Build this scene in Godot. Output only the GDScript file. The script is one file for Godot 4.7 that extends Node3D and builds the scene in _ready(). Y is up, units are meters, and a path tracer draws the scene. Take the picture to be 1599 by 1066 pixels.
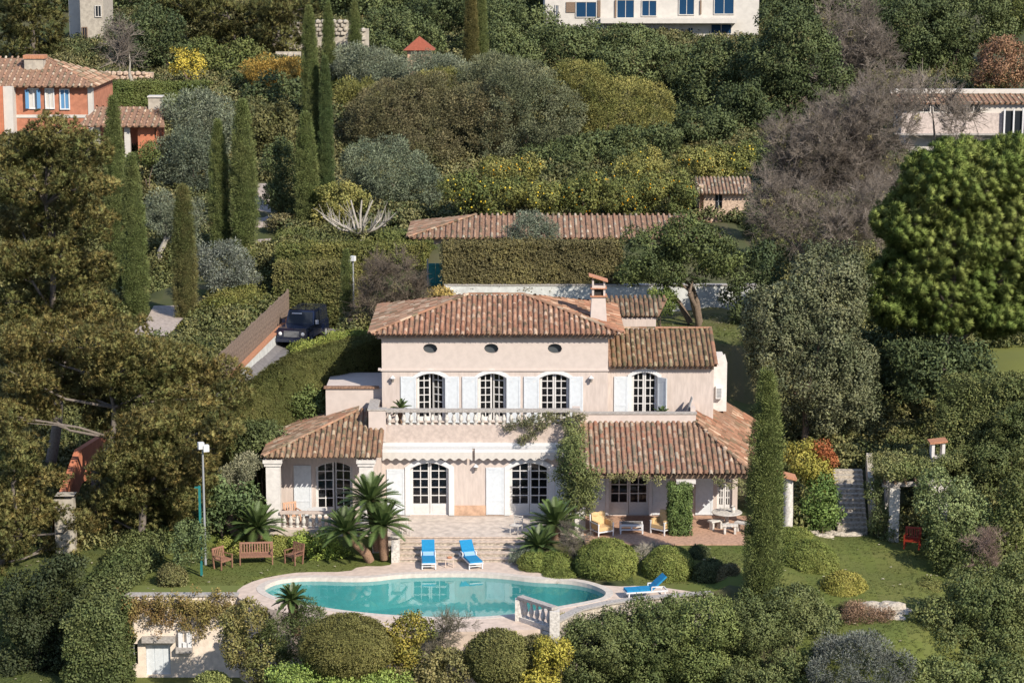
extends Node3D
# A pink Provencal villa with a pool on a wooded hillside. Metres, y up; the villa's ground-floor front stands on z = 0, terrace at y = 0.

const CONTROL := [[-20.35, 14, -1.78], [-17.55, 16, -2.54], [-22.69, 8, -0.71], [-21.11, 4, -0.33], [-19.38, -4, 0.43], [-24.67, -8, 1.47], [-28.37, -20, 6.09], [-24.75, -16, 4.65], [-20.7, -22, 5.17], [-21.01, -32, 5.96], [-21.52, -30, 5.49], [-18.74, -24, 5.38], [-19.26, -42, 6.45], [-17.56, -42, 6.66], [-24.16, -34, 4.4], [-15.7, -9, 5.01], [-13.5, -28, 5.05], [-13.32, -15, 4.99], [-12.75, -20, 4.61], [-12, -24, 4.42], [-13.7, -12, 4.64], [-11.28, -15, 4.85], [-8.59, -18, 5.72], [-5.36, -18, 6.45], [-4.47, -24, 6.9], [0.02, -19, 6.64], [7.13, -17, 6.63], [9.41, -19, 6.46], [13.63, -18, 6.45], [3.84, -27, 7.17], [11.49, -27, 7.17], [-3.81, -27, 7.17], [-1.85, -23.4, 5.86], [3.75, -23.2, 5.9], [9.34, -23.2, 5.82], [14.19, -23.2, 5.75], [-12.02, -34, 7.66], [-8.06, -35, 8.12], [-3.88, -30, 8.85], [3.97, -32, 8.56], [10.05, -34, 8.27], [0.02, -42, 8.59], [-9.53, -36, 8.18], [-16.92, -44, 7.02], [-18.68, -62, 8.74], [-17.1, -52, 7.67], [-12.84, -44, 7.45], [-13.88, -46, 7.16], [-7.89, -48, 7.99], [-2.23, -52, 7.9], [4.61, -55, 7.5], [11.49, -55, 7.5], [15.59, -50, 8.16], [14.34, -46, 8.26], [17.28, -45, 7.74], [-30.92, -62, 10.89], [-34.77, -60, 11.81], [-25.55, -58, 11.32], [-22.89, -55, 8.66], [-11.44, -62, 8.26], [-4.86, -66, 7.27], [5.07, -72, 8.55], [12.65, -72, 8.04], [20.02, -70, 7.28], [-27.29, -88, 12.21], [-35.81, -90, 13.14], [-16.7, -92, 11.86], [-5.5, -90, 10.38], [8.63, -84, 7.99], [19.02, -86, 9.13], [25.34, -72, 5.5], [34.28, -80, 7.64], [39.63, -78, 8.39], [-20.04, -118, 14.31], [-29.59, -105, 13.1], [-12.19, -112, 14.4], [-3.64, -112, 14.1], [6.23, -115, 12.35], [17.45, -100, 9.43], [25.35, -98, 8.76], [38.99, -118, 12.12], [45.07, -105, 12.51], [-45.77, -128, 14.63], [-18.82, -135, 14.87], [0.03, -140, 13.89], [14.21, -148, 14.81], [24.86, -148, 14.1], [40.47, -135, 13.53], [-34.3, -140, 15.26], [-45.63, -138, 14.69], [0.04, -190, 16.94], [-41.08, -190, 16.94], [41.16, -190, 16.94], [-61.64, -190, 16.94], [65.01, -190, 16.94], [16.81, -3, 1.51], [16.22, 1.5, -0.39], [20.37, -10, 0.99], [22.75, -14, 1.84], [27.44, -20, 2.75], [29.76, -24, 3.08], [15.96, -10, 1.34], [13.89, -13, 2.42], [26.4, -24, 2.31], [24.9, -1, 0.54], [18.9, 3, -0.61], [16.52, 2.6, -0.41], [17.27, 7.5, -0.86], [14.57, 8, -0.71], [17.05, 12.4, -1.14], [20.59, 7, -1.01], [21.57, 11, -2.17], [12.76, 6, -0.38], [12.63, 12, -1.27], [2.9, 9, -0.41], [8.78, 7.5, -0.25], [5.86, 7.5, -0.25], [10.38, 6, -0.07], [12.07, 4, 0.61], [-15.02, 4.5, -0.81], [-16.07, 7.5, -0.86], [-8.97, 5, -0.98], [-13.81, 2, -0.26], [-11.66, 2, -0.57], [-15.89, -2, -0.37], [-14.77, -6, 0.59], [-12.44, -6, 2.28], [-16.44, 3, -0.61], [0, 18, -4.6], [-10, 18, -4.6], [10, 18, -3.6], [20, 17, -3], [-20, 14, -4.3], [-16, 15, -4.6], [0, 26, -6], [-20, 26, -6], [20, 26, -5], [-40, 0, 1], [-45, -30, 7], [45, -20, 9], [40, 5, 0], [60, -80, 20], [-70, -80, 20], [-90, -150, 20], [90, -150, 22], [-60, 20, -5], [60, 20, -4], [-120, -50, 12], [120, -50, 14], [0, -260, 28], [-130, -260, 28], [130, -260, 28], [12, -6, 0.2], [13.5, -4, 0.3]]
const PADS := [[-3.2, 14, -23.6, -16, 5.95, 1.2], [-11.5, 11.8, -8, 3.5, -0.14, 1.6], [-14.5, -6, 3.2, 10.6, -0.8, 0.8], [-8, 3.5, 5, 14.8, -0.8, 0.7], [3.5, 9, 7.8, 12, -0.8, 0.9], [3.4, 11.5, 3.5, 5, -0.06, 0.8], [-17.9, -12, 4, 10.75, -0.8, 0.4], [-32, -18.3, 8, 30, -4, 1], [-18.2, -11.2, 10.95, 30, -4.5, 0.15], [-11.6, 3, 16.2, 30, -4.6, 0.5], [3, 9, 13.2, 30, -3.6, 1]]
const POOL := [[-11.21, 9.79], [-10.83, 8.7], [-10.16, 8.2], [-9.01, 8], [-7.4, 8.2], [-6.24, 8.1], [-5.25, 7.59], [-3.5, 7.39], [-1.74, 7.39], [-0.28, 7.7], [1.03, 8.3], [2.33, 8.4], [3.33, 8.9], [4.02, 9.79], [4.22, 10.47], [3.97, 11.24], [2.96, 11.9], [1.68, 12.65], [0.29, 13.47], [-1.09, 13.93], [-2.73, 14.02], [-4.39, 13.84], [-6.06, 13.47], [-7.77, 12.83], [-9.38, 11.9], [-10.6, 10.95]]
const DECK := [[-12.27, 10.93], [-12.25, 9.67], [-11.59, 8.37], [-10.51, 7.55], [-9.67, 7.14], [-7.47, 7.14], [-7.09, 6.2], [-5.73, 6.2], [-5.47, 5.36], [0.37, 5.36], [0.66, 6.62], [1.48, 7.55], [2.91, 8.67], [4.61, 9.47], [5.77, 9.27], [7.45, 9.86], [8.85, 10.83], [8.79, 11.6], [7.31, 11.88], [5.6, 12.26], [4.18, 12.91], [2.9, 13.83], [1.96, 15.61], [0.01, 15.79], [-2.14, 16.05], [-4.3, 15.79], [-6.23, 15.17], [-8.2, 14.28], [-9.95, 13.19], [-11.3, 12.26]]
var rng := RandomNumberGenerator.new()
var bumps := FastNoiseLite.new()
var M := {}
var K := {}
var taken := {}
var tile_variants := []
var tile_mesh: ArrayMesh
var tiles_left := 300
var instances := 0
var leafiness := 1.9
var deck_edge := PackedVector2Array()


class MB:
	var v := PackedVector3Array()
	var n := PackedVector3Array()
	var c := PackedColorArray()
	var tint := Color.WHITE

	func tri(a: Vector3, b: Vector3, d: Vector3, out := Vector3.ZERO, na := Vector3.ZERO, nb := Vector3.ZERO, nd := Vector3.ZERO) -> void:
		var g := (b - a).cross(d - a)
		if g.length_squared() < 1e-14:
			return
		g = g.normalized()
		var hint := out if out != Vector3.ZERO else (na + nb + nd if na != Vector3.ZERO else g)
		if g.dot(hint) > 0.0:
			var t := b
			b = d
			d = t
			t = nb
			nb = nd
			nd = t
		else:
			g = -g
		v.append_array(PackedVector3Array([a, b, d]))
		n.append_array(PackedVector3Array([na if na != Vector3.ZERO else g, nb if nb != Vector3.ZERO else g, nd if nd != Vector3.ZERO else g]))
		c.append_array(PackedColorArray([tint, tint, tint]))

	func quad(a: Vector3, b: Vector3, d: Vector3, e: Vector3, out := Vector3.ZERO) -> void:
		tri(a, b, d, out)
		tri(a, d, e, out)

	func box(at: Vector3, size: Vector3, turn := Basis()) -> void:
		var h := size / 2.0
		for k in 3:
			for s in [-1.0, 1.0]:
				var o := Vector3.ZERO
				var p := Vector3.ZERO
				var q := Vector3.ZERO
				o[k] = s * h[k]
				p[(k + 1) % 3] = h[(k + 1) % 3]
				q[(k + 2) % 3] = h[(k + 2) % 3]
				quad(at + turn * (o - p - q), at + turn * (o + p - q), at + turn * (o + p + q), at + turn * (o - p + q), turn * o)

	func span(a: Vector3, b: Vector3) -> void:
		box((a + b) / 2.0, (b - a).abs())

	func bar(a: Vector3, b: Vector3, w: float, t: float) -> void:
		var z := (b - a).normalized()
		var x := Vector3.UP.cross(z)
		x = x.normalized() if x.length() > 0.01 else Vector3.RIGHT
		box((a + b) / 2.0, Vector3(w, t, a.distance_to(b)), Basis(x, z.cross(x), z))

	func tube(pts: Array, rads: Array, sides := 7, capped := true) -> void:
		var rings := []
		for i in pts.size():
			var z: Vector3 = (pts[mini(i + 1, pts.size() - 1)] - pts[maxi(i - 1, 0)]).normalized()
			var x := z.cross(Vector3(0.31, 0.2, 0.93)).normalized()
			var y := z.cross(x)
			var ring := []
			for k in sides:
				var a := TAU * k / sides
				ring.append(x * cos(a) + y * sin(a))
			rings.append(ring)
		for i in pts.size() - 1:
			for k in sides:
				var k2 := (k + 1) % sides
				var a: Vector3 = rings[i][k]
				var b: Vector3 = rings[i][k2]
				var d: Vector3 = rings[i + 1][k2]
				var e: Vector3 = rings[i + 1][k]
				tri(pts[i] + a * rads[i], pts[i] + b * rads[i], pts[i + 1] + d * rads[i + 1], Vector3.ZERO, a, b, d)
				tri(pts[i] + a * rads[i], pts[i + 1] + d * rads[i + 1], pts[i + 1] + e * rads[i + 1], Vector3.ZERO, a, d, e)
		if capped:
			for end in [0, pts.size() - 1]:
				var z2: Vector3 = (pts[0] - pts[1]) if end == 0 else (pts[end] - pts[end - 1])
				for k in range(1, sides - 1):
					tri(pts[end] + rings[end][0] * rads[end], pts[end] + rings[end][k] * rads[end], pts[end] + rings[end][k + 1] * rads[end], z2)

	func lathe(at: Vector3, profile: Array, sides := 10) -> void:
		for i in profile.size() - 1:
			for k in sides:
				var a := TAU * k / sides
				var b := TAU * (k + 1) / sides
				var da := Vector3(cos(a), 0, sin(a))
				var db := Vector3(cos(b), 0, sin(b))
				var p0: Vector3 = at + da * profile[i][0] + Vector3.UP * profile[i][1]
				var p1: Vector3 = at + db * profile[i][0] + Vector3.UP * profile[i][1]
				var p2: Vector3 = at + db * profile[i + 1][0] + Vector3.UP * profile[i + 1][1]
				var p3: Vector3 = at + da * profile[i + 1][0] + Vector3.UP * profile[i + 1][1]
				var dy: float = profile[i + 1][1] - profile[i][1]
				var dr: float = profile[i + 1][0] - profile[i][0]
				var na := (da * dy - Vector3.UP * dr).normalized()
				var nb := (db * dy - Vector3.UP * dr).normalized()
				if absf(dy) < 1e-6:
					na = Vector3.UP * (1.0 if dr < 0 else -1.0)
					nb = na
				tri(p0, p1, p2, Vector3.ZERO, na, nb, nb)
				tri(p0, p2, p3, Vector3.ZERO, na, nb, na)

	func ellipsoid(at: Vector3, r: Vector3, rough := 0.0, seed_ := 1, sides := 14) -> void:
		var f := FastNoiseLite.new()
		f.seed = seed_
		f.frequency = 0.9
		var g := []
		var rows := sides / 2
		for i in rows + 1:
			var line := []
			for k in sides + 1:
				var p := PI * i / rows
				var a := TAU * (k % sides) / sides
				var d := Vector3(sin(p) * cos(a), cos(p), sin(p) * sin(a))
				line.append(at + d * r * (1.0 + rough * f.get_noise_3dv(d * 1.6)))
			g.append(line)
		for i in rows:
			for k in sides:
				quad(g[i][k], g[i][k + 1], g[i + 1][k + 1], g[i + 1][k], g[i][k] + g[i + 1][k + 1] - at * 2.0)

	func plate(outline: Array, y0: float, y1: float) -> void:  # outline of Vector2 (x, z)
		var flat := PackedVector2Array(outline)
		var ids := Geometry2D.triangulate_polygon(flat)
		for i in range(0, ids.size(), 3):
			var t := []
			for k in 3:
				t.append(flat[ids[i + k]])
			tri(Vector3(t[0].x, y1, t[0].y), Vector3(t[1].x, y1, t[1].y), Vector3(t[2].x, y1, t[2].y), Vector3.UP)
			tri(Vector3(t[0].x, y0, t[0].y), Vector3(t[1].x, y0, t[1].y), Vector3(t[2].x, y0, t[2].y), Vector3.DOWN)
		skirt(outline, y0, y1, 1.0)

	func skirt(outline: Array, y0: float, y1: float, way: float) -> void:
		var flat := PackedVector2Array(outline)
		var turn := -1.0 if Geometry2D.is_polygon_clockwise(flat) else 1.0
		for i in flat.size():
			var a := flat[i]
			var b := flat[(i + 1) % flat.size()]
			var out := Vector3(b.y - a.y, 0, a.x - b.x) * turn * way
			quad(Vector3(a.x, y0, a.y), Vector3(b.x, y0, b.y), Vector3(b.x, y1, b.y), Vector3(a.x, y1, a.y), out)

	func mesh() -> ArrayMesh:
		var s := []
		s.resize(Mesh.ARRAY_MAX)
		s[Mesh.ARRAY_VERTEX] = v
		s[Mesh.ARRAY_NORMAL] = n
		s[Mesh.ARRAY_COLOR] = c
		var m := ArrayMesh.new()
		m.add_surface_from_arrays(Mesh.PRIMITIVE_TRIANGLES, s)
		return m


# ---------------------------------------------------------------- naming and materials

func numbered(called: String) -> String:
	var k: int = taken.get(called, 0)
	taken[called] = k + 1
	return called if k == 0 else "%s_%03d" % [called, k]


func tag(o: Node3D, label: String, category: String, group := "", kind := "") -> Node3D:
	if label:
		o.set_meta("label", label)
	if category:
		o.set_meta("category", category)
	if group:
		o.set_meta("group", group)
	if kind:
		o.set_meta("kind", kind)
	return o


func thing(called: String, label: String, category: String, at := Vector3.ZERO, turn := 0.0, group := "") -> Node3D:
	var o := Node3D.new()
	o.name = numbered(called)
	add_child(o)
	o.position = at
	o.rotation.y = turn
	return tag(o, label, category, group)


func put(called: String, what, m: Material, parent: Node3D) -> MeshInstance3D:
	var o := MeshInstance3D.new()
	o.mesh = what.mesh() if what is MB else what
	o.material_override = m
	var k := 0
	var nm := called
	while parent.has_node(NodePath(nm)):
		k += 1
		nm = "%s_%03d" % [called, k]
	o.name = nm
	parent.add_child(o)
	return o


func piece(called: String, what, m: Material, parent: Node3D, number: int) -> MeshInstance3D:  # for long runs of repeats, numbered by the caller
	var o := MeshInstance3D.new()
	o.mesh = what.mesh() if what is MB else what
	o.material_override = m
	o.name = called if number == 0 else "%s_%03d" % [called, number]
	parent.add_child(o)
	return o


func alone(called: String, what, m: Material, label: String, category: String, group := "", kind := "") -> MeshInstance3D:
	var o := MeshInstance3D.new()
	o.mesh = what.mesh() if what is MB else what
	o.material_override = m
	o.name = numbered(called)
	add_child(o)
	tag(o, label, category, group, kind)
	return o


func copy_of(o: Node3D, at: Vector3, turn: float, label: String) -> Node3D:
	var d := o.duplicate() as Node3D
	d.name = numbered(String(o.name))
	add_child(d)
	d.position = at
	d.rotation.y = turn
	d.set_meta("label", label)
	return d


func lin(r: float, g: float, b: float) -> Color:
	return Color(r, g, b).linear_to_srgb()


func matte(r: float, g: float, b: float, rough := 0.85, spread := 0.0, scale := 0.5, seed_ := 1, relief := 0.0) -> StandardMaterial3D:
	var m := StandardMaterial3D.new()
	m.roughness = rough
	m.metallic_specular = 0.4
	if spread <= 0.0:
		m.albedo_color = lin(r, g, b)
		return m
	var f := FastNoiseLite.new()
	f.seed = seed_
	f.frequency = 0.02
	f.fractal_octaves = 5
	f.fractal_gain = 0.6
	var ramp := Gradient.new()
	ramp.offsets = PackedFloat32Array([0.22, 0.5, 0.78])
	ramp.colors = PackedColorArray([lin(r * (1 - spread), g * (1 - spread * 1.05), b * (1 - spread * 1.1)), lin(r, g, b), lin(r * (1 + spread), g * (1 + spread), b * (1 + spread * 0.9))])
	var t := NoiseTexture2D.new()
	t.width = 256
	t.height = 256
	t.seamless = true
	t.noise = f
	t.color_ramp = ramp
	m.albedo_texture = t
	m.uv1_triplanar = true
	m.uv1_world_triplanar = true
	m.uv1_scale = Vector3.ONE * scale
	if relief > 0.0:
		var t2 := NoiseTexture2D.new()
		t2.width = 256
		t2.height = 256
		t2.seamless = true
		var f2 := FastNoiseLite.new()
		f2.seed = seed_ + 5
		f2.frequency = 0.05
		t2.noise = f2
		m.heightmap_enabled = true
		m.heightmap_texture = t2
		m.heightmap_scale = relief
	return m


func tinted(rough: float, back := 0.0) -> StandardMaterial3D:
	var m := StandardMaterial3D.new()
	m.vertex_color_use_as_albedo = true
	m.roughness = rough
	m.metallic_specular = 0.3
	if back > 0.0:
		m.backlight_enabled = true
		m.backlight = Color(back, back, back)
	return m


# ---------------------------------------------------------------- ground

func ground_height(x: float, z: float) -> float:
	var sw := 0.0
	var sh := 0.0
	for p in CONTROL:
		var w: float = 1.0 / pow((x - p[0]) * (x - p[0]) + (z - p[1]) * (z - p[1]) + 0.6, 2.0)
		sw += w
		sh += w * p[2]
	var h := sh / sw
	for p in PADS:
		var dx := maxf(maxf(p[0] - x, x - p[1]), 0.0)
		var dz := maxf(maxf(p[2] - z, z - p[3]), 0.0)
		var t := maxf(0.0, 1.0 - Vector2(dx, dz).length() / p[5])
		h = lerpf(h, p[4], t * t * (3.0 - 2.0 * t))
	if z > 10.4 and z < 24.0 and x > -18.2 and x < 9.2 and not Geometry2D.is_point_in_polygon(Vector2(x, z), deck_edge):
		h = -4.5 if x < 2.0 else -4.5 + (x - 2.0) * 0.18
	if x > 15.2 and x < 17.9 and z > -4.2 and z < 1.6:
		h = -0.75 + (1.2 - z) / 0.36 * 0.148
	var t := (z + 27.0) / 19.0
	if t > -0.1 and t < 1.05:
		var f: Vector3 = Vector3(-13.367, 5.149, -27.000)
		f = f.lerp(Vector3(-15.589, 4.469, -8.000), t)
		if x - f.x > 0.05 and x - f.x < 5.0:
			h = minf(h, f.y - 0.85)
	return h


func outline(a: Array) -> Array:
	var r := []
	for p in a:
		r.append(Vector2(p[0], p[1]))
	return r


func smooth_loop(a: Array, times := 2) -> Array:
	for t in times:
		var r := []
		for i in a.size():
			var p: Vector2 = a[i]
			var q: Vector2 = a[(i + 1) % a.size()]
			r.append(p.lerp(q, 0.25))
			r.append(p.lerp(q, 0.75))
		a = r
	return a


# ---------------------------------------------------------------- plants

func leaf(b: MB, at: Vector3, along: Vector3, face: Vector3, ln: float, wd: float, soft: Vector3) -> void:
	var side := along.cross(face).normalized() * wd * 0.5
	var mid := at + along * ln * 0.45
	var tip := at + along * ln - face * ln * 0.12
	var lift := face * wd * 0.18
	var g := (face * 0.65 + soft * 0.5).normalized()
	b.tri(at, mid + side + lift, tip, face, g, g, g)
	b.tri(at, tip, mid - side + lift, face, g, g, g)


func ball_point() -> Vector3:
	var d := Vector3(rng.randfn(), rng.randfn(), rng.randfn()).normalized()
	return d


func make_clumps() -> void:
	# broad leaves, fine leaves, needles, bare twigs, clipped face; every kind in two cuts
	for cut in 2:
		var b := MB.new()
		for i in 46:
			var d := ball_point()
			var p := d * (0.35 + 0.6 * rng.randf()) * Vector3(1, 0.75, 1)
			var t := rng.randf_range(0.72, 1.3)
			b.tint = Color(t * rng.randf_range(0.92, 1.12), t, t * rng.randf_range(0.8, 1.05))
			var al := (d + ball_point() * 0.8 + Vector3(0, -0.2, 0)).normalized()
			var fa := (Vector3.UP * 0.7 + d * 0.7 + ball_point() * 0.7)
			fa = (fa - al * fa.dot(al)).normalized()
			leaf(b, p, al, fa, rng.randf_range(0.3, 0.5), rng.randf_range(0.16, 0.27), (d + Vector3.UP * 0.4).normalized())
		K["broad%d" % cut] = b.mesh()
		b = MB.new()
		for i in 80:
			var d := ball_point()
			var p := d * (0.25 + 0.65 * rng.randf()) * Vector3(1, 0.85, 1)
			var t := rng.randf_range(0.7, 1.32)
			b.tint = Color(t * rng.randf_range(0.94, 1.1), t, t * rng.randf_range(0.85, 1.1))
			var al := (d + ball_point() * 0.6 + Vector3.UP * 0.35).normalized()
			var fa := (d * 0.6 + ball_point())
			fa = (fa - al * fa.dot(al)).normalized()
			leaf(b, p, al, fa, rng.randf_range(0.28, 0.5), rng.randf_range(0.07, 0.13), d)
		K["fine%d" % cut] = b.mesh()
		b = MB.new()
		for s in 7:
			var root := ball_point() * 0.6 * Vector3(1, 0.6, 1)
			var grow := (ball_point() * 0.7 + Vector3.UP).normalized()
			var t0 := rng.randf_range(0.6, 1.3)
			var rust := rng.randf_range(0.92, 1.3)
			for i in 24:
				var d := (ball_point() + grow * 0.9).normalized()
				var t := t0 * rng.randf_range(0.75, 1.3)
				b.tint = Color(t * rust, t, t * 0.9)
				var tip := root + grow * rng.randf() * 0.5 + d * rng.randf_range(0.25, 0.5)
				var side := d.cross(ball_point()).normalized() * 0.035
				var nn := (d + Vector3.UP * 0.6).normalized()
				b.tri(root - side, root + side, tip, Vector3.ZERO, nn, nn, nn)
		K["needle%d" % cut] = b.mesh()
		b = MB.new()
		for i in 150:
			var d := (ball_point() + Vector3.UP * 0.35).normalized()
			var t := rng.randf_range(0.78, 1.2)
			b.tint = Color(t * rng.randf_range(0.95, 1.12), t, t * 0.9)
			var base := d * rng.randf_range(0.1, 0.6)
			var tip := d * rng.randf_range(0.8, 1.0) + ball_point() * 0.12
			var side := d.cross(ball_point()).normalized() * 0.045
			var nn := (d + Vector3.UP * 0.25).normalized()
			b.tri(base - side, base + side, tip, Vector3.ZERO, nn, nn, nn)
		K["tuft%d" % cut] = b.mesh()
		b = MB.new()
		for s in 9:
			var d := (ball_point() + Vector3.UP * 0.9).normalized()
			var a := ball_point() * 0.15
			var e := a + d * rng.randf_range(0.6, 1.0)
			b.tint = Color.WHITE * rng.randf_range(0.7, 1.25)
			b.tube([a, e], [0.018, 0.008], 3, false)
			for k in 5:
				var p := a.lerp(e, rng.randf_range(0.25, 0.95))
				var q := p + (d + ball_point() * 0.8).normalized() * rng.randf_range(0.25, 0.5)
				b.tube([p, q], [0.011, 0.005], 3, false)
		K["twig%d" % cut] = b.mesh()
		b = MB.new()
		for i in 60:
			var p := Vector3(rng.randf_range(-1, 1), rng.randf_range(-0.25, 0.2), rng.randf_range(-1, 1))
			var t := rng.randf_range(0.72, 1.3)
			b.tint = Color(t * rng.randf_range(0.94, 1.12), t, t * rng.randf_range(0.8, 1.05))
			var al := (Vector3(rng.randfn(), 0.5 + rng.randf(), rng.randfn())).normalized()
			var fa := (Vector3.UP + ball_point() * 0.8)
			fa = (fa - al * fa.dot(al)).normalized()
			leaf(b, p, al, fa, rng.randf_range(0.26, 0.48), rng.randf_range(0.14, 0.24), Vector3.UP)
		K["clip%d" % cut] = b.mesh()


func facing(nrm: Vector3) -> Basis:
	var x := nrm.cross(ball_point()).normalized()
	return Basis(x, nrm, x.cross(nrm))


func scatter(parent: Node3D, called: String, kind: String, spots: Array, size: float, col: Color, col2: Color, m: Material, stretch := 1.0) -> void:
	# spots: [position, normal] pairs local to the parent; half of them wear each cut of the clump
	for cut in 2:
		var mm := MultiMesh.new()
		mm.transform_format = MultiMesh.TRANSFORM_3D
		mm.use_colors = true
		mm.mesh = K["%s%d" % [kind, cut]]
		var mine := []
		for i in range(cut, spots.size(), 2):
			mine.append(spots[i])
		if mine.is_empty():
			continue
		mm.instance_count = mine.size()
		for i in mine.size():
			var p: Vector3 = mine[i][0]
			var s := size * rng.randf_range(0.72, 1.25)
			var bs := facing(mine[i][1]).scaled_local(Vector3(s, s * stretch, s))
			mm.set_instance_transform(i, Transform3D(bs, p))
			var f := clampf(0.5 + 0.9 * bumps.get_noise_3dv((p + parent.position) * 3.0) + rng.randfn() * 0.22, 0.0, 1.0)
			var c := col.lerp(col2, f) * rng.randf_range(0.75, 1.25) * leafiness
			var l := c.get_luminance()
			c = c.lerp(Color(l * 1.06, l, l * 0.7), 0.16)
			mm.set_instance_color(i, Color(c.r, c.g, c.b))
		instances += mine.size()
		var o := MultiMeshInstance3D.new()
		o.multimesh = mm
		o.material_override = m
		var nm := called if cut == 0 else called + "_001"
		var k := 1
		while parent.has_node(NodePath(nm)):
			k += 1
			nm = "%s_%03d" % [called, k]
		o.name = nm
		o.set_meta("kind", "stuff")
		parent.add_child(o)


func lobed(lobes: Array, count: int) -> Array:
	# each main lobe grows smaller ones on its upper and outer surface
	var r := []
	for l in lobes:
		var c: Vector3 = l[0]
		var s: Vector3 = l[1]
		r.append([c, s * 0.78])
		for i in count:
			var d := (ball_point() + Vector3(0, 0.25, 0.15)).normalized()
			var k := rng.randf_range(0.3, 0.5)
			r.append([c + d * s * rng.randf_range(0.6, 0.82), s * k])
	return r


func lobe_spots(lobes: Array, size: float, thick: float, inner := 0.25, floor_y := -1e9) -> Array:
	var spots := []
	for li in lobes.size():
		var c: Vector3 = lobes[li][0]
		var r: Vector3 = lobes[li][1]
		var area := 4.0 * PI * pow((pow(r.x * r.y, 1.6) + pow(r.x * r.z, 1.6) + pow(r.y * r.z, 1.6)) / 3.0, 1.0 / 1.6)
		var count := maxi(3, int(thick * area / (size * size * 2.2)))
		for i in count:
			var d := ball_point()
			var p := c + d * r * (rng.randf_range(0.84, 1.0) if rng.randf() > inner else rng.randf_range(0.3, 0.84))
			if p.y < floor_y:
				continue
			var hidden := false
			for lj in lobes.size():
				if lj != li and ((p - lobes[lj][0]) / lobes[lj][1]).length_squared() < 0.55:
					hidden = true
					break
			if not hidden:
				spots.append([p, ((d / r).normalized() + Vector3(0, 0.25, 0)).normalized()])
	return spots


func fuzz(spots: Array, far: float) -> Array:
	for s in spots:
		s[0] += Vector3(rng.randfn(), rng.randfn() * 0.8, rng.randfn()) * far
	return spots


func woody(parent: Node3D, lobes: Array, rad: float, m: Material, stems := 1, reach := 0.75, slim := 0.6) -> void:
	# a trunk that forks towards the lobes
	var mid := Vector3.ZERO
	for l in lobes:
		mid += l[0] / lobes.size()
	var b := MB.new()
	var limbs := MB.new()
	var fork := Vector3(mid.x * 0.4, maxf(mid.y * 0.45, 0.3), mid.z * 0.4)
	for s in stems:
		var off := Vector3(rng.randf_range(-1, 1), 0, rng.randf_range(-1, 1)) * rad * (2.5 if stems > 1 else 0.0)
		var top := fork + off * 3.0
		b.tube([off + Vector3(0, -0.4, 0), off.lerp(top, 0.5) + Vector3(rng.randfn(), 0, rng.randfn()) * rad * 0.7, top], [rad * 1.15, rad * 0.9, rad * 0.75])
		for li in lobes.size():
			if li % stems != s:
				continue
			var e: Vector3 = lobes[li][0]
			var q := top.lerp(e, 0.5) + Vector3(rng.randfn() * 0.15, -0.05, rng.randfn() * 0.15) * top.distance_to(e) * 0.5
			limbs.tube([top, q, top.lerp(e, reach)], [rad * slim, rad * slim * 0.6, rad * 0.1], 5)
	put("trunk", b, m, parent)
	if not limbs.v.is_empty():
		put("branches", limbs, m, parent)


func pine_wood(parent: Node3D, lobes: Array, rad: float, m: Material) -> void:
	# a trunk that winds up through the crown and lets its limbs go at different heights
	var top: Vector3 = lobes[0][0]
	for l in lobes:
		if l[0].y > top.y:
			top = l[0]
	var pts := [Vector3(0, -0.5, 0)]
	var rads := [rad * 1.2]
	for k in range(1, 7):
		var t := k / 6.0
		var near := Vector3.ZERO
		var w := 0.0
		for l in lobes:
			var q: float = exp(-pow((l[0].y - top.y * t) / 2.5, 2.0)) + 0.001
			near += l[0] * q
			w += q
		near /= w
		pts.append(Vector3(near.x * 0.75 * minf(t * 1.6, 1.0) + rng.randfn() * 0.15, top.y * t * 0.96, near.z * 0.75 * minf(t * 1.6, 1.0) + rng.randfn() * 0.15))
		rads.append(rad * (1.1 - 0.92 * t))
	var b := MB.new()
	b.tube(pts, rads, 8)
	put("trunk", b, m, parent)
	var limbs := MB.new()
	for l in lobes:
		var e: Vector3 = l[0]
		var best := 0
		for k in pts.size():
			if pts[k].y < e.y - 0.1 * absf(pts[k].x - e.x) and k > 1:
				best = k
		var a: Vector3 = pts[maxi(best, 1)]
		var mid := a.lerp(e, 0.5) + Vector3(rng.randfn() * 0.3, rng.randfn() * 0.25, rng.randfn() * 0.3)
		limbs.tube([a, mid, e, e + (e - mid).normalized() * l[1].x * 0.6], [rad * 0.34, rad * 0.26, rad * 0.15, rad * 0.05], 5)
		for k in 3:
			limbs.tube([mid.lerp(e, rng.randf()), e + ball_point() * l[1] * 0.7], [rad * 0.13, rad * 0.05], 4)
	put("branches", limbs, m, parent)


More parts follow.
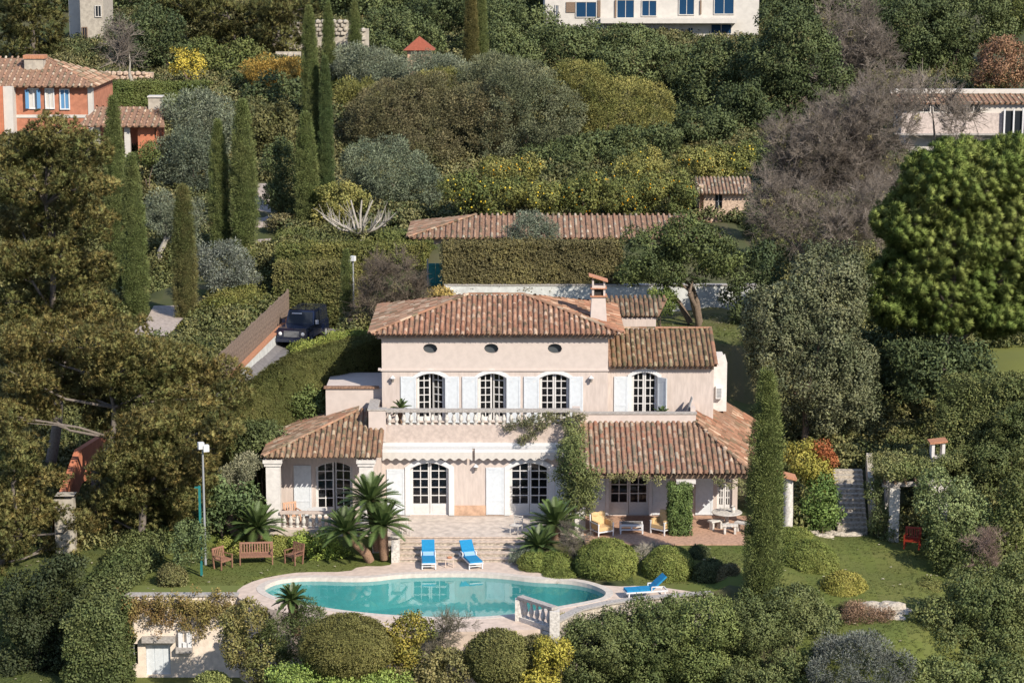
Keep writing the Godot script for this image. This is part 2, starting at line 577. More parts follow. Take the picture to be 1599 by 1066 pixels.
func plant(called: String, label: String, category: String, group: String, kind: String, at: Vector3, mains: Array, c1: Color, c2: Color, opt := {}) -> Node3D:
	var o := thing(called, label, category, at, 0.0, group)
	var lobes := []
	for l in mains:
		lobes.append([Vector3(l[0], l[1], l[2]), Vector3(l[3], l[4], l[5])])
	var size: float = opt.get("size", 0.4)
	match kind:
		"tree", "olive", "shrub":
			if kind == "tree" or kind == "olive":
				woody(o, lobes, opt.get("trunk", 0.22), M[opt.get("bark", "bark")], opt.get("stems", 1))
			elif opt.get("trunk", 0.05) > 0.0:
				woody(o, lobes, opt.get("trunk", 0.05), M.bark, 2)
			var ls := lobed(lobes, opt.get("bumps", 11))
			scatter(o, opt.get("part", "crown"), "fine" if kind == "olive" else opt.get("leaf", "broad"), lobe_spots(ls, size, opt.get("thick", 1.0)), size, c1, c2, M.leaf)
			if opt.has("fruit"):
				var fb := MB.new()
				for l in ls:
					for i in opt.get("fruits", 8):
						var d := (ball_point() + Vector3(0, 0.1, 0.7)).normalized()
						fb.ellipsoid(l[0] + d * l[1] * 1.03, Vector3.ONE * rng.randf_range(0.05, 0.08), 0.0, 1, 6)
				var f := put("fruit", fb, M[opt.fruit], o)
				f.set_meta("kind", "stuff")
		"pine":
			pine_wood(o, lobes, opt.get("trunk", 0.3), M[opt.get("bark", "pine_bark")])
			var ls := lobed(lobes, opt.get("bumps", 7))
			scatter(o, "crown", opt.get("leaf", "needle"), fuzz(lobe_spots(ls, size, opt.get("thick", 1.25), 0.3), size * opt.get("fuzz", 0.0)), size, c1, c2, M.leaf)
		"bare":
			woody(o, lobes, opt.get("trunk", 0.2), M[opt.get("bark", "grey_bark")], opt.get("stems", 2), 0.95)
			var spots := []
			for l in lobed(lobes, 5):
				var count := int(opt.get("thick", 1.0) * 4.6 * l[1].x * l[1].y * l[1].z / pow(size, 3)) + 4
				for i in count:
					var d := ball_point() * pow(rng.randf(), 0.4)
					spots.append([l[0] + d * l[1], (d + Vector3(0, 0.6, 0)).normalized()])
			scatter(o, "twigs", "twig", spots, size, c1, c2, M.twig)
			if opt.has("leafy"):
				scatter(o, "leaves", "broad", lobe_spots(lobes, 0.9, opt.leafy), size * 0.3, opt.leaf1, opt.leaf2, M.leaf)
		"clipped":
			var core := MB.new()
			var spots := []
			for l in lobes:
				core.tint = c1.lerp(c2, 0.5) * leafiness
				core.ellipsoid(l[0], l[1] * 0.93, 0.05, 3)
				spots.append_array(lobe_spots([l], size, 2.1, 0.0))
			var f := put("inner_growth", core, M.core, o)
			f.set_meta("kind", "stuff")
			scatter(o, "foliage", "clip", spots, size, c1, c2, M.leaf)
	return o


func cypress(label: String, at: Vector3, tall: float, r: float, c1: Color, c2: Color, group := "") -> void:
	var o := thing("cypress_tree", label, "cypress", at, 0.0, group)
	var trunk := MB.new()
	trunk.tube([Vector3(0, -0.3, 0), Vector3(0, tall * 0.6, 0)], [r * 0.3, r * 0.1])
	put("trunk", trunk, M.bark, o)
	var shape := func(t: float) -> float: return r * (0.78 + 0.22 * minf(t * 4.0, 1.0)) * pow(maxf(1.0 - pow(t, 3.2), 0.0), 0.65)
	var core := MB.new()
	core.tint = c1.lerp(c2, 0.5) * leafiness
	var prof := []
	for i in 13:
		var t := i / 12.0
		prof.append([maxf(shape.call(t) * 0.8, 0.01), t * tall * 0.985])
	core.lathe(Vector3.ZERO, prof, 10)
	var f := put("inner_growth", core, M.core, o)
	f.set_meta("kind", "stuff")
	var size := clampf(r * 0.32, 0.16, 0.34)
	var spots := []
	var count := int(1.9 * TAU * r * 0.85 * tall / (size * size * 2.2))
	for i in count:
		var t := pow(rng.randf(), 0.95)
		var a := rng.randf() * TAU
		var d := Vector3(cos(a), 0, sin(a))
		var lump := 1.0 + 0.16 * bumps.get_noise_3dv((at + d * r + Vector3(0, t * tall * 0.6, 0)) * 6.0)
		spots.append([d * shape.call(t) * rng.randf_range(0.88, 1.0) * lump + Vector3(0, t * tall, 0), (d + Vector3(0, 1.3, 0)).normalized()])
	scatter(o, "crown", "fine", spots, size, c1, c2, M.leaf, 1.5)


func hedge(called: String, label: String, group: String, tops: Array, high: float, wide: float, c1: Color, c2: Color, opt := {}) -> Node3D:
	# tops: points along the middle of the clipped top
	var at: Vector3 = tops[tops.size() / 2] - Vector3(0, high, 0)
	var o := thing(called, label, opt.get("category", "hedge"), at, 0.0, group)
	var size: float = opt.get("size", 0.3)
	var core := MB.new()
	core.tint = c1.lerp(c2, 0.5) * leafiness
	var spots := []
	var round_: float = opt.get("round", 0.12)
	for i in tops.size() - 1:
		var a: Vector3 = tops[i] - at
		var b: Vector3 = tops[i + 1] - at
		var along := Vector3(b.x - a.x, 0, b.z - a.z).normalized()
		var side := Vector3(-along.z, 0, along.x) * wide * 0.5
		var ins := hedge_side(tops, i) * wide * 0.41
		var ins2 := hedge_side(tops, i + 1) * wide * 0.41
		var dn := Vector3(0, -high, 0)
		var lo := Vector3(0, -0.12, 0)
		core.quad(a - ins + lo, a + ins + lo, b + ins2 + lo, b - ins2 + lo, Vector3.UP)
		core.quad(a - ins + lo, b - ins2 + lo, b - ins2 + dn, a - ins + dn, -side)
		core.quad(a + ins + lo, b + ins2 + lo, b + ins2 + dn, a + ins + dn, side)
		if i == 0:
			core.quad(a - ins + lo, a + ins + lo, a + ins + dn, a - ins + dn, -along)
		if i == tops.size() - 2:
			core.quad(b - ins2 + lo, b + ins2 + lo, b + ins2 + dn, b - ins2 + dn, along)
		var ln := a.distance_to(b)
		var per := 3.4 / (size * size * 2.6)
		for k in int(ln * wide * per):
			var u := rng.randf_range(-1, 1)
			var p := a.lerp(b, rng.randf()) + side * u - Vector3(0, round_ * pow(absf(u), 4.0), 0)
			p.y += 0.1 * bumps.get_noise_3dv((p + at) * 5.0)
			spots.append([p, (Vector3.UP + side.normalized() * u * 0.4).normalized()])
		for s in [-1.0, 1.0]:
			for k in int(ln * high * per):
				var h := rng.randf()
				var p: Vector3 = a.lerp(b, rng.randf()) + side * s * (1.0 - round_ * pow(1.0 - h, 6.0)) + Vector3(0, -high * h, 0)
				p += side.normalized() * s * 0.12 * bumps.get_noise_3dv((p + at) * 5.0)
				spots.append([p, (side.normalized() * s + Vector3(0, 0.35, 0)).normalized()])
		for e in ([a] if i == 0 else []) + ([b] if i == tops.size() - 2 else []):
			for k in int(wide * high * per):
				spots.append([e + side * rng.randf_range(-1, 1) + Vector3(0, -high * rng.randf(), 0), along * (-1.0 if e == a else 1.0)])
	var f := put("inner_growth", core, M.core, o)
	f.set_meta("kind", "stuff")
	scatter(o, "foliage", opt.get("leaf", "clip"), spots, size, c1, c2, M.leaf)
	return o


func hedge_side(tops: Array, i: int) -> Vector3:
	var d: Vector3 = tops[mini(i + 1, tops.size() - 1)] - tops[maxi(i - 1, 0)]
	return Vector3(-d.z, 0, d.x).normalized()


func creeper(called: String, label: String, paths: Array, reach: float, size: float, c1: Color, c2: Color, dense := 1.0, depth := 0.14) -> Node3D:
	# a climbing plant: woody runners along the paths, leaves crowding round them
	var at: Vector3 = paths[0][0]
	var o := thing(called, label, "climbing plant", at)
	var b := MB.new()
	var spots := []
	for path in paths:
		var pts := []
		var rads := []
		for i in path.size():
			pts.append(path[i] - at)
			rads.append(0.035 - 0.02 * i / path.size())
		b.tube(pts, rads, 4)
		for i in path.size() - 1:
			var a: Vector3 = pts[i]
			var e: Vector3 = pts[i + 1]
			for k in int(dense * a.distance_to(e) * reach * 2.0 / (size * size * 2.0)) + 1:
				var p := a.lerp(e, rng.randf()) + Vector3(rng.randfn() * reach * 0.5, rng.randfn() * reach * 0.5, absf(rng.randfn()) * depth)
				spots.append([p, Vector3(rng.randfn() * 0.4, 0.5, 1).normalized()])
	put("stems", b, M.bark, o)
	scatter(o, "leaves", "broad", spots, size, c1, c2, M.leaf)
	return o


func cycad(label: String, at: Vector3, stem: Vector3, ln: float, fronds: int, group := "sago palms round the terrace") -> void:
	var o := thing("sago_palm", label, "palm", at, 0.0, group)
	var t := MB.new()
	var pts := []
	var rads := []
	for i in 7:
		pts.append(stem * (i / 6.0) + Vector3(0, -0.15 if i == 0 else 0.0, 0))
		rads.append(0.21 + 0.03 * (i % 2))
	t.tube(pts, rads, 9)
	put("trunk", t, M.palm_bark, o)
	for i in fronds:
		var b := MB.new()
		var a := i * 2.39996 + rng.randf_range(-0.2, 0.2)
		var up := 1.25 - 1.45 * i / fronds
		var d := Vector3(cos(a), 0, sin(a))
		var spine := []
		for k in 6:
			var s := k / 5.0
			spine.append(stem + d * ln * (s * cos(up) * 0.9 + 0.02) + Vector3(0, ln * (sin(up) * s - (0.16 + 0.12 * cos(up)) * s * s), 0))
		var sd := rng.randf_range(0.8, 1.2)
		b.tint = Color(0.085 * sd, 0.125 * sd, 0.042 * sd)
		b.tube(spine, [0.02, 0.018, 0.016, 0.012, 0.01, 0.006], 4)
		for k in range(2, 44):
			var s := k / 44.0
			var i0 := mini(int(s * 5), 4)
			var p: Vector3 = spine[i0].lerp(spine[i0 + 1], s * 5 - i0)
			var fwd: Vector3 = (spine[i0 + 1] - spine[i0]).normalized()
			var nrm := (Vector3.UP - fwd * fwd.y).normalized()
			var l2 := ln * 0.2 * sin(PI * (0.12 + 0.8 * s))
			for q in [-1.0, 1.0]:
				var out: Vector3 = (fwd.cross(nrm) * q + fwd * 0.55 + nrm * 0.35).normalized()
				var w := fwd * 0.022
				b.tri(p - w, p + w, p + out * l2, nrm)
		piece("frond", b, M.frond, o, i)


# ---------------------------------------------------------------- walls, windows, roofs

func wall(b: MB, x0: float, x1: float, y0: float, y1: float, z: float, deep: float, holes: Array) -> void:
	# a wall whose face looks to +z; holes are [left, right, bottom, top, rise]; rise < 0 makes an oval
	var cuts := [x0, x1]
	for h in holes:
		for k in 13:
			cuts.append(lerpf(h[0], h[1], k / 12.0))
	cuts.sort()
	for i in cuts.size() - 1:
		var a: float = cuts[i]
		var c: float = cuts[i + 1]
		if c - a < 0.0005:
			continue
		var hit = null
		for h in holes:
			if (a + c) / 2 > h[0] and (a + c) / 2 < h[1]:
				hit = h
		if hit == null:
			wall_strip(b, a, c, y0, y0, y1, y1, z, deep)
			continue
		var la := hole_edge(hit, a, false)
		var lc := hole_edge(hit, c, false)
		var ua := hole_edge(hit, a, true)
		var uc := hole_edge(hit, c, true)
		if minf(la, lc) > y0 + 0.001:
			wall_strip(b, a, c, y0, y0, la, lc, z, deep)
			b.quad(Vector3(a, la, z), Vector3(c, lc, z), Vector3(c, lc, z - deep), Vector3(a, la, z - deep), Vector3.UP)
		wall_strip(b, a, c, ua, uc, y1, y1, z, deep)
		b.quad(Vector3(a, ua, z), Vector3(c, uc, z), Vector3(c, uc, z - deep), Vector3(a, ua, z - deep), Vector3.DOWN)
	for h in holes:
		if h[4] >= 0.0:
			for s in 2:
				var x: float = h[s]
				var t: float = hole_edge(h, x, true)
				b.quad(Vector3(x, h[2], z), Vector3(x, t, z), Vector3(x, t, z - deep), Vector3(x, h[2], z - deep), Vector3.RIGHT * (1 if s == 0 else -1))
	b.quad(Vector3(x0, y0, z), Vector3(x0, y1, z), Vector3(x0, y1, z - deep), Vector3(x0, y0, z - deep), Vector3.LEFT)
	b.quad(Vector3(x1, y0, z), Vector3(x1, y1, z), Vector3(x1, y1, z - deep), Vector3(x1, y0, z - deep), Vector3.RIGHT)
	b.quad(Vector3(x0, y1, z), Vector3(x1, y1, z), Vector3(x1, y1, z - deep), Vector3(x0, y1, z - deep), Vector3.UP)


func hole_edge(h: Array, x: float, top: bool) -> float:
	var t: float = clampf((x - (h[0] + h[1]) / 2) / ((h[1] - h[0]) / 2), -1.0, 1.0)
	if h[4] < 0.0:
		var mid: float = (h[2] + h[3]) / 2
		var half: float = (h[3] - h[2]) / 2 * sqrt(1.0 - t * t)
		return mid + half if top else mid - half
	return h[3] - h[4] * t * t if top else h[2]


func wall_strip(b: MB, a: float, c: float, la: float, lc: float, ua: float, uc: float, z: float, deep: float) -> void:
	b.quad(Vector3(a, la, z), Vector3(c, lc, z), Vector3(c, uc, z), Vector3(a, ua, z), Vector3.BACK)
	b.quad(Vector3(a, la, z - deep), Vector3(c, lc, z - deep), Vector3(c, uc, z - deep), Vector3(a, ua, z - deep), Vector3.FORWARD)


func arch_band(b: MB, h: Array, z: float, out: float, wide: float, legs: bool, shoulder := 0.0) -> void:
	# a flat surround that follows the arch, standing out from the wall
	var n := 14
	var pts := []
	for k in n + 1:
		var x := lerpf(h[0] - shoulder, h[1] + shoulder, k / float(n))
		var t: float = (x - (h[0] + h[1]) / 2) / ((h[1] - h[0]) / 2)
		pts.append(Vector2(x, h[3] - h[4] * t * t))
	for k in n:
		var p: Vector2 = pts[k]
		var q: Vector2 = pts[k + 1]
		var u := Vector2(0, wide)
		b.quad(Vector3(p.x, p.y, z + out), Vector3(q.x, q.y, z + out), Vector3(q.x, q.y + u.y, z + out), Vector3(p.x, p.y + u.y, z + out), Vector3.BACK)
		b.quad(Vector3(p.x, p.y + u.y, z + out), Vector3(q.x, q.y + u.y, z + out), Vector3(q.x, q.y + u.y, z), Vector3(p.x, p.y + u.y, z), Vector3.UP)
		b.quad(Vector3(p.x, p.y, z + out), Vector3(q.x, q.y, z + out), Vector3(q.x, q.y, z - 0.02), Vector3(p.x, p.y, z - 0.02), Vector3.DOWN)
	for s in 2:
		var e: Vector2 = pts[0 if s == 0 else n]
		b.quad(Vector3(e.x, e.y, z), Vector3(e.x, e.y, z + out), Vector3(e.x, e.y + wide, z + out), Vector3(e.x, e.y + wide, z), Vector3.LEFT if s == 0 else Vector3.RIGHT)
		if legs:
			var x: float = h[0] if s == 0 else h[1]
			var w: float = -wide if s == 0 else wide
			b.span(Vector3(x, h[2], z - 0.02), Vector3(x + w, h[3] - h[4] - 0.002, z + out - 0.003))


func french_window(house: Node3D, h: Array, z: float, rows: int, panel: float, ajar := 0.0) -> void:
	# two glazed leaves in an arched opening: window > frame, pane
	var w := MB.new()
	var zc := z - 0.17
	var x0: float = h[0]
	var x1: float = h[1]
	var mid := (x0 + x1) / 2
	var spring: float = h[3] - h[4]
	w.span(Vector3(x0, h[2] - 0.02, zc - 0.05), Vector3(x1, h[2] + 0.012, zc + 0.06))
	var fr := put("window", w, M.white_wood, house)
	for s in 2:   # outer frame
		var x: float = x0 if s == 0 else x1
		w = MB.new()
		w.span(Vector3(x, h[2] + 0.013, zc - 0.04), Vector3(x + (0.05 if s == 0 else -0.05), spring, zc + 0.04))
		put("jamb", w, M.white_wood, fr)
	var pane_no := 0
	for s in 2:
		var hinge := x0 + 0.05 if s == 0 else x1 - 0.05
		var way := 1.0 if s == 0 else -1.0
		var wide := (mid - x0 - 0.06)
		var turn := Basis(Vector3.UP, (ajar if s == 1 else ajar * 0.3) * way)
		var at := Vector3(hinge, 0, zc)
		var leafb := MB.new()
		var st := 0.075
		var bar := 0.045
		var cell := (wide - 2 * st - bar) / 2.0
		for x in [st / 2, wide - st / 2]:
			var edge: float = hole_edge(h, hinge + way * x, true) - 0.01
			leafb.box(at + turn * Vector3(way * x, (h[2] + edge) / 2, 0), Vector3(st, edge - h[2], 0.05), turn)
		var low: float = h[2] + panel
		leafb.box(at + turn * Vector3(way * wide / 2, h[2] + panel / 2, 0), Vector3(wide - 2 * st, panel, 0.045), turn)
		if panel > 0.25:
			leafb.box(at + turn * Vector3(way * wide / 2, h[2] + panel / 2, 0.026), Vector3(wide - 2 * st - 0.1, panel - 0.14, 0.012), turn)
		leafb.box(at + turn * Vector3(way * wide / 2, (low + h[3] - 0.06) / 2, 0), Vector3(bar, h[3] - 0.1 - low, 0.03), turn)
		var tall: float = h[3] - low - 0.04
		for r in range(0, rows):
			var y := low + tall * r / rows
			if r > 0:
				leafb.box(at + turn * Vector3(way * wide / 2, y, 0.004), Vector3(wide - 2 * st, bar, 0.03), turn)
			for k in 2:
				var x := st + cell / 2 + k * (cell + bar)
				var g := MB.new()
				var top: float = y + tall / rows
				var xa := x - cell / 2
				var xb := x + cell / 2
				var ta: float = minf(top, hole_edge(h, hinge + way * xa, true) - 0.03) if r == rows - 1 else top
				var tb: float = minf(top, hole_edge(h, hinge + way * xb, true) - 0.03) if r == rows - 1 else top
				var tilt := Vector3(0, 0, rng.randf_range(-0.004, 0.004))
				g.quad(at + turn * Vector3(way * xa, y, 0), at + turn * Vector3(way * xb, y, 0) + tilt, at + turn * Vector3(way * xb, tb, 0), at + turn * Vector3(way * xa, ta, 0) - tilt, Vector3.BACK)
				piece("pane", g, M.glass, fr, pane_no)
				pane_no += 1
		# arched head rail
		for k in 6:
			var xa := st + (wide - 2 * st) * k / 6.0
			var xb := st + (wide - 2 * st) * (k + 1) / 6.0
			var ya: float = hole_edge(h, hinge + way * xa, true)
			var yb: float = hole_edge(h, hinge + way * xb, true)
			leafb.quad(at + turn * Vector3(way * xa, ya - 0.075, 0.024), at + turn * Vector3(way * xb, yb - 0.075, 0.024), at + turn * Vector3(way * xb, yb - 0.005, 0.024), at + turn * Vector3(way * xa, ya - 0.005, 0.024), Vector3.BACK)
		put("frame", leafb, M.white_wood, fr)


func shutter(house: Node3D, x0: float, x1: float, y0: float, y1: float, z: float, turn := 0.0) -> void:
	# a board shutter with an arched top rail; it hangs open on the wall
	var b := MB.new()
	var w := x1 - x0
	var t := Basis(Vector3.UP, turn)
	var at := Vector3(x0, 0, z)
	b.box(at + t * Vector3(w / 2, (y0 + y1) / 2, 0.02), Vector3(w, y1 - y0, 0.035), t)
	for x in [0.045, w - 0.045]:
		b.box(at + t * Vector3(x, (y0 + y1) / 2, 0.043), Vector3(0.09, y1 - y0, 0.02), t)
	var hh := y1 - y0
	for y in [0.05, hh * 0.3, hh - 0.06]:
		b.box(at + t * Vector3(w / 2, y0 + y, 0.042), Vector3(w - 0.19, 0.09, 0.018), t)
	for k in 5:
		b.box(at + t * Vector3(0.09 + (w - 0.18) * (k + 0.5) / 5.0, y1 - 0.13 - 0.1 * absf(k - 4) / 5.0, 0.0415), Vector3((w - 0.19) / 5.0, 0.1, 0.016), t)
	put("shutter", b, M.shutter, house)


func make_tile() -> void:
	var b := MB.new()
	var n := 6
	var ln := 0.4
	for k in n:
		var a := PI * k / n
		var c := PI * (k + 1) / n
		var r0 := 0.096
		var r1 := 0.08
		var pa := Vector3(cos(a) * r0, sin(a) * r0 * 0.85, 0)
		var pc := Vector3(cos(c) * r0, sin(c) * r0 * 0.85, 0)
		var qa := Vector3(cos(a) * r1, sin(a) * r1 * 0.85, -ln)
		var qc := Vector3(cos(c) * r1, sin(c) * r1 * 0.85, -ln)
		var na := Vector3(cos(a), sin(a), 0)
		var nc := Vector3(cos(c), sin(c), 0)
		b.tri(pa, pc, qc, Vector3.ZERO, na, nc, nc)
		b.tri(pa, qc, qa, Vector3.ZERO, na, nc, na)
		b.quad(pa, pc, pc * 0.84, pa * 0.84, Vector3.BACK)
	tile_mesh = b.mesh()
	var tones := [[0.27, 0.15, 0.1], [0.29, 0.175, 0.12], [0.235, 0.125, 0.085], [0.25, 0.17, 0.12], [0.19, 0.15, 0.105], [0.33, 0.235, 0.17], [0.28, 0.135, 0.088], [0.16, 0.135, 0.095], [0.35, 0.29, 0.22]]
	for i in tones.size():
		var c: Array = tones[i]
		tile_variants.append(matte(c[0], c[1], c[2], 0.9, 0.2, 2.2, 40 + i))
	M.tile_any = tinted(0.92)


func tile_tone(p: Vector3, grey: float) -> Color:
	var f := bumps.get_noise_3dv(p * 4.0) * 0.5 + rng.randfn() * 0.28
	var c := Color(0.255, 0.138, 0.09).lerp(Color(0.31, 0.21, 0.145), clampf(f + 0.4, 0, 1))
	if rng.randf() < 0.14 + grey * 0.5:
		c = c.lerp(Color(0.135, 0.115, 0.075), rng.randf_range(0.3, 0.95))
	if rng.randf() < 0.16:
		c = c.lerp(Color(0.42, 0.345, 0.26), rng.randf_range(0.4, 0.9))
	return c * rng.randf_range(0.68, 1.22)


func tiled_slope(owner_: Node3D, called: String, poly: Array, under: float, grey := 0.4, one_by_one := false, lift := Color(1, 1, 1), step := 0.3, gap := 0.255) -> MeshInstance3D:
	# poly: corners in one plane, the first edge is the eave from left to right as seen from outside
	var across: Vector3 = (poly[1] - poly[0]).normalized()
	var nrm := Vector3.ZERO
	for i in range(2, poly.size()):
		nrm += (poly[i - 1] - poly[0]).cross(poly[i] - poly[0])
	nrm = nrm.normalized()
	if nrm.y < 0:
		nrm = -nrm
	var up := nrm.cross(across).normalized()
	if up.y < 0:
		up = -up
	var flat := PackedVector2Array()
	var lo := Vector2(1e9, 1e9)
	var hi := Vector2(-1e9, -1e9)
	for p in poly:
		var q := Vector2((p - poly[0]).dot(across), (p - poly[0]).dot(up))
		flat.append(q)
		lo = lo.min(q)
		hi = hi.max(q)
	var b := MB.new()
	var bed := poly.duplicate()   # the boarding stops short of the eave, so the tile ends stand free
	bed[0] = poly[0].lerp(poly[-1], 0.16 / maxf(poly[0].distance_to(poly[-1]), 0.5))
	bed[1] = poly[1].lerp(poly[2], 0.16 / maxf(poly[1].distance_to(poly[2]), 0.5))
	for i in range(1, poly.size() - 1):
		b.tri(bed[0], bed[i], bed[i + 1], nrm)
		b.tri(bed[0] - Vector3(0, under, 0), bed[i] - Vector3(0, under, 0), bed[i + 1] - Vector3(0, under, 0), Vector3.DOWN)
	for i in poly.size():
		var a: Vector3 = bed[i]
		var c: Vector3 = bed[(i + 1) % poly.size()]
		b.quad(a, c, c - Vector3(0, under, 0), a - Vector3(0, under, 0), (a + c) / 2 - poly[0] - up * 50.0 * (1 if i == 0 else 0) + Vector3(0.001, 0, 0))
	var deck := put(called, b, M.tile_bed, owner_)
	var spots := []
	var tints := []
	var num := 0
	var cols := int((hi.x - lo.x) / gap)
	var off := (hi.x - lo.x - cols * gap) / 2 + gap / 2
	for k in cols:
		var u := lo.x + off + k * gap
		var w := lo.y - 0.1
		while w < hi.y:
			if Geometry2D.is_point_in_polygon(Vector2(u, maxf(w + 0.12, lo.y + 0.03)), flat):
				var tilt := Basis(across, nrm, -up).orthonormalized() * Basis(Vector3.RIGHT, 0.045 + rng.randfn() * 0.012) * Basis(Vector3.UP, rng.randfn() * 0.025)
				var at: Vector3 = poly[0] + across * u + up * w + nrm * (0.012 + rng.randfn() * 0.008)
				if one_by_one and tiles_left > 0:
					tiles_left -= 1
					var o := MeshInstance3D.new()
					o.mesh = tile_mesh
					var g := bumps.get_noise_3dv(at * 4.0) + rng.randfn() * 0.5
					var pick := rng.randi() % 4 if g > 0.15 else (3 + rng.randi() % 6)
					o.material_override = tile_variants[pick]
					o.transform = Transform3D(tilt, at)
					o.name = "roof_tile" if num == 0 else "roof_tile_%03d" % num
					num += 1
					deck.add_child(o)
				else:
					spots.append(Transform3D(tilt, at))
					tints.append(tile_tone(at, grey) * lift)
			w += step
	if not spots.is_empty():
		var mm := MultiMesh.new()
		mm.transform_format = MultiMesh.TRANSFORM_3D
		mm.use_colors = true
		mm.mesh = tile_mesh
		mm.instance_count = spots.size()
		for i in spots.size():
			mm.set_instance_transform(i, spots[i])
			mm.set_instance_color(i, tints[i])
		var o := MultiMeshInstance3D.new()
		o.multimesh = mm
		o.material_override = M.tile_any
		o.name = "roof_tiles"
		o.set_meta("kind", "stuff")
		deck.add_child(o)
		instances += spots.size()
	return deck


func ridge(deck: Node3D, a: Vector3, c: Vector3, light := 1.0) -> void:
	# a line of larger tiles bedded along a hip or ridge
	var mm := MultiMesh.new()
	mm.transform_format = MultiMesh.TRANSFORM_3D
	mm.use_colors = true
	mm.mesh = tile_mesh
	var n := int(a.distance_to(c) / 0.38)
	mm.instance_count = n
	var z := (a - c).normalized()
	var x := Vector3.UP.cross(z).normalized()
	for i in n:
		var bs := Basis(x, z.cross(x), z).scaled_local(Vector3(1.25, 1.1, 1.0)) * Basis(Vector3.RIGHT, 0.04)
		mm.set_instance_transform(i, Transform3D(bs, a.lerp(c, (i + 0.02) / n) + Vector3(0, 0.05, 0)))
		mm.set_instance_color(i, tile_tone(a.lerp(c, i / float(n)), 0.15) * light * Color(1.1, 1.05, 1.0))
	var o := MultiMeshInstance3D.new()
	o.multimesh = mm
	o.material_override = M.tile_any
	var nm := "ridge_tiles"
	var k := 0
	while deck.has_node(NodePath(nm)):
		k += 1
		nm = "ridge_tiles_%03d" % k
	o.name = nm
	o.set_meta("kind", "stuff")
	deck.add_child(o)


func eave_row(deck: Node3D, a: Vector3, c: Vector3) -> void:
	# the row of tile ends corbelled out under the eave
	var mm := MultiMesh.new()
	mm.transform_format = MultiMesh.TRANSFORM_3D
	mm.use_colors = true
	mm.mesh = tile_mesh
	var n := int(a.distance_to(c) / 0.255)
	mm.instance_count = n
	for i in n:
		mm.set_instance_transform(i, Transform3D(Basis(), a.lerp(c, (i + 0.5) / n)))
		mm.set_instance_color(i, tile_tone(a.lerp(c, i / float(n)), 0.0) * Color(1.15, 1.15, 1.1))
	var o := MultiMeshInstance3D.new()
	o.multimesh = mm
	o.material_override = M.tile_any
	o.name = "eave_tiles"
	o.set_meta("kind", "stuff")
	deck.add_child(o)


func wall_lamp(house: Node3D, at: Vector3) -> void:
	var b := MB.new()
	b.lathe(at + Vector3(0, 0, 0.16), [[0.01, 0.16], [0.14, 0.02], [0.12, 0.0], [0.01, 0.0]], 8)
	b.bar(at + Vector3(0, 0.1, 0), at + Vector3(0, 0.14, 0.17), 0.03, 0.03)
	var lamp := put("wall_lamp", b, M.white_paint, house)
	var g := MB.new()
	g.lathe(at + Vector3(0, 0, 0.16), [[0.085, -0.005], [0.06, -0.17], [0.01, -0.19]], 8)
	put("lantern_glass", g, M.lamp_glass, lamp)


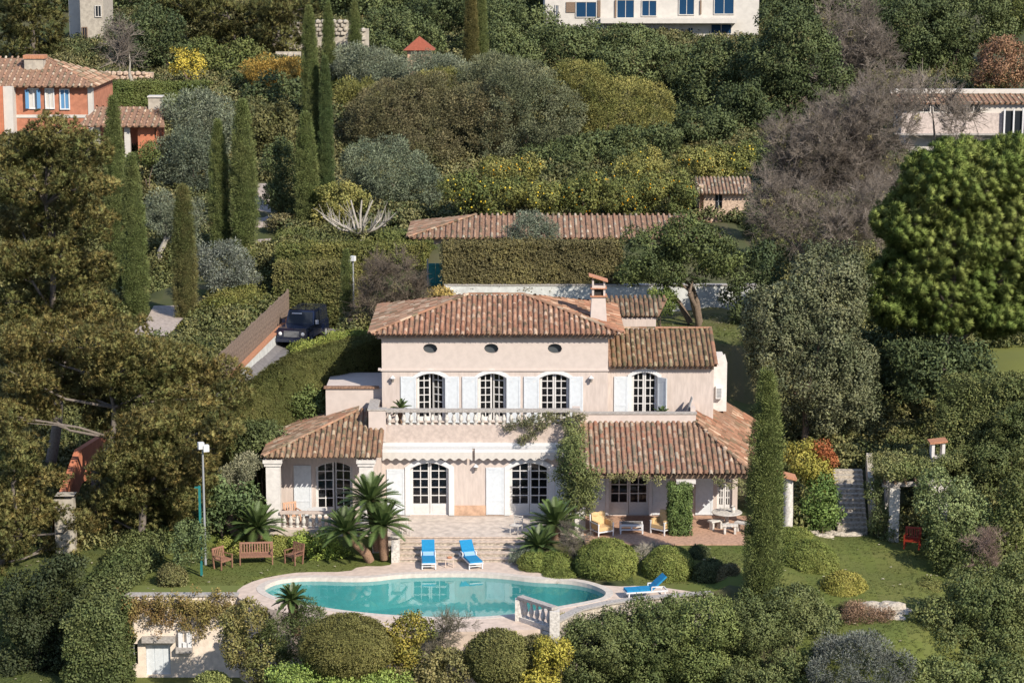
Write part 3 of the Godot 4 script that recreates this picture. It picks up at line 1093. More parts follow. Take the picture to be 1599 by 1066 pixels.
func villa() -> void:
	var v := thing("villa", "pale pink two storey villa with white shutters, balustrade and clay tile roofs", "villa")
	# ground floor: the front with two arched french windows, then the right part behind its porch
	var da := [-4.95, -3.08, 0.02, 2.66, 0.3]
	var db := [-0.11, 1.82, 0.02, 2.66, 0.3]
	var dc := [4.72, 6.68, 0.02, 2.45, 0.28]
	var b := MB.new()
	wall(b, -6.33, 3.3, -0.3, 4.2, 0.0, 0.35, [da, db])
	put("front_wall", b, M.stucco, v)
	b = MB.new()
	wall(b, 3.303, 9.6, -0.3, 3.8, -0.003, 0.35, [dc])
	wall(b, 9.601, 11.0, -0.3, 2.85, -0.003, 0.35, [[10.0, 10.75, 0.02, 2.3, 0.0]])
	put("porch_wall", b, M.stucco, v)
	b = MB.new()
	b.span(Vector3(-6.33, -0.3, -0.36), Vector3(-6.0, 4.2, -9))
	b.span(Vector3(10.7, -0.3, -0.36), Vector3(11.0, 2.85, -9))
	b.span(Vector3(-6.33, -0.3, -9.003), Vector3(9.9, 4.2, -9.3))
	b.span(Vector3(-5.99, -0.3, -0.36), Vector3(10.69, -0.004, -8.99))
	put("side_walls", b, M.stucco, v)
	b = MB.new()
	b.span(Vector3(-6.28, 3.85, -0.355), Vector3(3.3, 4.16, -9.2))
	b.span(Vector3(3.304, 3.6, -0.355), Vector3(9.7, 3.95, -9.2))
	put("first_floor", b, M.inside, v)
	b = MB.new()
	b.span(Vector3(-5.9, 0, -5.0), Vector3(10.6, 3.84, -5.2))
	b.span(Vector3(3.4, 0, -0.4), Vector3(3.6, 3.84, -4.98))
	b.span(Vector3(-6.0, 4.17, -5.5), Vector3(9.6, 6.6, -5.7))
	put("inner_wall", b, M.inside, v)
	# a peach plinth between the doors
	b = MB.new()
	b.span(Vector3(-2.86, 0.0, 0.002), Vector3(-0.36, 0.52, 0.022))
	put("plinth", b, M.peach, v)
	# first floor, set back behind the balcony
	var ups := [[-4.70, -3.31, 4.27, 6.68, 0.22], [-1.67, -0.29, 4.27, 6.68, 0.22], [1.36, 2.81, 4.27, 6.66, 0.22]]
	var ovals := []
	for x in [-4.02, -1.02, 2.1]:
		ovals.append([x - 0.36, x + 0.36, 7.66, 8.16, -1.0])
	b = MB.new()
	wall(b, -6.4, 4.72, 4.2, 6.83, -2.0, 0.35, ups)
	put("upper_wall", b, M.stucco, v)
	b = MB.new()
	wall(b, -6.4, 4.72, 6.831, 8.75, -2.0, 0.35, ovals)
	put("attic_wall", b, M.stucco_light, v)
	b = MB.new()
	b.span(Vector3(-6.4, 4.2, -2.36), Vector3(-6.05, 8.75, -9.3))
	b.span(Vector3(4.4, 4.2, -2.36), Vector3(4.72, 8.75, -9.3))
	b.span(Vector3(-6.4, 4.2, -9.301), Vector3(4.72, 8.75, -9.6))
	b.span(Vector3(-6.04, 8.45, -2.36), Vector3(4.39, 8.6, -9.29))
	put("upper_side_walls", b, M.stucco, v)
	b = MB.new()
	b.span(Vector3(-6.46, 6.8, -1.998), Vector3(4.76, 6.87, -1.93))
	b.span(Vector3(-6.58, 6.82, -1.97), Vector3(-6.401, 6.92, -2.2))
	put("string_course", b, M.stucco_light, v)
	for o in ovals:
		var g := MB.new()
		for k in 20:
			var a := TAU * k / 20.0
			var c := TAU * (k + 1) / 20.0
			var mid := Vector3((o[0] + o[1]) / 2, (o[2] + o[3]) / 2, -2.22)
			g.tri(mid, mid + Vector3(cos(a) * 0.36, sin(a) * 0.25, 0), mid + Vector3(cos(c) * 0.36, sin(c) * 0.25, 0), Vector3.BACK)
		put("oval_window", g, M.oval_glass, v)
	# wing to the right, set back further
	var dw := [5.92, 7.19, 4.45, 6.62, 0.2]
	b = MB.new()
	wall(b, 4.722, 9.98, 4.2, 7.0, -2.6, 0.35, [dw])
	put("wing_wall", b, M.stucco, v)
	b = MB.new()
	b.span(Vector3(9.65, 4.2, -2.96), Vector3(9.98, 7.0, -9.3))
	b.tri(Vector3(9.98, 7.0, -2.6), Vector3(9.98, 7.0, -9.3), Vector3(9.98, 8.1, -5.95), Vector3.RIGHT)
	b.tri(Vector3(9.9, 7.0, -2.6), Vector3(9.9, 7.0, -9.3), Vector3(9.9, 8.1, -5.95), Vector3.LEFT)
	b.span(Vector3(4.8, 4.2, -9.301), Vector3(9.98, 7.0, -9.6))
	b.span(Vector3(4.8, 6.8, -2.96), Vector3(9.64, 6.95, -9.29))
	put("wing_side_walls", b, M.stucco, v)
	# rear-left block with a tile coping
	b = MB.new()
	b.span(Vector3(-9.229, 5.806, -2.600), Vector3(-6.41, 3.6, -6.5))
	put("rear_left_wall", b, M.stucco_light, v)
	b = MB.new()
	b.span(Vector3(-9.316, 5.795, -2.500) + Vector3(0, 0.002, 0), Vector3(-9.343, 5.884, -2.850) + Vector3(2.75, 0, 0))
	put("coping", b, M.tile_bed, v)
	# windows
	for d in [da, db]:
		french_window(v, d, 0.0, 5, 0.55)
	french_window(v, dc, -0.003, 4, 0.62)
	french_window(v, [10.0, 10.75, 0.02, 2.3, 0.0], -0.003, 5, 0.5)
	for i in 3:
		french_window(v, ups[i], -2.0, 6, 0.2, [0.5, 0.35, 0.0][i])
	french_window(v, dw, -2.6, 5, 0.15, 0.0)
	b = MB.new()
	for d in [da, db]:
		arch_band(b, d, 0.0, 0.05, 0.26, true, 0.26)
	for d in ups:
		arch_band(b, d, -2.0, 0.05, 0.2, false, 0.32)
	arch_band(b, dw, -2.6, 0.05, 0.2, true, 0.2)
	arch_band(b, dc, -0.003, 0.04, 0.16, true, 0.16)
	put("surrounds", b, M.white_paint, v)
	for s in [[-5.48, -4.72], [-3.29, -2.6], [-2.45, -1.69], [-0.27, 0.42], [0.58, 1.34], [2.83, 3.5]]:
		shutter(v, s[0], s[1], 4.2, 6.52, -1.995)
	shutter(v, 5.05, 5.74, 4.32, 6.4, -2.595)
	shutter(v, 7.22, 7.8, 4.32, 6.4, -2.54, -0.75)
	shutter(v, -6.1, -5.25, 0.05, 2.34, 0.002)
	shutter(v, -1.26, -0.39, 0.05, 2.42, 0.002)
	shutter(v, 2.1, 2.9, 0.05, 2.42, 0.002)
	shutter(v, 3.75, 4.55, 0.05, 2.2, 0.002)
	shutter(v, 6.85, 7.7, 0.05, 2.2, 0.002)
	shutter(v, 8.95, 9.8, 0.05, 2.2, 0.002)
	for p in [Vector3(-5.868, 6.447, -2.000), Vector3(3.886, 6.447, -2.000), Vector3(-1.758, 2.473, 0.000)]:
		wall_lamp(v, p)
	# roofs
	var e := 8.72
	var y2 := 9.93
	var fl := Vector3(-6.95, e, -1.5)
	var fr := Vector3(5.42, e, -1.5)
	var bl := Vector3(-6.95, e, -10.1)
	var br := Vector3(5.42, e, -10.1)
	var rl := Vector3(-2.2, y2, -5.8)
	var rr := Vector3(0.6, y2, -5.8)
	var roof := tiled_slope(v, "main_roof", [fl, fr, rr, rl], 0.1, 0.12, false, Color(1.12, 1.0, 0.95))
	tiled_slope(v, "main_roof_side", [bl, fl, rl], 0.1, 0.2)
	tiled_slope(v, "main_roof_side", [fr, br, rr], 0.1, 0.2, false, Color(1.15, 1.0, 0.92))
	tiled_slope(v, "main_roof_back", [br, bl, rl, rr], 0.1, 0.2)
	ridge(roof, fl, rl)
	ridge(roof, fr, rr)
	ridge(roof, rl, rr)
	eave_row(roof, Vector3(-6.7, e - 0.2, -1.62), Vector3(5.15, e - 0.2, -1.62))
	b = MB.new()
	b.span(Vector3(-6.6, 8.45, -1.75), Vector3(5.0, 8.61, -1.98))
	put("eaves_moulding", b, M.stucco_grey, v)
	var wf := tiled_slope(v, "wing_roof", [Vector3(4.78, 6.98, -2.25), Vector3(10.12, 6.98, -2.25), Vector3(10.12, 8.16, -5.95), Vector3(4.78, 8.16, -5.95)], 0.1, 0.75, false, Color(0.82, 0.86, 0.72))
	tiled_slope(v, "wing_roof_back", [Vector3(10.12, 6.98, -9.65), Vector3(4.78, 6.98, -9.65), Vector3(4.78, 8.16, -5.95), Vector3(10.12, 8.16, -5.95)], 0.1, 0.7)
	ridge(wf, Vector3(4.8, 8.16, -5.95), Vector3(10.12, 8.16, -5.95))
	ridge(wf, Vector3(10.05, 6.98, -2.25), Vector3(10.05, 8.16, -5.95), 0.95)
	eave_row(wf, Vector3(4.85, 6.8, -2.32), Vector3(10.0, 6.8, -2.32))
	# right porch: front slope and the slope round the corner
	var q0 := Vector3(2.66, 2.86, 3.0)
	var q1 := Vector3(11.35, 2.86, 3.0)
	var q2 := Vector3(9.0, 4.42, -1.0)
	var q3 := Vector3(3.3, 4.42, -1.0)
	var porch := tiled_slope(v, "porch_roof", [q0, q1, q2, q3], 0.09, 0.4, true)
	tiled_slope(v, "porch_roof_side", [q1, Vector3(13.0, 2.86, -7.5), Vector3(10.0, 4.75, -7.5), q2], 0.09, 0.25, false, Color(1.05, 0.95, 0.9))
	ridge(porch, q1, q2)
	b = MB.new()
	b.span(Vector3(2.9, 2.55, 2.55), Vector3(11.2, 2.74, 2.75))
	put("porch_beam", b, M.old_wood, v)
	# left porch: a hipped roof
	var p0 := Vector3(-11.85, 3.52, 2.5)
	var p1 := Vector3(-6.2, 3.52, 2.5)
	var p2 := Vector3(-6.55, 4.85, -1.6)
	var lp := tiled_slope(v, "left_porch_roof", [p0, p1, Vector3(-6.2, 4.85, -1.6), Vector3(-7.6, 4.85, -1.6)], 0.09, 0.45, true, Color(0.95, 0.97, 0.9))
	tiled_slope(v, "left_porch_roof_side", [Vector3(-11.85, 3.52, -6.5), p0, Vector3(-7.6, 4.85, -1.6), Vector3(-7.6, 4.85, -6.5)], 0.09, 0.3)
	ridge(lp, p0, Vector3(-7.6, 4.85, -1.6), 1.1)
	# left porch: wall with its own french window, columns
	var dl := [-9.55, -7.75, 0.02, 2.75, 0.25]
	b = MB.new()
	wall(b, -11.6, -6.335, -0.3, 3.6, 0.3, 0.3, [dl])
	b.span(Vector3(-11.6, -0.3, -0.02), Vector3(-11.3, 3.6, -6))
	b.span(Vector3(-11.299, -0.3, -5.7), Vector3(-6.34, 3.6, -6))
	put("left_wing_wall", b, M.stucco, v)
	french_window(v, dl, 0.3, 5, 0.45, 0.25)
	shutter(v, -10.6, -9.75, 0.05, 2.6, 0.302)
	for x in [-11.4, -6.95]:
		b = MB.new()
		b.span(Vector3(x - 0.33, -0.8, 1.75), Vector3(x + 0.33, 3.05, 2.35))
		b.span(Vector3(x - 0.4, 3.051, 1.69), Vector3(x + 0.4, 3.2, 2.41))
		b.span(Vector3(x - 0.46, 3.201, 1.64), Vector3(x + 0.46, 3.38, 2.46))
		put("porch_column", b, M.white_stucco, v)
	for x in [8.25]:
		b = MB.new()
		b.span(Vector3(x - 0.3, -0.1, 2.35), Vector3(x + 0.3, 2.2, 2.85))
		b.span(Vector3(x - 0.38, 2.201, 2.28), Vector3(x + 0.38, 2.35, 2.92))
		b.span(Vector3(x - 0.46, 2.351, 2.2), Vector3(x + 0.46, 2.52, 3.0))
		put("porch_column", b, M.white_stucco, v)
	b = MB.new()
	b.span(Vector3(3.0, -0.1, 1.6), Vector3(3.5, 2.6, 2.7))
	put("corner_pier", b, M.white_stucco, v)
	# balcony: parapet, piers, rail, balusters
	b = MB.new()
	b.span(Vector3(-6.33, 3.62, 0.002), Vector3(3.3, 4.52, -0.28))
	put("balcony_wall", b, M.stucco_worn, v)
	b = MB.new()
	b.span(Vector3(-6.45, 3.5, 0.003), Vector3(3.25, 3.66, 0.14))
	b.span(Vector3(-6.4, 3.4, 0.001), Vector3(3.2, 3.499, 0.09))
	put("cornice", b, M.white_paint, v)
	b = MB.new()
	b.span(Vector3(-6.95, 3.7, 0.05), Vector3(-6.12, 5.25, -0.35))
	b.span(Vector3(-6.95, 3.7, -0.351), Vector3(-6.55, 5.25, -2.3))
	b.span(Vector3(3.31, 3.7, -1.0), Vector3(9.0, 4.85, -1.25))
	b.span(Vector3(2.95, 3.7, 0.02), Vector3(3.32, 5.2, -1.25))
	b.span(Vector3(8.75, 4.3, -1.26), Vector3(9.0, 5.1, -2.6))
	put("balcony_pier", b, M.stucco_light, v)
	b = MB.new()
	b.span(Vector3(-7.0, 5.251, 0.08), Vector3(-6.08, 5.33, -0.38))
	put("balcony_coping", b, M.grey_stone, v)
	b = MB.new()
	b.span(Vector3(-7.0, 5.251, -0.381), Vector3(-6.5, 5.33, -2.3))
	put("balcony_coping", b, M.grey_stone, v)
	b = MB.new()
	b.span(Vector3(3.322, 4.851, -0.95), Vector3(9.05, 4.92, -1.3))
	put("balcony_coping", b, M.grey_stone, v)
	var rail := MB.new()
	rail.span(Vector3(-6.11, 5.16, 0.05), Vector3(3.3, 5.3, -0.3))
	var bal := put("balustrade", rail, M.grey_stone, v)
	var turned := MB.new()
	turned.lathe(Vector3.ZERO, [[0.1, 0.0], [0.1, 0.06], [0.05, 0.09], [0.07, 0.14], [0.115, 0.25], [0.1, 0.33], [0.055, 0.46], [0.05, 0.53], [0.085, 0.57], [0.085, 0.635]], 8)
	var tm := turned.mesh()
	for i in 26:
		var o := piece("baluster", tm, M.white_stone, bal, i)
		o.position = Vector3(-5.95 + i * 0.347, 4.521, -0.13)
	# awnings rolled up under the balcony
	for s in [[-6.28, -1.92], [-1.8, 2.75]]:
		b = MB.new()
		b.span(Vector3(s[0], 3.2, 0.005), Vector3(s[1], 3.37, 0.34))
		var aw := put("awning", b, M.white_paint, v)
		b = MB.new()
		var n := int((s[1] - s[0]) / 0.4)
		for k in n * 6:
			var xa: float = lerpf(s[0], s[1], k / (n * 6.0))
			var xb: float = lerpf(s[0], s[1], (k + 1) / (n * 6.0))
			var ya := 2.9 - 0.06 * cos(TAU * k / 6.0)
			var yb := 2.9 - 0.06 * cos(TAU * (k + 1) / 6.0)
			b.quad(Vector3(xa, ya, 0.352), Vector3(xb, yb, 0.352), Vector3(xb, 3.25, 0.343), Vector3(xa, 3.25, 0.343), Vector3.BACK)
		put("valance", b, M.canvas, aw)
	# chimney with two tiers of clay caps
	b = MB.new()
	var ch := Vector3(4.3, 0, -4.0)
	for k in 1:
		var w0 := 0.43
		var w1 := 0.34
		for s in [[Vector3(1, 0, 0), Vector3(0, 0, 1)], [Vector3(-1, 0, 0), Vector3(0, 0, 1)], [Vector3(0, 0, 1), Vector3(1, 0, 0)], [Vector3(0, 0, -1), Vector3(1, 0, 0)]]:
			var d: Vector3 = s[0]
			var t: Vector3 = s[1]
			b.quad(ch + Vector3(0, 8.6, 0) + (d - t) * w0, ch + Vector3(0, 8.6, 0) + (d + t) * w0, ch + Vector3(0, 10.2, 0) + (d + t) * w1, ch + Vector3(0, 10.2, 0) + (d - t) * w1, d)
	b.span(ch + Vector3(-0.33, 10.62, -0.33), ch + Vector3(0.33, 10.75, 0.33))
	for x in [-0.28, 0.28]:
		b.span(ch + Vector3(x - 0.05, 10.22, -0.33), ch + Vector3(x + 0.05, 10.6, 0.33))
		b.span(ch + Vector3(x - 0.04, 10.76, -0.3), ch + Vector3(x + 0.04, 11.0, 0.3))
	var chim := put("chimney", b, M.stucco_light, v)
	b = MB.new()
	b.span(ch + Vector3(-0.42, 10.202, -0.42), ch + Vector3(0.42, 10.26, 0.42))
	b.span(ch + Vector3(-0.4, 10.602, -0.4), ch + Vector3(0.4, 10.65, 0.4))
	b.box(ch + Vector3(-0.02, 11.12, 0), Vector3(0.98, 0.06, 0.85), Basis(Vector3.BACK, -0.3))
	put("chimney_cap", b, M.clay, chim)
	b = MB.new()
	b.span(ch + Vector3(-0.22, 10.28, -0.2), ch + Vector3(0.22, 10.6, 0.2))
	put("flue", b, M.soot, chim)
	# low grey-tiled roof at the back and the white block with its cooler unit
	tiled_slope(v, "rear_roof", [Vector3(4.9, 8.02, -10.5), Vector3(7.7, 8.02, -10.5), Vector3(8.3, 8.62, -12.6), Vector3(4.9, 8.62, -12.6)], 0.1, 1.0, false, Color(0.75, 0.8, 0.75))
	b = MB.new()
	b.span(Vector3(4.9, 3.5, -10.6), Vector3(7.6, 7.9, -13))
	put("rear_wall", b, M.stucco, v)
	b = MB.new()
	b.span(Vector3(10.12, 4.2, -4.6), Vector3(10.82, 6.7, -7.5))
	b.tri(Vector3(10.12, 6.7, -4.6), Vector3(10.82, 6.7, -4.6), Vector3(10.7, 7.15, -4.6), Vector3.BACK)
	put("white_side_wall", b, M.white_stucco, v)
	b = MB.new()
	b.span(Vector3(10.25, 4.9, -4.598), Vector3(10.6, 5.5, -4.3))
	var ac := put("cooler_unit", b, M.white_paint, v)
	b = MB.new()
	for k in 7:
		b.span(Vector3(10.3, 4.97 + k * 0.07, -4.298), Vector3(10.53, 5.01 + k * 0.07, -4.28))
	put("grille", b, M.grey_metal, ac)
	# the solar panel leaning on the balcony wall
	b = MB.new()
	b.box(Vector3(8.72, 5.05, -1.9), Vector3(0.05, 0.95, 0.5), Basis(Vector3.BACK, -0.3))
	put("grey_panel", b, M.grey_metal, v)


# ---------------------------------------------------------------- things in the garden

func lounger(label: String, at: Vector3, turn: float) -> Node3D:
	var o := thing("sun_lounger", label, "sun lounger", at, turn, "blue sun loungers by the pool")
	var b := MB.new()
	for x in [-0.31, 0.31]:
		b.bar(Vector3(x, 0.29, -0.95), Vector3(x, 0.29, 0.95), 0.05, 0.06)
	b.bar(Vector3(-0.31, 0.29, 0.93), Vector3(0.31, 0.29, 0.93), 0.05, 0.06)
	b.bar(Vector3(-0.31, 0.29, -0.93), Vector3(0.31, 0.29, -0.93), 0.05, 0.06)
	b.bar(Vector3(-0.31, 0.14, 0.82), Vector3(0.31, 0.14, 0.82), 0.04, 0.04)
	put("frame", b, M.white_paint, o)
	for x in [-0.31, 0.31]:
		for z in [-0.8, 0.82]:
			b = MB.new()
			b.bar(Vector3(x, 0.28, z), Vector3(x, 0.0, z * 1.04), 0.05, 0.05)
			put("leg", b, M.white_paint, o)
		b = MB.new()
		b.bar(Vector3(x * 1.03, 0.32, -0.2), Vector3(x * 1.03, 0.5, -0.2), 0.05, 0.04)
		b.bar(Vector3(x * 1.03, 0.5, -0.2), Vector3(x * 1.03, 0.5, -0.6), 0.05, 0.04)
		put("armrest", b, M.white_paint, o)
	b = MB.new()
	for k in 4:
		b.box(Vector3(0, 0.355, -0.1 + k * 0.292), Vector3(0.6, 0.07 + 0.01 * (k % 2), 0.285))
	put("seat_cushion", b, M.blue_cloth, o)
	b = MB.new()
	var t := Basis(Vector3.RIGHT, 0.72)
	for k in 3:
		b.box(Vector3(0, 0.37, -0.25) + t * Vector3(0, 0, -0.12 - k * 0.29), Vector3(0.6, 0.07 + 0.01 * (k % 2), 0.285), t)
	put("back_cushion", b, M.blue_cloth, o)
	return o


func slatted_seat(called: String, label: String, category: String, at: Vector3, turn: float, wide: float, m: Material, group := "") -> Node3D:
	var o := thing(called, label, category, at, turn, group)
	var n := 0
	for k in 5:
		var b := MB.new()
		b.box(Vector3(0, 0.43, -0.2 + k * 0.1), Vector3(wide - 0.06, 0.025, 0.075))
		piece("seat_slat", b, m, o, n)
		n += 1
	var t := Basis(Vector3.RIGHT, -0.2)
	var slats := int(wide / 0.12)
	n = 0
	for k in slats:
		var b := MB.new()
		b.box(Vector3(lerpf(-wide / 2 + 0.1, wide / 2 - 0.1, k / float(slats - 1)), 0.68, -0.3), Vector3(0.06, 0.44, 0.02), t)
		piece("back_slat", b, m, o, n)
		n += 1
	var b := MB.new()
	b.box(Vector3(0, 0.91, -0.345), Vector3(wide, 0.09, 0.035), t)
	b.box(Vector3(0, 0.47, -0.255), Vector3(wide, 0.05, 0.035), t)
	b.box(Vector3(0, 0.39, 0.22), Vector3(wide, 0.07, 0.03))
	put("rail", b, m, o)
	for s in [-1.0, 1.0]:
		b = MB.new()
		b.bar(Vector3(s * (wide / 2 - 0.03), 0.63, -0.3), Vector3(s * (wide / 2 - 0.03), 0.63, 0.28), 0.07, 0.03)
		piece("armrest", b, m, o, 0 if s < 0 else 1)
		b = MB.new()
		b.bar(Vector3(s * (wide / 2 - 0.03), 0.0, 0.23), Vector3(s * (wide / 2 - 0.03), 0.62, 0.23), 0.055, 0.055)
		piece("leg", b, m, o, 0 if s < 0 else 1)
		b = MB.new()
		b.bar(Vector3(s * (wide / 2 - 0.03), 0.0, -0.24), Vector3(s * (wide / 2 - 0.03), 0.93, -0.36), 0.055, 0.055)
		piece("leg", b, m, o, 2 if s < 0 else 3)
	return o


func patio_armchair(label: String, at: Vector3, turn: float) -> void:
	var o := thing("patio_armchair", label, "armchair", at, turn, "white armchairs with yellow cushions")
	var b := MB.new()
	for x in [-0.4, 0.4]:
		for z in [-0.36, 0.36]:
			b.bar(Vector3(x, 0, z), Vector3(x, 0.62 if z > 0 else 0.95, z * (1.0 if z > 0 else 1.2)), 0.05, 0.05)
		b.bar(Vector3(x, 0.62, -0.4), Vector3(x, 0.62, 0.4), 0.07, 0.04)
		b.bar(Vector3(x, 0.24, -0.36), Vector3(x, 0.24, 0.36), 0.04, 0.04)
	for z in [-0.36, 0.36]:
		b.bar(Vector3(-0.4, 0.24, z), Vector3(0.4, 0.24, z), 0.04, 0.06)
	put("frame", b, M.white_paint, o)
	for q in [["seat_cushion", Vector3(0, 0.38, 0.02), Vector3(0.72, 0.17, 0.72), 0.0], ["back_cushion", Vector3(0, 0.72, -0.36), Vector3(0.74, 0.6, 0.16), -0.22], ["side_cushion", Vector3(-0.36, 0.58, 0.02), Vector3(0.1, 0.26, 0.66), 0.0], ["side_cushion", Vector3(0.36, 0.58, 0.02), Vector3(0.1, 0.26, 0.66), 0.0]]:
		b = MB.new()
		b.box(q[1], q[2], Basis(Vector3.RIGHT, q[3]))
		put(q[0], b, M.yellow_cloth, o)
	b = MB.new()
	b.ellipsoid(Vector3(-0.18, 0.92, -0.38), Vector3(0.2, 0.14, 0.1), 0.1)
	b.ellipsoid(Vector3(0.2, 0.94, -0.38), Vector3(0.2, 0.13, 0.1), 0.1)
	put("pillow", b, M.yellow_cloth, o)


func off_road_car(at: Vector3, turn: float) -> void:
	var o := thing("parked_car", "dark navy boxy off-road car parked on the drive beside the plank fence", "car", at, turn)
	var b := MB.new()
	b.box(Vector3(0, 0.78, 0.1), Vector3(1.8, 0.62, 4.4))
	b.box(Vector3(0, 1.12, 1.45), Vector3(1.7, 0.1, 1.5))
	for x in [-0.9, 0.9]:
		for z in [-1.35, 1.45]:
			b.box(Vector3(x, 0.78, z), Vector3(0.14, 0.3, 0.95))
	b.box(Vector3(0, 0.5, 2.36), Vector3(1.85, 0.2, 0.16))
	put("body", b, M.navy_paint, o)
	b = MB.new()
	var c := [Vector3(-0.86, 1.09, 0.72), Vector3(0.86, 1.09, 0.72), Vector3(0.78, 1.9, 0.35), Vector3(-0.78, 1.9, 0.35), Vector3(-0.86, 1.09, -2.05), Vector3(0.86, 1.09, -2.05), Vector3(0.8, 1.9, -1.95), Vector3(-0.8, 1.9, -1.95)]
	b.quad(c[3], c[2], c[6], c[7], Vector3.UP)
	b.quad(c[4], c[5], c[6], c[7], Vector3.FORWARD)
	for s in [[0, 3, 7, 4, -1], [1, 2, 6, 5, 1]]:
		b.quad(c[s[0]], c[s[1]], c[s[2]], c[s[3]], Vector3.RIGHT * s[4])
	b.quad(c[0], c[1], c[2], c[3], Vector3.BACK)
	b.box(Vector3(0, 1.93, -0.8), Vector3(1.5, 0.05, 2.2))
	put("cabin", b, M.navy_paint, o)
	b = MB.new()
	b.quad(Vector3(-0.76, 1.2, 0.69), Vector3(0.76, 1.2, 0.69), Vector3(0.7, 1.83, 0.405), Vector3(-0.7, 1.83, 0.405), Vector3.BACK)
	put("windscreen", b, M.dark_glass, o)
	b = MB.new()
	b.box(Vector3(-0.25, 1.74, 0.46), Vector3(0.6, 0.07, 0.02), Basis(Vector3.RIGHT, -0.42))
	put("sun_strip", b, M.white_paint, o)
	for s in [-1.0, 1.0]:
		b = MB.new()
		for z in [[0.3, -0.75], [-0.85, -1.85]]:
			b.quad(Vector3(s * 0.858, 1.2, z[0]), Vector3(s * 0.858, 1.2, z[1]), Vector3(s * 0.805, 1.8, z[1] + 0.05), Vector3(s * 0.805, 1.8, z[0] - 0.1), Vector3.RIGHT * s)
		put("side_windows", b, M.dark_glass, o)
		b = MB.new()
		b.box(Vector3(s * 1.02, 1.3, 0.6), Vector3(0.18, 0.22, 0.08))
		put("mirror", b, M.white_paint if s > 0 else M.navy_paint, o)
		b = MB.new()
		b.ellipsoid(Vector3(s * 0.68, 0.86, 2.3), Vector3(0.11, 0.11, 0.05))
		put("headlight", b, M.chrome, o)
		for z in [-1.35, 1.45]:
			b = MB.new()
			b.tube([Vector3(s * 0.7, 0.38, z), Vector3(s * 0.94, 0.38, z)], [0.38, 0.38], 16)
			var w := put("wheel", b, M.tyre, o)
			b = MB.new()
			b.tube([Vector3(s * 0.93, 0.38, z), Vector3(s * 0.955, 0.38, z)], [0.22, 0.2], 12)
			put("rim", b, M.grey_metal, w)
	b = MB.new()
	for k in 5:
		b.box(Vector3(0, 0.72 + k * 0.07, 2.31), Vector3(0.9, 0.03, 0.03))
	put("grille", b, M.grey_metal, o)


func simple_house(o: Node3D, called: String, x0: float, x1: float, y0: float, y1: float, z: float, deep: float, m: Material) -> MeshInstance3D:
	var b := MB.new()
	b.span(Vector3(x0, y0, z), Vector3(x1, y1, z - deep))
	return put(called, b, m, o)


func window_on(o: Node3D, x0: float, x1: float, y0: float, y1: float, z: float, frame: Material, glass: Material, shutters: Material = null) -> void:
	var b := MB.new()
	var t := 0.09
	b.span(Vector3(x0 - t, y0 - t, z), Vector3(x1 + t, y0, z + 0.07))
	b.span(Vector3(x0 - t, y1, z), Vector3(x1 + t, y1 + t, z + 0.07))
	b.span(Vector3(x0 - t, y0, z), Vector3(x0, y1, z + 0.07))
	b.span(Vector3(x1, y0, z), Vector3(x1 + t, y1, z + 0.07))
	b.span(Vector3((x0 + x1) / 2 - 0.03, y0, z + 0.021), Vector3((x0 + x1) / 2 + 0.03, y1, z + 0.05))
	var w := put("window", b, frame, o)
	b = MB.new()
	b.span(Vector3(x0, y0, z), Vector3(x1, y1, z + 0.02))
	put("pane", b, glass, w)
	if shutters:
		for s in [-1.0, 1.0]:
			var e := x0 - t if s < 0 else x1 + t
			b = MB.new()
			for k in 8:
				b.box(Vector3(e + s * 0.22, lerpf(y0, y1, (k + 0.5) / 8.0), z + 0.05), Vector3(0.42, (y1 - y0) / 8.0 * 0.85, 0.04), Basis(Vector3.RIGHT, 0.25))
			put("shutter", b, shutters, w)


func strip(called: String, label: String, pts: Array, wide: float, m: Material, lift := 0.06) -> void:
	# a path that lies on the ground along the given points
	var line := []
	for i in pts.size() - 1:
		for k in 6:
			line.append(pts[i].lerp(pts[i + 1], k / 6.0))
	line.append(pts[-1])
	var b := MB.new()
	var prev := []
	for i in line.size():
		var d: Vector3 = line[mini(i + 1, line.size() - 1)] - line[maxi(i - 1, 0)]
		var s := Vector3(-d.z, 0, d.x).normalized() * wide / 2
		var row := []
		for k in 5:
			var p: Vector3 = line[i] + s * (k / 2.0 - 1.0)
			row.append(Vector3(p.x, ground_height(p.x, p.z) + lift, p.z))
		if prev:
			for k in 4:
				b.quad(prev[k], prev[k + 1], row[k + 1], row[k], Vector3.UP)
		prev = row
	alone(called, b, m, label, called.replace("_", " "), "", "structure")


func boulder(size: Vector3, seed_: int) -> MB:
	var b := MB.new()
	b.ellipsoid(Vector3(0, size.y * 0.3, 0), size, 0.5, seed_, 12)
	return b


# ---------------------------------------------------------------- the scene

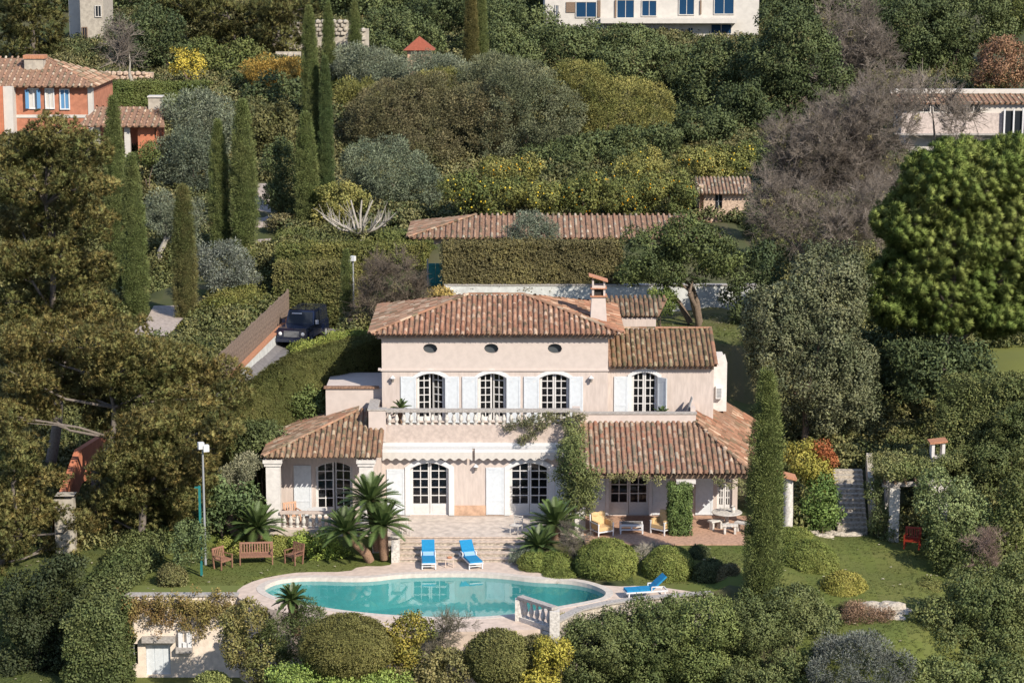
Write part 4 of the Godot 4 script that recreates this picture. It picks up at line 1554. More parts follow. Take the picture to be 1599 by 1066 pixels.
func _ready() -> void:
	rng.seed = 20240
	bumps.seed = 11
	bumps.frequency = 0.09
	bumps.fractal_octaves = 3
	var cam := Camera3D.new()
	cam.name = "camera"
	add_child(cam)
	cam.position = Vector3(0, 29.24, 108.97)
	cam.rotation_degrees = Vector3(-10.7, 0, 0)
	cam.fov = 16.85
	cam.near = 1.0
	cam.far = 900.0
	var we := WorldEnvironment.new()
	we.name = "world"
	var env := Environment.new()
	env.background_mode = Environment.BG_SKY
	var sky := Sky.new()
	var sm := ProceduralSkyMaterial.new()
	sm.sky_top_color = Color(0.42, 0.5, 0.64)
	sm.sky_horizon_color = Color(0.76, 0.78, 0.81)
	sm.sky_curve = 0.12
	sm.ground_horizon_color = Color(0.3, 0.32, 0.27)
	sm.ground_bottom_color = Color(0.22, 0.24, 0.17)
	sm.sky_energy_multiplier = 1.15
	sky.sky_material = sm
	env.sky = sky
	env.tonemap_mode = Environment.TONE_MAPPER_LINEAR
	env.tonemap_exposure = 1.4
	env.sdfgi_enabled = true
	env.ssao_enabled = true
	env.ssil_enabled = true
	we.environment = env
	add_child(we)
	var sun := DirectionalLight3D.new()
	sun.name = "sun"
	sun.light_color = Color(1.0, 0.96, 0.9)
	sun.light_energy = 1.45
	sun.light_angular_distance = 0.5
	sun.shadow_enabled = true
	add_child(sun)
	sun.rotation_degrees = Vector3(-35, 38, 0)
	make_materials()
	make_clumps()
	make_tile()
	deck_edge = PackedVector2Array(outline(DECK))
	setting()
	villa()
	far_buildings()
	garden_structures()
	furniture()
	greenery()
	print("instances ", instances)


func make_materials() -> void:
	M.stucco = matte(0.535, 0.458, 0.412, 0.9, 0.08, 0.35, 3)
	M.stucco.uv1_scale = Vector3(0.8, 0.16, 0.8)
	M.stucco_light = matte(0.55, 0.475, 0.43, 0.9, 0.045, 0.35, 4)
	M.stucco_worn = matte(0.5, 0.415, 0.365, 0.9, 0.12, 0.6, 5)
	M.stucco_grey = matte(0.33, 0.27, 0.235, 0.9, 0.12, 0.6, 6)
	M.peach = matte(0.52, 0.34, 0.235, 0.9, 0.16, 0.5, 7)
	M.white_stucco = matte(0.62, 0.59, 0.56, 0.9, 0.08, 0.5, 8)
	M.white_paint = matte(0.66, 0.66, 0.66, 0.5, 0.04, 0.8, 9)
	M.white_wood = matte(0.62, 0.605, 0.585, 0.5, 0.05, 0.8, 10)
	M.shutter = matte(0.59, 0.625, 0.655, 0.5, 0.05, 0.7, 11)
	M.white_stone = matte(0.54, 0.51, 0.47, 0.9, 0.22, 1.1, 12)
	M.grey_stone = matte(0.36, 0.335, 0.31, 0.9, 0.22, 1.2, 13)
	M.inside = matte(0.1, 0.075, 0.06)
	M.clay = matte(0.42, 0.2, 0.115, 0.9, 0.25, 1.5, 14)
	M.tile_bed = matte(0.25, 0.15, 0.1, 0.95, 0.35, 1.2, 15)
	M.soot = matte(0.03, 0.028, 0.026)
	M.canvas = matte(0.56, 0.525, 0.48, 0.9, 0.05, 0.6, 16)
	M.old_wood = matte(0.2, 0.14, 0.1, 0.85, 0.25, 1.5, 17)
	M.garden_wood = matte(0.24, 0.125, 0.085, 0.7, 0.25, 2.0, 18)
	M.pale_wood = matte(0.5, 0.3, 0.2, 0.7, 0.2, 2.0, 19)
	M.fence_wood = matte(0.2, 0.15, 0.12, 0.9, 0.3, 0.9, 20)
	M.deck_stone = matte(0.55, 0.445, 0.37, 0.85, 0.1, 0.4, 21)
	M.terrace_stone = matte(0.52, 0.45, 0.39, 0.85, 0.16, 0.35, 22)
	M.step_stone = matte(0.5, 0.41, 0.34, 0.9, 0.22, 0.8, 23)
	M.terracotta = matte(0.42, 0.26, 0.18, 0.85, 0.2, 0.8, 24)
	M.rubble = matte(0.4, 0.355, 0.295, 0.95, 0.35, 0.9, 25, 3.0)
	M.grey_metal = matte(0.28, 0.29, 0.3, 0.45)
	M.chrome = matte(0.7, 0.72, 0.74, 0.15)
	M.tyre = matte(0.02, 0.02, 0.022, 0.8)
	M.navy_paint = matte(0.008, 0.013, 0.035, 0.18)
	M.navy_paint.clearcoat_enabled = true
	M.navy_paint.clearcoat = 0.8
	M.navy_paint.clearcoat_roughness = 0.05
	M.blue_cloth = matte(0.012, 0.2, 0.4, 0.85, 0.1, 2.0, 26)
	M.pale_glint = matte(0.25, 0.42, 0.6, 0.85)  # pale blue that paints the glint on the lounger backrests
	M.yellow_cloth = matte(0.58, 0.4, 0.2, 0.9, 0.12, 2.0, 27)
	M.red_paint = matte(0.22, 0.022, 0.01, 0.5)
	M.teal_paint = matte(0.02, 0.17, 0.17, 0.5, 0.1, 1.0, 28)
	M.orange_wall = matte(0.43, 0.18, 0.11, 0.9, 0.14, 0.3, 29)
	M.orange_light = matte(0.48, 0.175, 0.095, 0.9, 0.1, 0.3, 30)
	M.blue_shutter = matte(0.1, 0.24, 0.42, 0.6)
	M.far_white = matte(0.56, 0.53, 0.485, 0.9, 0.05, 0.2, 31)
	M.blue_glass = matte(0.015, 0.05, 0.11, 0.08)
	M.beige = matte(0.4, 0.36, 0.3, 0.9, 0.15, 0.3, 32)
	M.hut_stone = matte(0.5, 0.375, 0.285, 0.95, 0.3, 0.9, 33)
	M.retaining = matte(0.53, 0.54, 0.525, 0.9, 0.12, 0.3, 34)
	M.asphalt = matte(0.16, 0.15, 0.15, 0.9, 0.2, 0.4, 35)
	M.gravel = matte(0.38, 0.32, 0.28, 0.95, 0.2, 0.7, 36)
	M.dark_glass = matte(0.02, 0.024, 0.03, 0.06)
	M.oval_glass = matte(0.07, 0.08, 0.088, 0.15)
	M.lamp_glass = matte(0.22, 0.2, 0.18, 0.2)
	M.liner = matte(0.06, 0.31, 0.315, 0.6, 0.06, 0.5, 37)
	M.coping = matte(0.53, 0.475, 0.42, 0.85, 0.1, 0.6, 38)
	var g := StandardMaterial3D.new()
	g.transparency = BaseMaterial3D.TRANSPARENCY_ALPHA
	g.albedo_color = Color(0.12, 0.13, 0.15, 0.4)
	g.roughness = 0.03
	M.glass = g
	var w := StandardMaterial3D.new()
	w.transparency = BaseMaterial3D.TRANSPARENCY_ALPHA
	w.albedo_color = Color(0.1, 0.5, 0.52, 0.07)
	w.roughness = 0.015
	w.metallic_specular = 0.7
	var f := FastNoiseLite.new()
	f.frequency = 0.012
	f.seed = 4
	var nt := NoiseTexture2D.new()
	nt.width = 256
	nt.height = 256
	nt.seamless = true
	nt.noise = f
	w.heightmap_enabled = true
	w.heightmap_texture = nt
	w.heightmap_scale = 0.08
	w.uv1_triplanar = true
	w.uv1_world_triplanar = true
	w.uv1_scale = Vector3.ONE * 0.35
	M.water = w
	M.bark = matte(0.16, 0.12, 0.09, 0.95, 0.3, 1.5, 50)
	M.pine_bark = matte(0.17, 0.145, 0.125, 0.95, 0.25, 1.5, 51)
	M.grey_bark = matte(0.22, 0.19, 0.17, 0.95, 0.25, 1.5, 52)
	M.pale_bark = matte(0.36, 0.33, 0.285, 0.95, 0.2, 1.5, 53)
	M.palm_bark = matte(0.24, 0.15, 0.1, 0.95, 0.4, 3.0, 54)
	M.leaf = tinted(0.65, 0.32)
	M.core = tinted(0.9)
	var ct := NoiseTexture2D.new()
	ct.width = 256
	ct.height = 256
	ct.seamless = true
	var cf := FastNoiseLite.new()
	cf.frequency = 0.09
	ct.noise = cf
	M.core.albedo_texture = ct
	M.core.uv1_triplanar = true
	M.core.uv1_world_triplanar = true
	M.core.uv1_scale = Vector3.ONE * 0.7
	M.twig = tinted(0.95)
	M.leaf_ground = tinted(0.95)
	M.frond = tinted(0.4, 0.2)
	M.orange_fruit = matte(0.6, 0.33, 0.02, 0.5)
	M.lemon_fruit = matte(0.62, 0.47, 0.05, 0.5)


func setting() -> void:
	# terrain: one sheet, fine round the house, coarse beyond
	var xs := []
	var zs := []
	var x := -150.0
	while x < 150.0:
		xs.append(x)
		x += 0.6 if absf(x) < 20.0 else (1.5 if absf(x) < 40.0 else 5.0)
	var z := -280.0
	while z < 40.0:
		zs.append(z)
		z += 0.6 if z > -9.0 and z < 20.0 else (1.5 if z > -40.0 else 5.0)
	var hs := []
	var pool := outline(POOL)
	var pit: Array = Geometry2D.offset_polygon(PackedVector2Array(pool), 0.45)[0]
	for zz in zs:
		var row := []
		for xx in xs:
			var h := ground_height(xx, zz)
			if Geometry2D.is_point_in_polygon(Vector2(xx, zz), pit):
				h = -3.4
			row.append(Vector3(xx, h, zz))
		hs.append(row)
	var b := MB.new()
	var far := Color(0.09, 0.085, 0.045)
	for i in zs.size() - 1:
		for k in xs.size() - 1:
			var p: Vector3 = hs[i][k]
			var lawn := (p.x < -5.0 and p.x > -19.0 and p.z > 2.0 and p.z < 11.2) or (p.x > 11.5 and p.z > 1.0 and p.z < 26.0 and p.x < 30.0) or (p.x > 5.0 and p.x < 13.0 and p.z > 4.9 and p.z < 9.5)
			var f := bumps.get_noise_3dv(p * 2.5)
			b.tint = Color(0.095, 0.122, 0.03).lerp(Color(0.13, 0.135, 0.042), clampf(f + 0.5, 0, 1)) if lawn else far.lerp(Color(0.06, 0.075, 0.025), clampf(f * 1.5 + 0.5, 0, 1))
			if p.z > -26 and p.z < -11 and p.x > -6 and p.x < 18:
				b.tint = Color(0.1, 0.12, 0.04).lerp(Color(0.14, 0.12, 0.06), clampf(f + 0.5, 0, 1))
			if p.x > 21.0 and p.z > -30 and p.z < -15:
				b.tint = Color(0.15, 0.16, 0.04)
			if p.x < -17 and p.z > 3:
				b.tint = Color(0.06, 0.08, 0.025).lerp(Color(0.085, 0.095, 0.032), clampf(f + 0.5, 0, 1))  # darker green paints the shade over the lower left slope
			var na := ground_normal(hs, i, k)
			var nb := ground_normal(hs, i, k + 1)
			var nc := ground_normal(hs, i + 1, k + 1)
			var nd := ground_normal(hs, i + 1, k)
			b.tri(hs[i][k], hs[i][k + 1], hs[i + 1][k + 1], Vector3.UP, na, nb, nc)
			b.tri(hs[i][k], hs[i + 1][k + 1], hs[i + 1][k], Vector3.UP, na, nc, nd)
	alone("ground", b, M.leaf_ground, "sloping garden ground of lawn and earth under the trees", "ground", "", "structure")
	# short grass standing on the lawns
	var gl := MB.new()
	for i in 14:
		var t := rng.randf_range(0.75, 1.3)
		gl.tint = Color(t, t, t * 0.9)
		var p := Vector3(rng.randf_range(-1, 1), 0, rng.randf_range(-1, 1))
		var d := Vector3(rng.randfn() * 0.5, 1, rng.randfn() * 0.5)
		gl.tri(p - Vector3(0.13, 0, 0), p + Vector3(0.13, 0, 0.05), p + d * 0.36, Vector3.ZERO, Vector3.UP, Vector3.UP, Vector3.UP)
	K.grass0 = gl.mesh()
	K.grass1 = gl.mesh()
	var spots := []
	for area in [[-18.0, -6.0, 3.5, 11.0], [11.8, 25.0, 2.0, 18.5], [5.0, 12.0, 5.3, 9.0], [6.0, 16.0, -23.0, -14.0], [-26.0, -18.4, 5.0, 20.0]]:
		for i in int((area[1] - area[0]) * (area[3] - area[2]) * 60.0):
			var p := Vector3(rng.randf_range(area[0], area[1]), 0, rng.randf_range(area[2], area[3]))
			if Geometry2D.is_point_in_polygon(Vector2(p.x, p.z), PackedVector2Array(outline(DECK))):
				continue
			p.y = ground_height(p.x, p.z) - 0.01
			spots.append([p, Vector3.UP])
	var gr := Node3D.new()
	gr.name = "grass"
	add_child(gr)
	tag(gr, "short green grass of the lawns left and right of the pool", "grass", "", "stuff")
	scatter(gr, "blades", "grass", spots, 0.095, Color(0.075, 0.1, 0.022), Color(0.1, 0.11, 0.03), M.leaf)
	var fl := MB.new()
	fl.quad(Vector3(-1, 0, -0.6), Vector3(0.9, 0.2, -0.5), Vector3(1, 0, 0.6), Vector3(-0.8, 0.15, 0.5), Vector3.UP)
	K.fleck0 = fl.mesh()
	K.fleck1 = fl.mesh()
	var fallen := []
	for i in range(0, spots.size(), 41):
		if bumps.get_noise_3dv(spots[i][0] * 9.0) > 0.02:
			fallen.append([spots[i][0] + Vector3(0, 0.06, 0), Vector3.UP])
	var fo := Node3D.new()
	fo.name = "fallen_leaves"
	add_child(fo)
	tag(fo, "pale fallen leaves strewn over the lawns", "fallen leaves", "", "stuff")
	scatter(fo, "leaves", "fleck", fallen, 0.065, Color(0.16, 0.14, 0.08), Color(0.3, 0.27, 0.2), M.leaf)
	# pool deck with the pool cut out of it
	var deck := smooth_loop(outline(DECK), 1)
	var water := smooth_loop(outline(POOL), 2)
	var rim: Array = Geometry2D.offset_polygon(PackedVector2Array(water), 0.34)[0]
	b = MB.new()
	ring_plate(b, deck, rim, -0.75)
	b.skirt(deck, -4.7, -0.75, 1.0)
	alone("pool_deck", b, M.deck_stone, "pale pink stone paving round the swimming pool", "paving", "", "structure")
	var pn := thing("swimming_pool", "free-form swimming pool of clear turquoise water with a pale rim", "swimming pool")
	pn.set_meta("kind", "structure")
	b = MB.new()
	ring_plate(b, rim, water, -0.735)
	b.skirt(rim, -0.9, -0.735, 1.0)
	b.skirt(water, -0.93, -0.735, -1.0)
	put("rim", b, M.coping, pn)
	b = MB.new()
	b.skirt(water, -2.3, -0.931, -1.0)
	var ids := Geometry2D.triangulate_polygon(PackedVector2Array(water))
	for i in range(0, ids.size(), 3):
		b.tri(Vector3(water[ids[i]].x, -2.3, water[ids[i]].y), Vector3(water[ids[i + 1]].x, -2.3, water[ids[i + 1]].y), Vector3(water[ids[i + 2]].x, -2.3, water[ids[i + 2]].y), Vector3.UP)
	put("basin", b, M.liner, pn)
	b = MB.new()
	for i in range(0, ids.size(), 3):
		b.tri(Vector3(water[ids[i]].x, -0.92, water[ids[i]].y), Vector3(water[ids[i + 1]].x, -0.92, water[ids[i + 1]].y), Vector3(water[ids[i + 2]].x, -0.92, water[ids[i + 2]].y), Vector3.UP)
	put("water", b, M.water, pn)
	# terrace in front of the doors, its steps, the porch floors
	b = MB.new()
	b.span(Vector3(-6.6, -0.9, 0.36), Vector3(3.4, 0.0, 3.84))
	alone("terrace", b, M.terrace_stone, "pale stone terrace before the arched french windows", "terrace", "", "structure")
	b = MB.new()
	b.span(Vector3(3.41, -0.9, 0.0), Vector3(12.0, -0.006, 5.1))
	alone("porch_floor", b, M.terracotta, "terracotta floor under and before the right porch", "floor", "", "structure")
	b = MB.new()
	b.span(Vector3(-12.0, -0.9, 0.31), Vector3(-6.61, -0.004, 2.55))
	alone("left_porch_floor", b, M.terrace_stone, "stone floor of the left porch", "floor", "", "structure")
	var st := thing("garden_steps", "wide pale stone steps from the terrace down to the pool", "steps")
	st.set_meta("kind", "structure")
	for k in 4:
		b = MB.new()
		var z1 := 3.845 + (k + 1) * 0.42
		b.span(Vector3(-5.45, -0.9, 3.842), Vector3(0.6, -0.15 * (k + 1) - 0.045, z1 - 0.03))
		put("riser", b, M.rubble, st)
		b = MB.new()
		b.span(Vector3(-5.47, -0.15 * (k + 1) - 0.044, 3.843 + k * 0.42 - (0.02 if k else 0.0)), Vector3(0.62, -0.15 * (k + 1), z1 + 0.01))
		put("step", b, M.step_stone, st)
	b = MB.new()
	b.span(Vector3(-6.6, -0.05, 3.83), Vector3(3.4, 0.006, 3.9))
	put("step", b, M.step_stone, st)
	strip("driveway", "grey asphalt drive climbing behind the tall clipped hedge", [Vector3(-13.920, 4.876, -8.000), Vector3(-13.168, 5.441, -12.000), Vector3(-12.543, 5.358, -18.000), Vector3(-11.905, 5.176, -23.000), Vector3(-11.486, 5.226, -27.000)], 4.6, M.asphalt)
	strip("garden_path", "pale gravel path between the cypresses in the upper garden", [Vector3(-16.646, 6.989, -43.000), Vector3(-17.456, 7.673, -52.000), Vector3(-18.932, 8.858, -63.000)], 1.1, M.gravel)
	strip("stone_path", "pale path climbing beside the striped lawn behind the cypress", [Vector3(-20.760, 4.982, -20.000), Vector3(-20.432, 5.375, -24.000), Vector3(-20.512, 5.834, -28.000)], 2.2, M.gravel)


func ground_normal(hs: Array, i: int, k: int) -> Vector3:
	var a: Vector3 = hs[maxi(i - 1, 0)][k]
	var b: Vector3 = hs[mini(i + 1, hs.size() - 1)][k]
	var c: Vector3 = hs[i][maxi(k - 1, 0)]
	var d: Vector3 = hs[i][mini(k + 1, hs[i].size() - 1)]
	var n := (b - a).cross(d - c)
	return n.normalized() if n.y > 0 else -n.normalized()


func ring_plate(b: MB, outer: Array, inner: Array, y: float) -> void:
	# the flat ring between two loops, cut in two so that neither half has a hole
	for side in [[-60.0, -3.5], [-3.5, 60.0]]:
		var half := PackedVector2Array([Vector2(side[0], -60), Vector2(side[1], -60), Vector2(side[1], 60), Vector2(side[0], 60)])
		for p in Geometry2D.intersect_polygons(PackedVector2Array(outer), half):
			for q in Geometry2D.clip_polygons(p, PackedVector2Array(inner)):
				var ids := Geometry2D.triangulate_polygon(q)
				for i in range(0, ids.size(), 3):
					b.tri(Vector3(q[ids[i]].x, y, q[ids[i]].y), Vector3(q[ids[i + 1]].x, y, q[ids[i + 1]].y), Vector3(q[ids[i + 2]].x, y, q[ids[i + 2]].y), Vector3.UP)


func far_buildings() -> void:
	# orange house with blue shutters
	var o := thing("orange_house", "orange rendered house with blue shutters and white corner pilasters", "house")
	var a: Vector3 = Vector3(-37.056, 12.320, -62.000)
	var c: Vector3 = Vector3(-31.125, 16.205, -62.000)
	var top: float = c.y
	simple_house(o, "wall", a.x, c.x, a.y - 6, top, -62, 9, M.orange_wall)
	simple_house(o, "wall", a.x - 5.0, a.x - 0.4, a.y - 6, top, -60.6, 9, M.orange_light)
	var b := MB.new()
	b.span(Vector3(a.x - 0.38, a.y - 6, -60.8), Vector3(a.x + 0.3, top, -62.1))
	put("pilaster", b, M.far_white, o)
	b = MB.new()
	b.span(Vector3(c.x - 0.3, a.y - 6, -61.95), Vector3(c.x + 0.05, top, -62.5))
	put("pilaster", b, M.far_white, o)
	b = MB.new()
	b.span(Vector3(a.x, a.y + 1.5, -61.94), Vector3(c.x, a.y + 1.72, -62.01))
	put("string_course", b, M.far_white, o)
	for p in [[Vector3(-35.781, 14.551, -62.000), Vector3(-35.112, 15.922, -62.000)], [Vector3(-34.501, 14.551, -62.000), Vector3(-33.976, 15.922, -62.000)], [Vector3(-33.412, 14.503, -62.000), Vector3(-32.841, 15.875, -62.000)]]:
		window_on(o, p[0].x, p[1].x, p[0].y, p[1].y, -61.95, M.white_paint, M.blue_shutter if p[0].x > -34 else M.far_white)
	b = MB.new()
	for x in [Vector3(-35.890, 15.402, -62.000).x, Vector3(-35.037, 15.402, -62.000).x]:
		b.box(Vector3(x, (Vector3(-35.518, 15.213, -62.000)).y, -61.75), Vector3(0.28, 1.4, 0.06), Basis(Vector3.UP, 0.6))
	put("shutter", b, M.blue_shutter, o)
	var e0 := Vector3(a.x - 6, top + 0.05, -59.9)
	var e1 := Vector3(c.x + 0.45, top, -61.3)
	tiled_slope(o, "roof", [Vector3(a.x - 6, top, -61.2), e1, Vector3(c.x - 4.0, top + 1.75, -66), Vector3(a.x - 6, top + 1.75, -66)], 0.15, 0.2, false, Color(1.2, 1.25, 1.25), 0.5, 0.45)
	tiled_slope(o, "roof", [e1, Vector3(c.x + 0.45, top, -71), Vector3(c.x - 4, top + 1.75, -66)], 0.15, 0.2, false, Color(1.2, 1.25, 1.25), 0.5, 0.45)
	b = MB.new()
	b.span(Vector3(-36.464, 16.600, -65.000), Vector3(-35.051, 18.101, -64.000) )
	var ch := put("chimney", b, M.beige, o)
	b = MB.new()
	b.span(Vector3(-36.525, 18.030, -65.100) , Vector3(-34.928, 18.297, -63.900))
	put("chimney_cap", b, M.clay, ch)
	# pavilion
	o = thing("garden_pavilion", "low orange pavilion with open porch and chimney beside the orange house", "pavilion")
	a = Vector3(-30.658, 11.764, -56.000)
	c = Vector3(-25.088, 13.831, -56.000)
	b = MB.new()
	b.span(Vector3(Vector3(-26.836, 13.602, -56.000).x, a.y - 4, -56), Vector3(Vector3(-25.645, 13.602, -56.000).x, c.y, -60))
	b.span(Vector3(a.x, a.y - 4, -59.8), Vector3(c.x - 0.5, c.y, -60.5))
	put("wall", b, M.orange_light, o)
	for x in [Vector3(-29.724, 13.602, -56.000).x, Vector3(-27.570, 13.602, -56.000).x]:
		b = MB.new()
		b.span(Vector3(x - 0.2, a.y - 4, -55.8), Vector3(x + 0.2, c.y, -56.2))
		put("post", b, M.far_white, o)
	tiled_slope(o, "roof", [Vector3(Vector3(-31.036, 14.015, -55.000).x, c.y, -55.2), Vector3(Vector3(-24.751, 14.015, -55.000).x, c.y, -55.2), Vector3(Vector3(-25.444, 15.079, -58.000).x, c.y + 1.1, -58.5), Vector3(Vector3(-30.075, 15.079, -58.000).x, c.y + 1.1, -58.5)], 0.15, 0.25, false, Color(1.25, 1.3, 1.3), 0.5, 0.45)
	tiled_slope(o, "roof", [Vector3(Vector3(-24.751, 14.015, -55.000).x, c.y, -61), Vector3(Vector3(-31.036, 14.015, -55.000).x, c.y, -61), Vector3(Vector3(-30.075, 15.079, -58.000).x, c.y + 1.1, -58.5), Vector3(Vector3(-25.444, 15.079, -58.000).x, c.y + 1.1, -58.5)], 0.15, 0.25, false, Color(1.2, 1.2, 1.2), 0.5, 0.45)
	b = MB.new()
	b.span(Vector3(-26.335, 14.709, -58.000), Vector3(-25.380, 15.560, -58.900))
	ch = put("chimney", b, M.beige, o)
	b = MB.new()
	b.span(Vector3(-26.385, 15.642, -57.900) + Vector3(0, 0.003, 0), Vector3(-25.296, 15.738, -59.000))
	put("chimney_cap", b, M.far_white, ch)
	# white villa high on the slope
	o = thing("hilltop_villa", "large white modern villa with blue glass windows at the crest", "villa")
	a = Vector3(3.679, 14.694, -150.000)
	c = Vector3(27.525, 18.937, -150.000)
	simple_house(o, "wall", a.x, c.x, a.y - 6, c.y + 6, -150, 14, M.far_white)
	for p in [[900, 26, 930, 3], [966, 27, 990, 0], [1003, 24, 1025, 1], [1061, 22, 1084, -1], [1116, 21, 1146, -2], [1111, 52, 1142, 38]]:
		pass
	var list := [[Vector3(7.167, 17.102, -150.000), Vector3(9.366, 18.726, -150.000)], [Vector3(11.731, 17.031, -150.000), Vector3(13.567, 18.937, -150.000)], [Vector3(14.510, 17.243, -150.000), Vector3(16.060, 18.867, -150.000)], [Vector3(18.644, 17.384, -150.000), Vector3(20.259, 19.078, -150.000)], [Vector3(22.564, 17.455, -150.000), Vector3(24.673, 19.149, -150.000)], [Vector3(22.243, 15.261, -150.000), Vector3(24.439, 16.253, -150.000)], [Vector3(4.886, 16.890, -150.000), Vector3(5.165, 18.373, -150.000)], [Vector3(19.674, 15.120, -150.000), Vector3(20.163, 15.899, -150.000)]]
	for p in list:
		window_on(o, p[0].x, p[1].x, p[0].y, p[1].y, -149.95, M.far_white, M.blue_glass)
	b = MB.new()
	b.span(Vector3(6.024, 17.596, -150.000), Vector3(7.013, 18.730, -149.900))
	b.span(Vector3(9.520, 17.102, -150.000), Vector3(9.858, 18.943, -149.850))
	b.span(Vector3(11.446, 17.031, -150.000), Vector3(11.637, 18.943, -149.850))
	b.span(Vector3(20.926, 17.384, -150.000), Vector3(21.104, 18.943, -149.850))
	put("panel", b, M.old_wood, o)
	b = MB.new()
	b.span(Vector3(9.828, 16.464, -148.600), Vector3(24.988, 16.965, -149.900))
	put("balcony", b, M.far_white, o)
	# beige house at the top left
	o = thing("beige_house", "tall narrow beige house between the pines at the top left", "house")
	a = Vector3(-45.348, 14.868, -135.000)
	c = Vector3(-42.905, 19.534, -135.000)
	simple_house(o, "wall", a.x, c.x, a.y - 5, c.y + 5, -135, 6, M.beige)
	b = MB.new()
	b.span(Vector3(Vector3(-46.918, 15.424, -137.000).x, a.y - 5, -137), Vector3(a.x - 0.01, Vector3(-46.651, 19.120, -137.000).y + 5, -141))
	put("side_wing", b, M.far_white, o)
	window_on(o, Vector3(-43.699, 17.871, -135.000).x, Vector3(-43.162, 17.871, -135.000).x, Vector3(-43.699, 17.871, -135.000).y, Vector3(-43.663, 18.936, -135.000).y, -134.95, M.far_white, M.dark_glass)
	window_on(o, Vector3(-45.123, 15.537, -135.000).x, Vector3(-44.719, 15.537, -135.000).x, Vector3(-45.123, 15.537, -135.000).y, Vector3(-45.084, 16.672, -135.000).y, -134.95, M.old_wood, M.dark_glass)
	# gazebo
	o = thing("red_roofed_gazebo", "small pink gazebo with a pointed red roof", "gazebo")
	a = Vector3(-8.342, 15.783, -100.000)
	b = MB.new()
	b.span(a + Vector3(-1.05, -1.5, 1.0), a + Vector3(1.05, 0.75, -1.0))
	put("wall", b, M.peach, o)
	b = MB.new()
	var tip := a + Vector3(0, 1.95, 0)
	var eave := []
	for k in 4:
		var ang := TAU * (k + 0.5) / 4.0
		eave.append(a + Vector3(cos(ang) * 2.0, 0.75, sin(ang) * 2.0))
	for k in 4:
		b.tri(eave[k], eave[(k + 1) % 4], tip, eave[k] + eave[(k + 1) % 4] - a * 2 + Vector3(0, 1, 0))
		b.tri(eave[k], eave[(k + 1) % 4], a + Vector3(0, 0.7, 0), Vector3.DOWN)
	put("roof", b, matte(0.27, 0.078, 0.045, 0.9, 0.15, 0.8, 60), o)
	# villa behind the bare trees on the right
	o = thing("terraced_villa", "white and pink villa with a low tiled roof behind the bare trees", "villa")
	a = Vector3(33.612, 7.388, -86.000)
	c = Vector3(46.517, 12.921, -86.000)
	simple_house(o, "wall", a.x, c.x, a.y - 5, c.y, -86, 8, M.far_white)
	b = MB.new()
	b.span(Vector3(32.910, 10.309, -85.600), Vector3(41.470, 12.057, -86.000))
	put("pink_front", b, matte(0.5, 0.425, 0.385, 0.9, 0.15, 0.6, 61), o)
	b = MB.new()
	b.span(Vector3(32.347, 10.279, -84.800), Vector3(41.755, 10.377, -86.010))
	put("ledge", b, M.grey_stone, o)
	for k in 4:
		var p: Vector3 = Vector3(34.217, 12.165, -86.000)
		window_on(o, p.x + k * 1.42, p.x + 1.1 + k * 1.42, p.y, p.y + 0.75, -85.9, M.far_white, M.dark_glass)
	tiled_slope(o, "roof", [Vector3(Vector3(32.377, 13.016, -85.500).x, c.y, -85.5), Vector3(c.x, c.y, -85.5), Vector3(c.x, c.y + 0.55, -88.5), Vector3(Vector3(32.377, 13.016, -85.500).x, c.y + 0.55, -88.5)], 0.15, 0.5, false, Color(1.15, 1.2, 1.1), 0.5, 0.45)
	b = MB.new()
	b.span(Vector3(Vector3(32.377, 13.016, -85.500).x, c.y + 0.57, -88.4), Vector3(c.x, c.y + 0.95, -88.9))
	put("fascia", b, M.far_white, o)
	b = MB.new()
	b.span(Vector3(41.540, 9.842, -85.400), Vector3(45.441, 12.281, -85.900))
	put("glass_front", b, M.dark_glass, o)
	for k in 5:
		b = MB.new()
		var x: float = Vector3(41.459, 10.834, -85.200).x + k * 0.78
		b.span(Vector3(x, Vector3(41.506, 9.645, -85.200).y, -85.2), Vector3(x + 0.13, Vector3(41.395, 12.450, -85.200).y, -85.35))
		piece("column", b, M.white_paint, o, k)
	# little stone hut
	o = thing("stone_hut", "small rough stone hut with a clay tile roof beyond the citrus trees", "hut")
	a = Vector3(12.689, 8.258, -46.000)
	c = Vector3(16.036, 10.177, -46.000)
	b = MB.new()
	wall(b, a.x, c.x, a.y - 1.0, c.y, -46, 0.3, [[Vector3(13.760, 9.088, -46.000).x, Vector3(14.237, 9.088, -46.000).x, Vector3(13.759, 9.131, -46.000).y, Vector3(13.743, 10.090, -46.000).y, 0.0], [Vector3(12.701, 8.913, -46.000).x, Vector3(12.982, 8.913, -46.000).x, Vector3(12.676, 9.088, -46.000).y, Vector3(12.663, 10.003, -46.000).y, 0.0]])
	b.span(Vector3(a.x, a.y - 1, -49), Vector3(c.x, c.y + 0.5, -49.4))
	b.span(Vector3(c.x - 0.3, a.y - 1, -46.31), Vector3(c.x + 0.02, c.y + 0.5, -48.99))
	b.span(Vector3(a.x - 0.02, a.y - 1, -46.31), Vector3(a.x + 0.3, c.y + 0.5, -48.99))
	put("wall", b, M.hut_stone, o)
	b = MB.new()
	b.span(Vector3(13.778, 9.062, -46.200), Vector3(14.243, 10.059, -46.250))
	put("window", b, M.dark_glass, o)
	b = MB.new()
	b.span(Vector3(13.968, 9.068, -46.150), Vector3(14.020, 10.067, -46.190))
	b.span(Vector3(13.765, 9.548, -46.150), Vector3(14.245, 9.609, -46.190))
	put("glazing_bar", b, M.grey_metal, o)
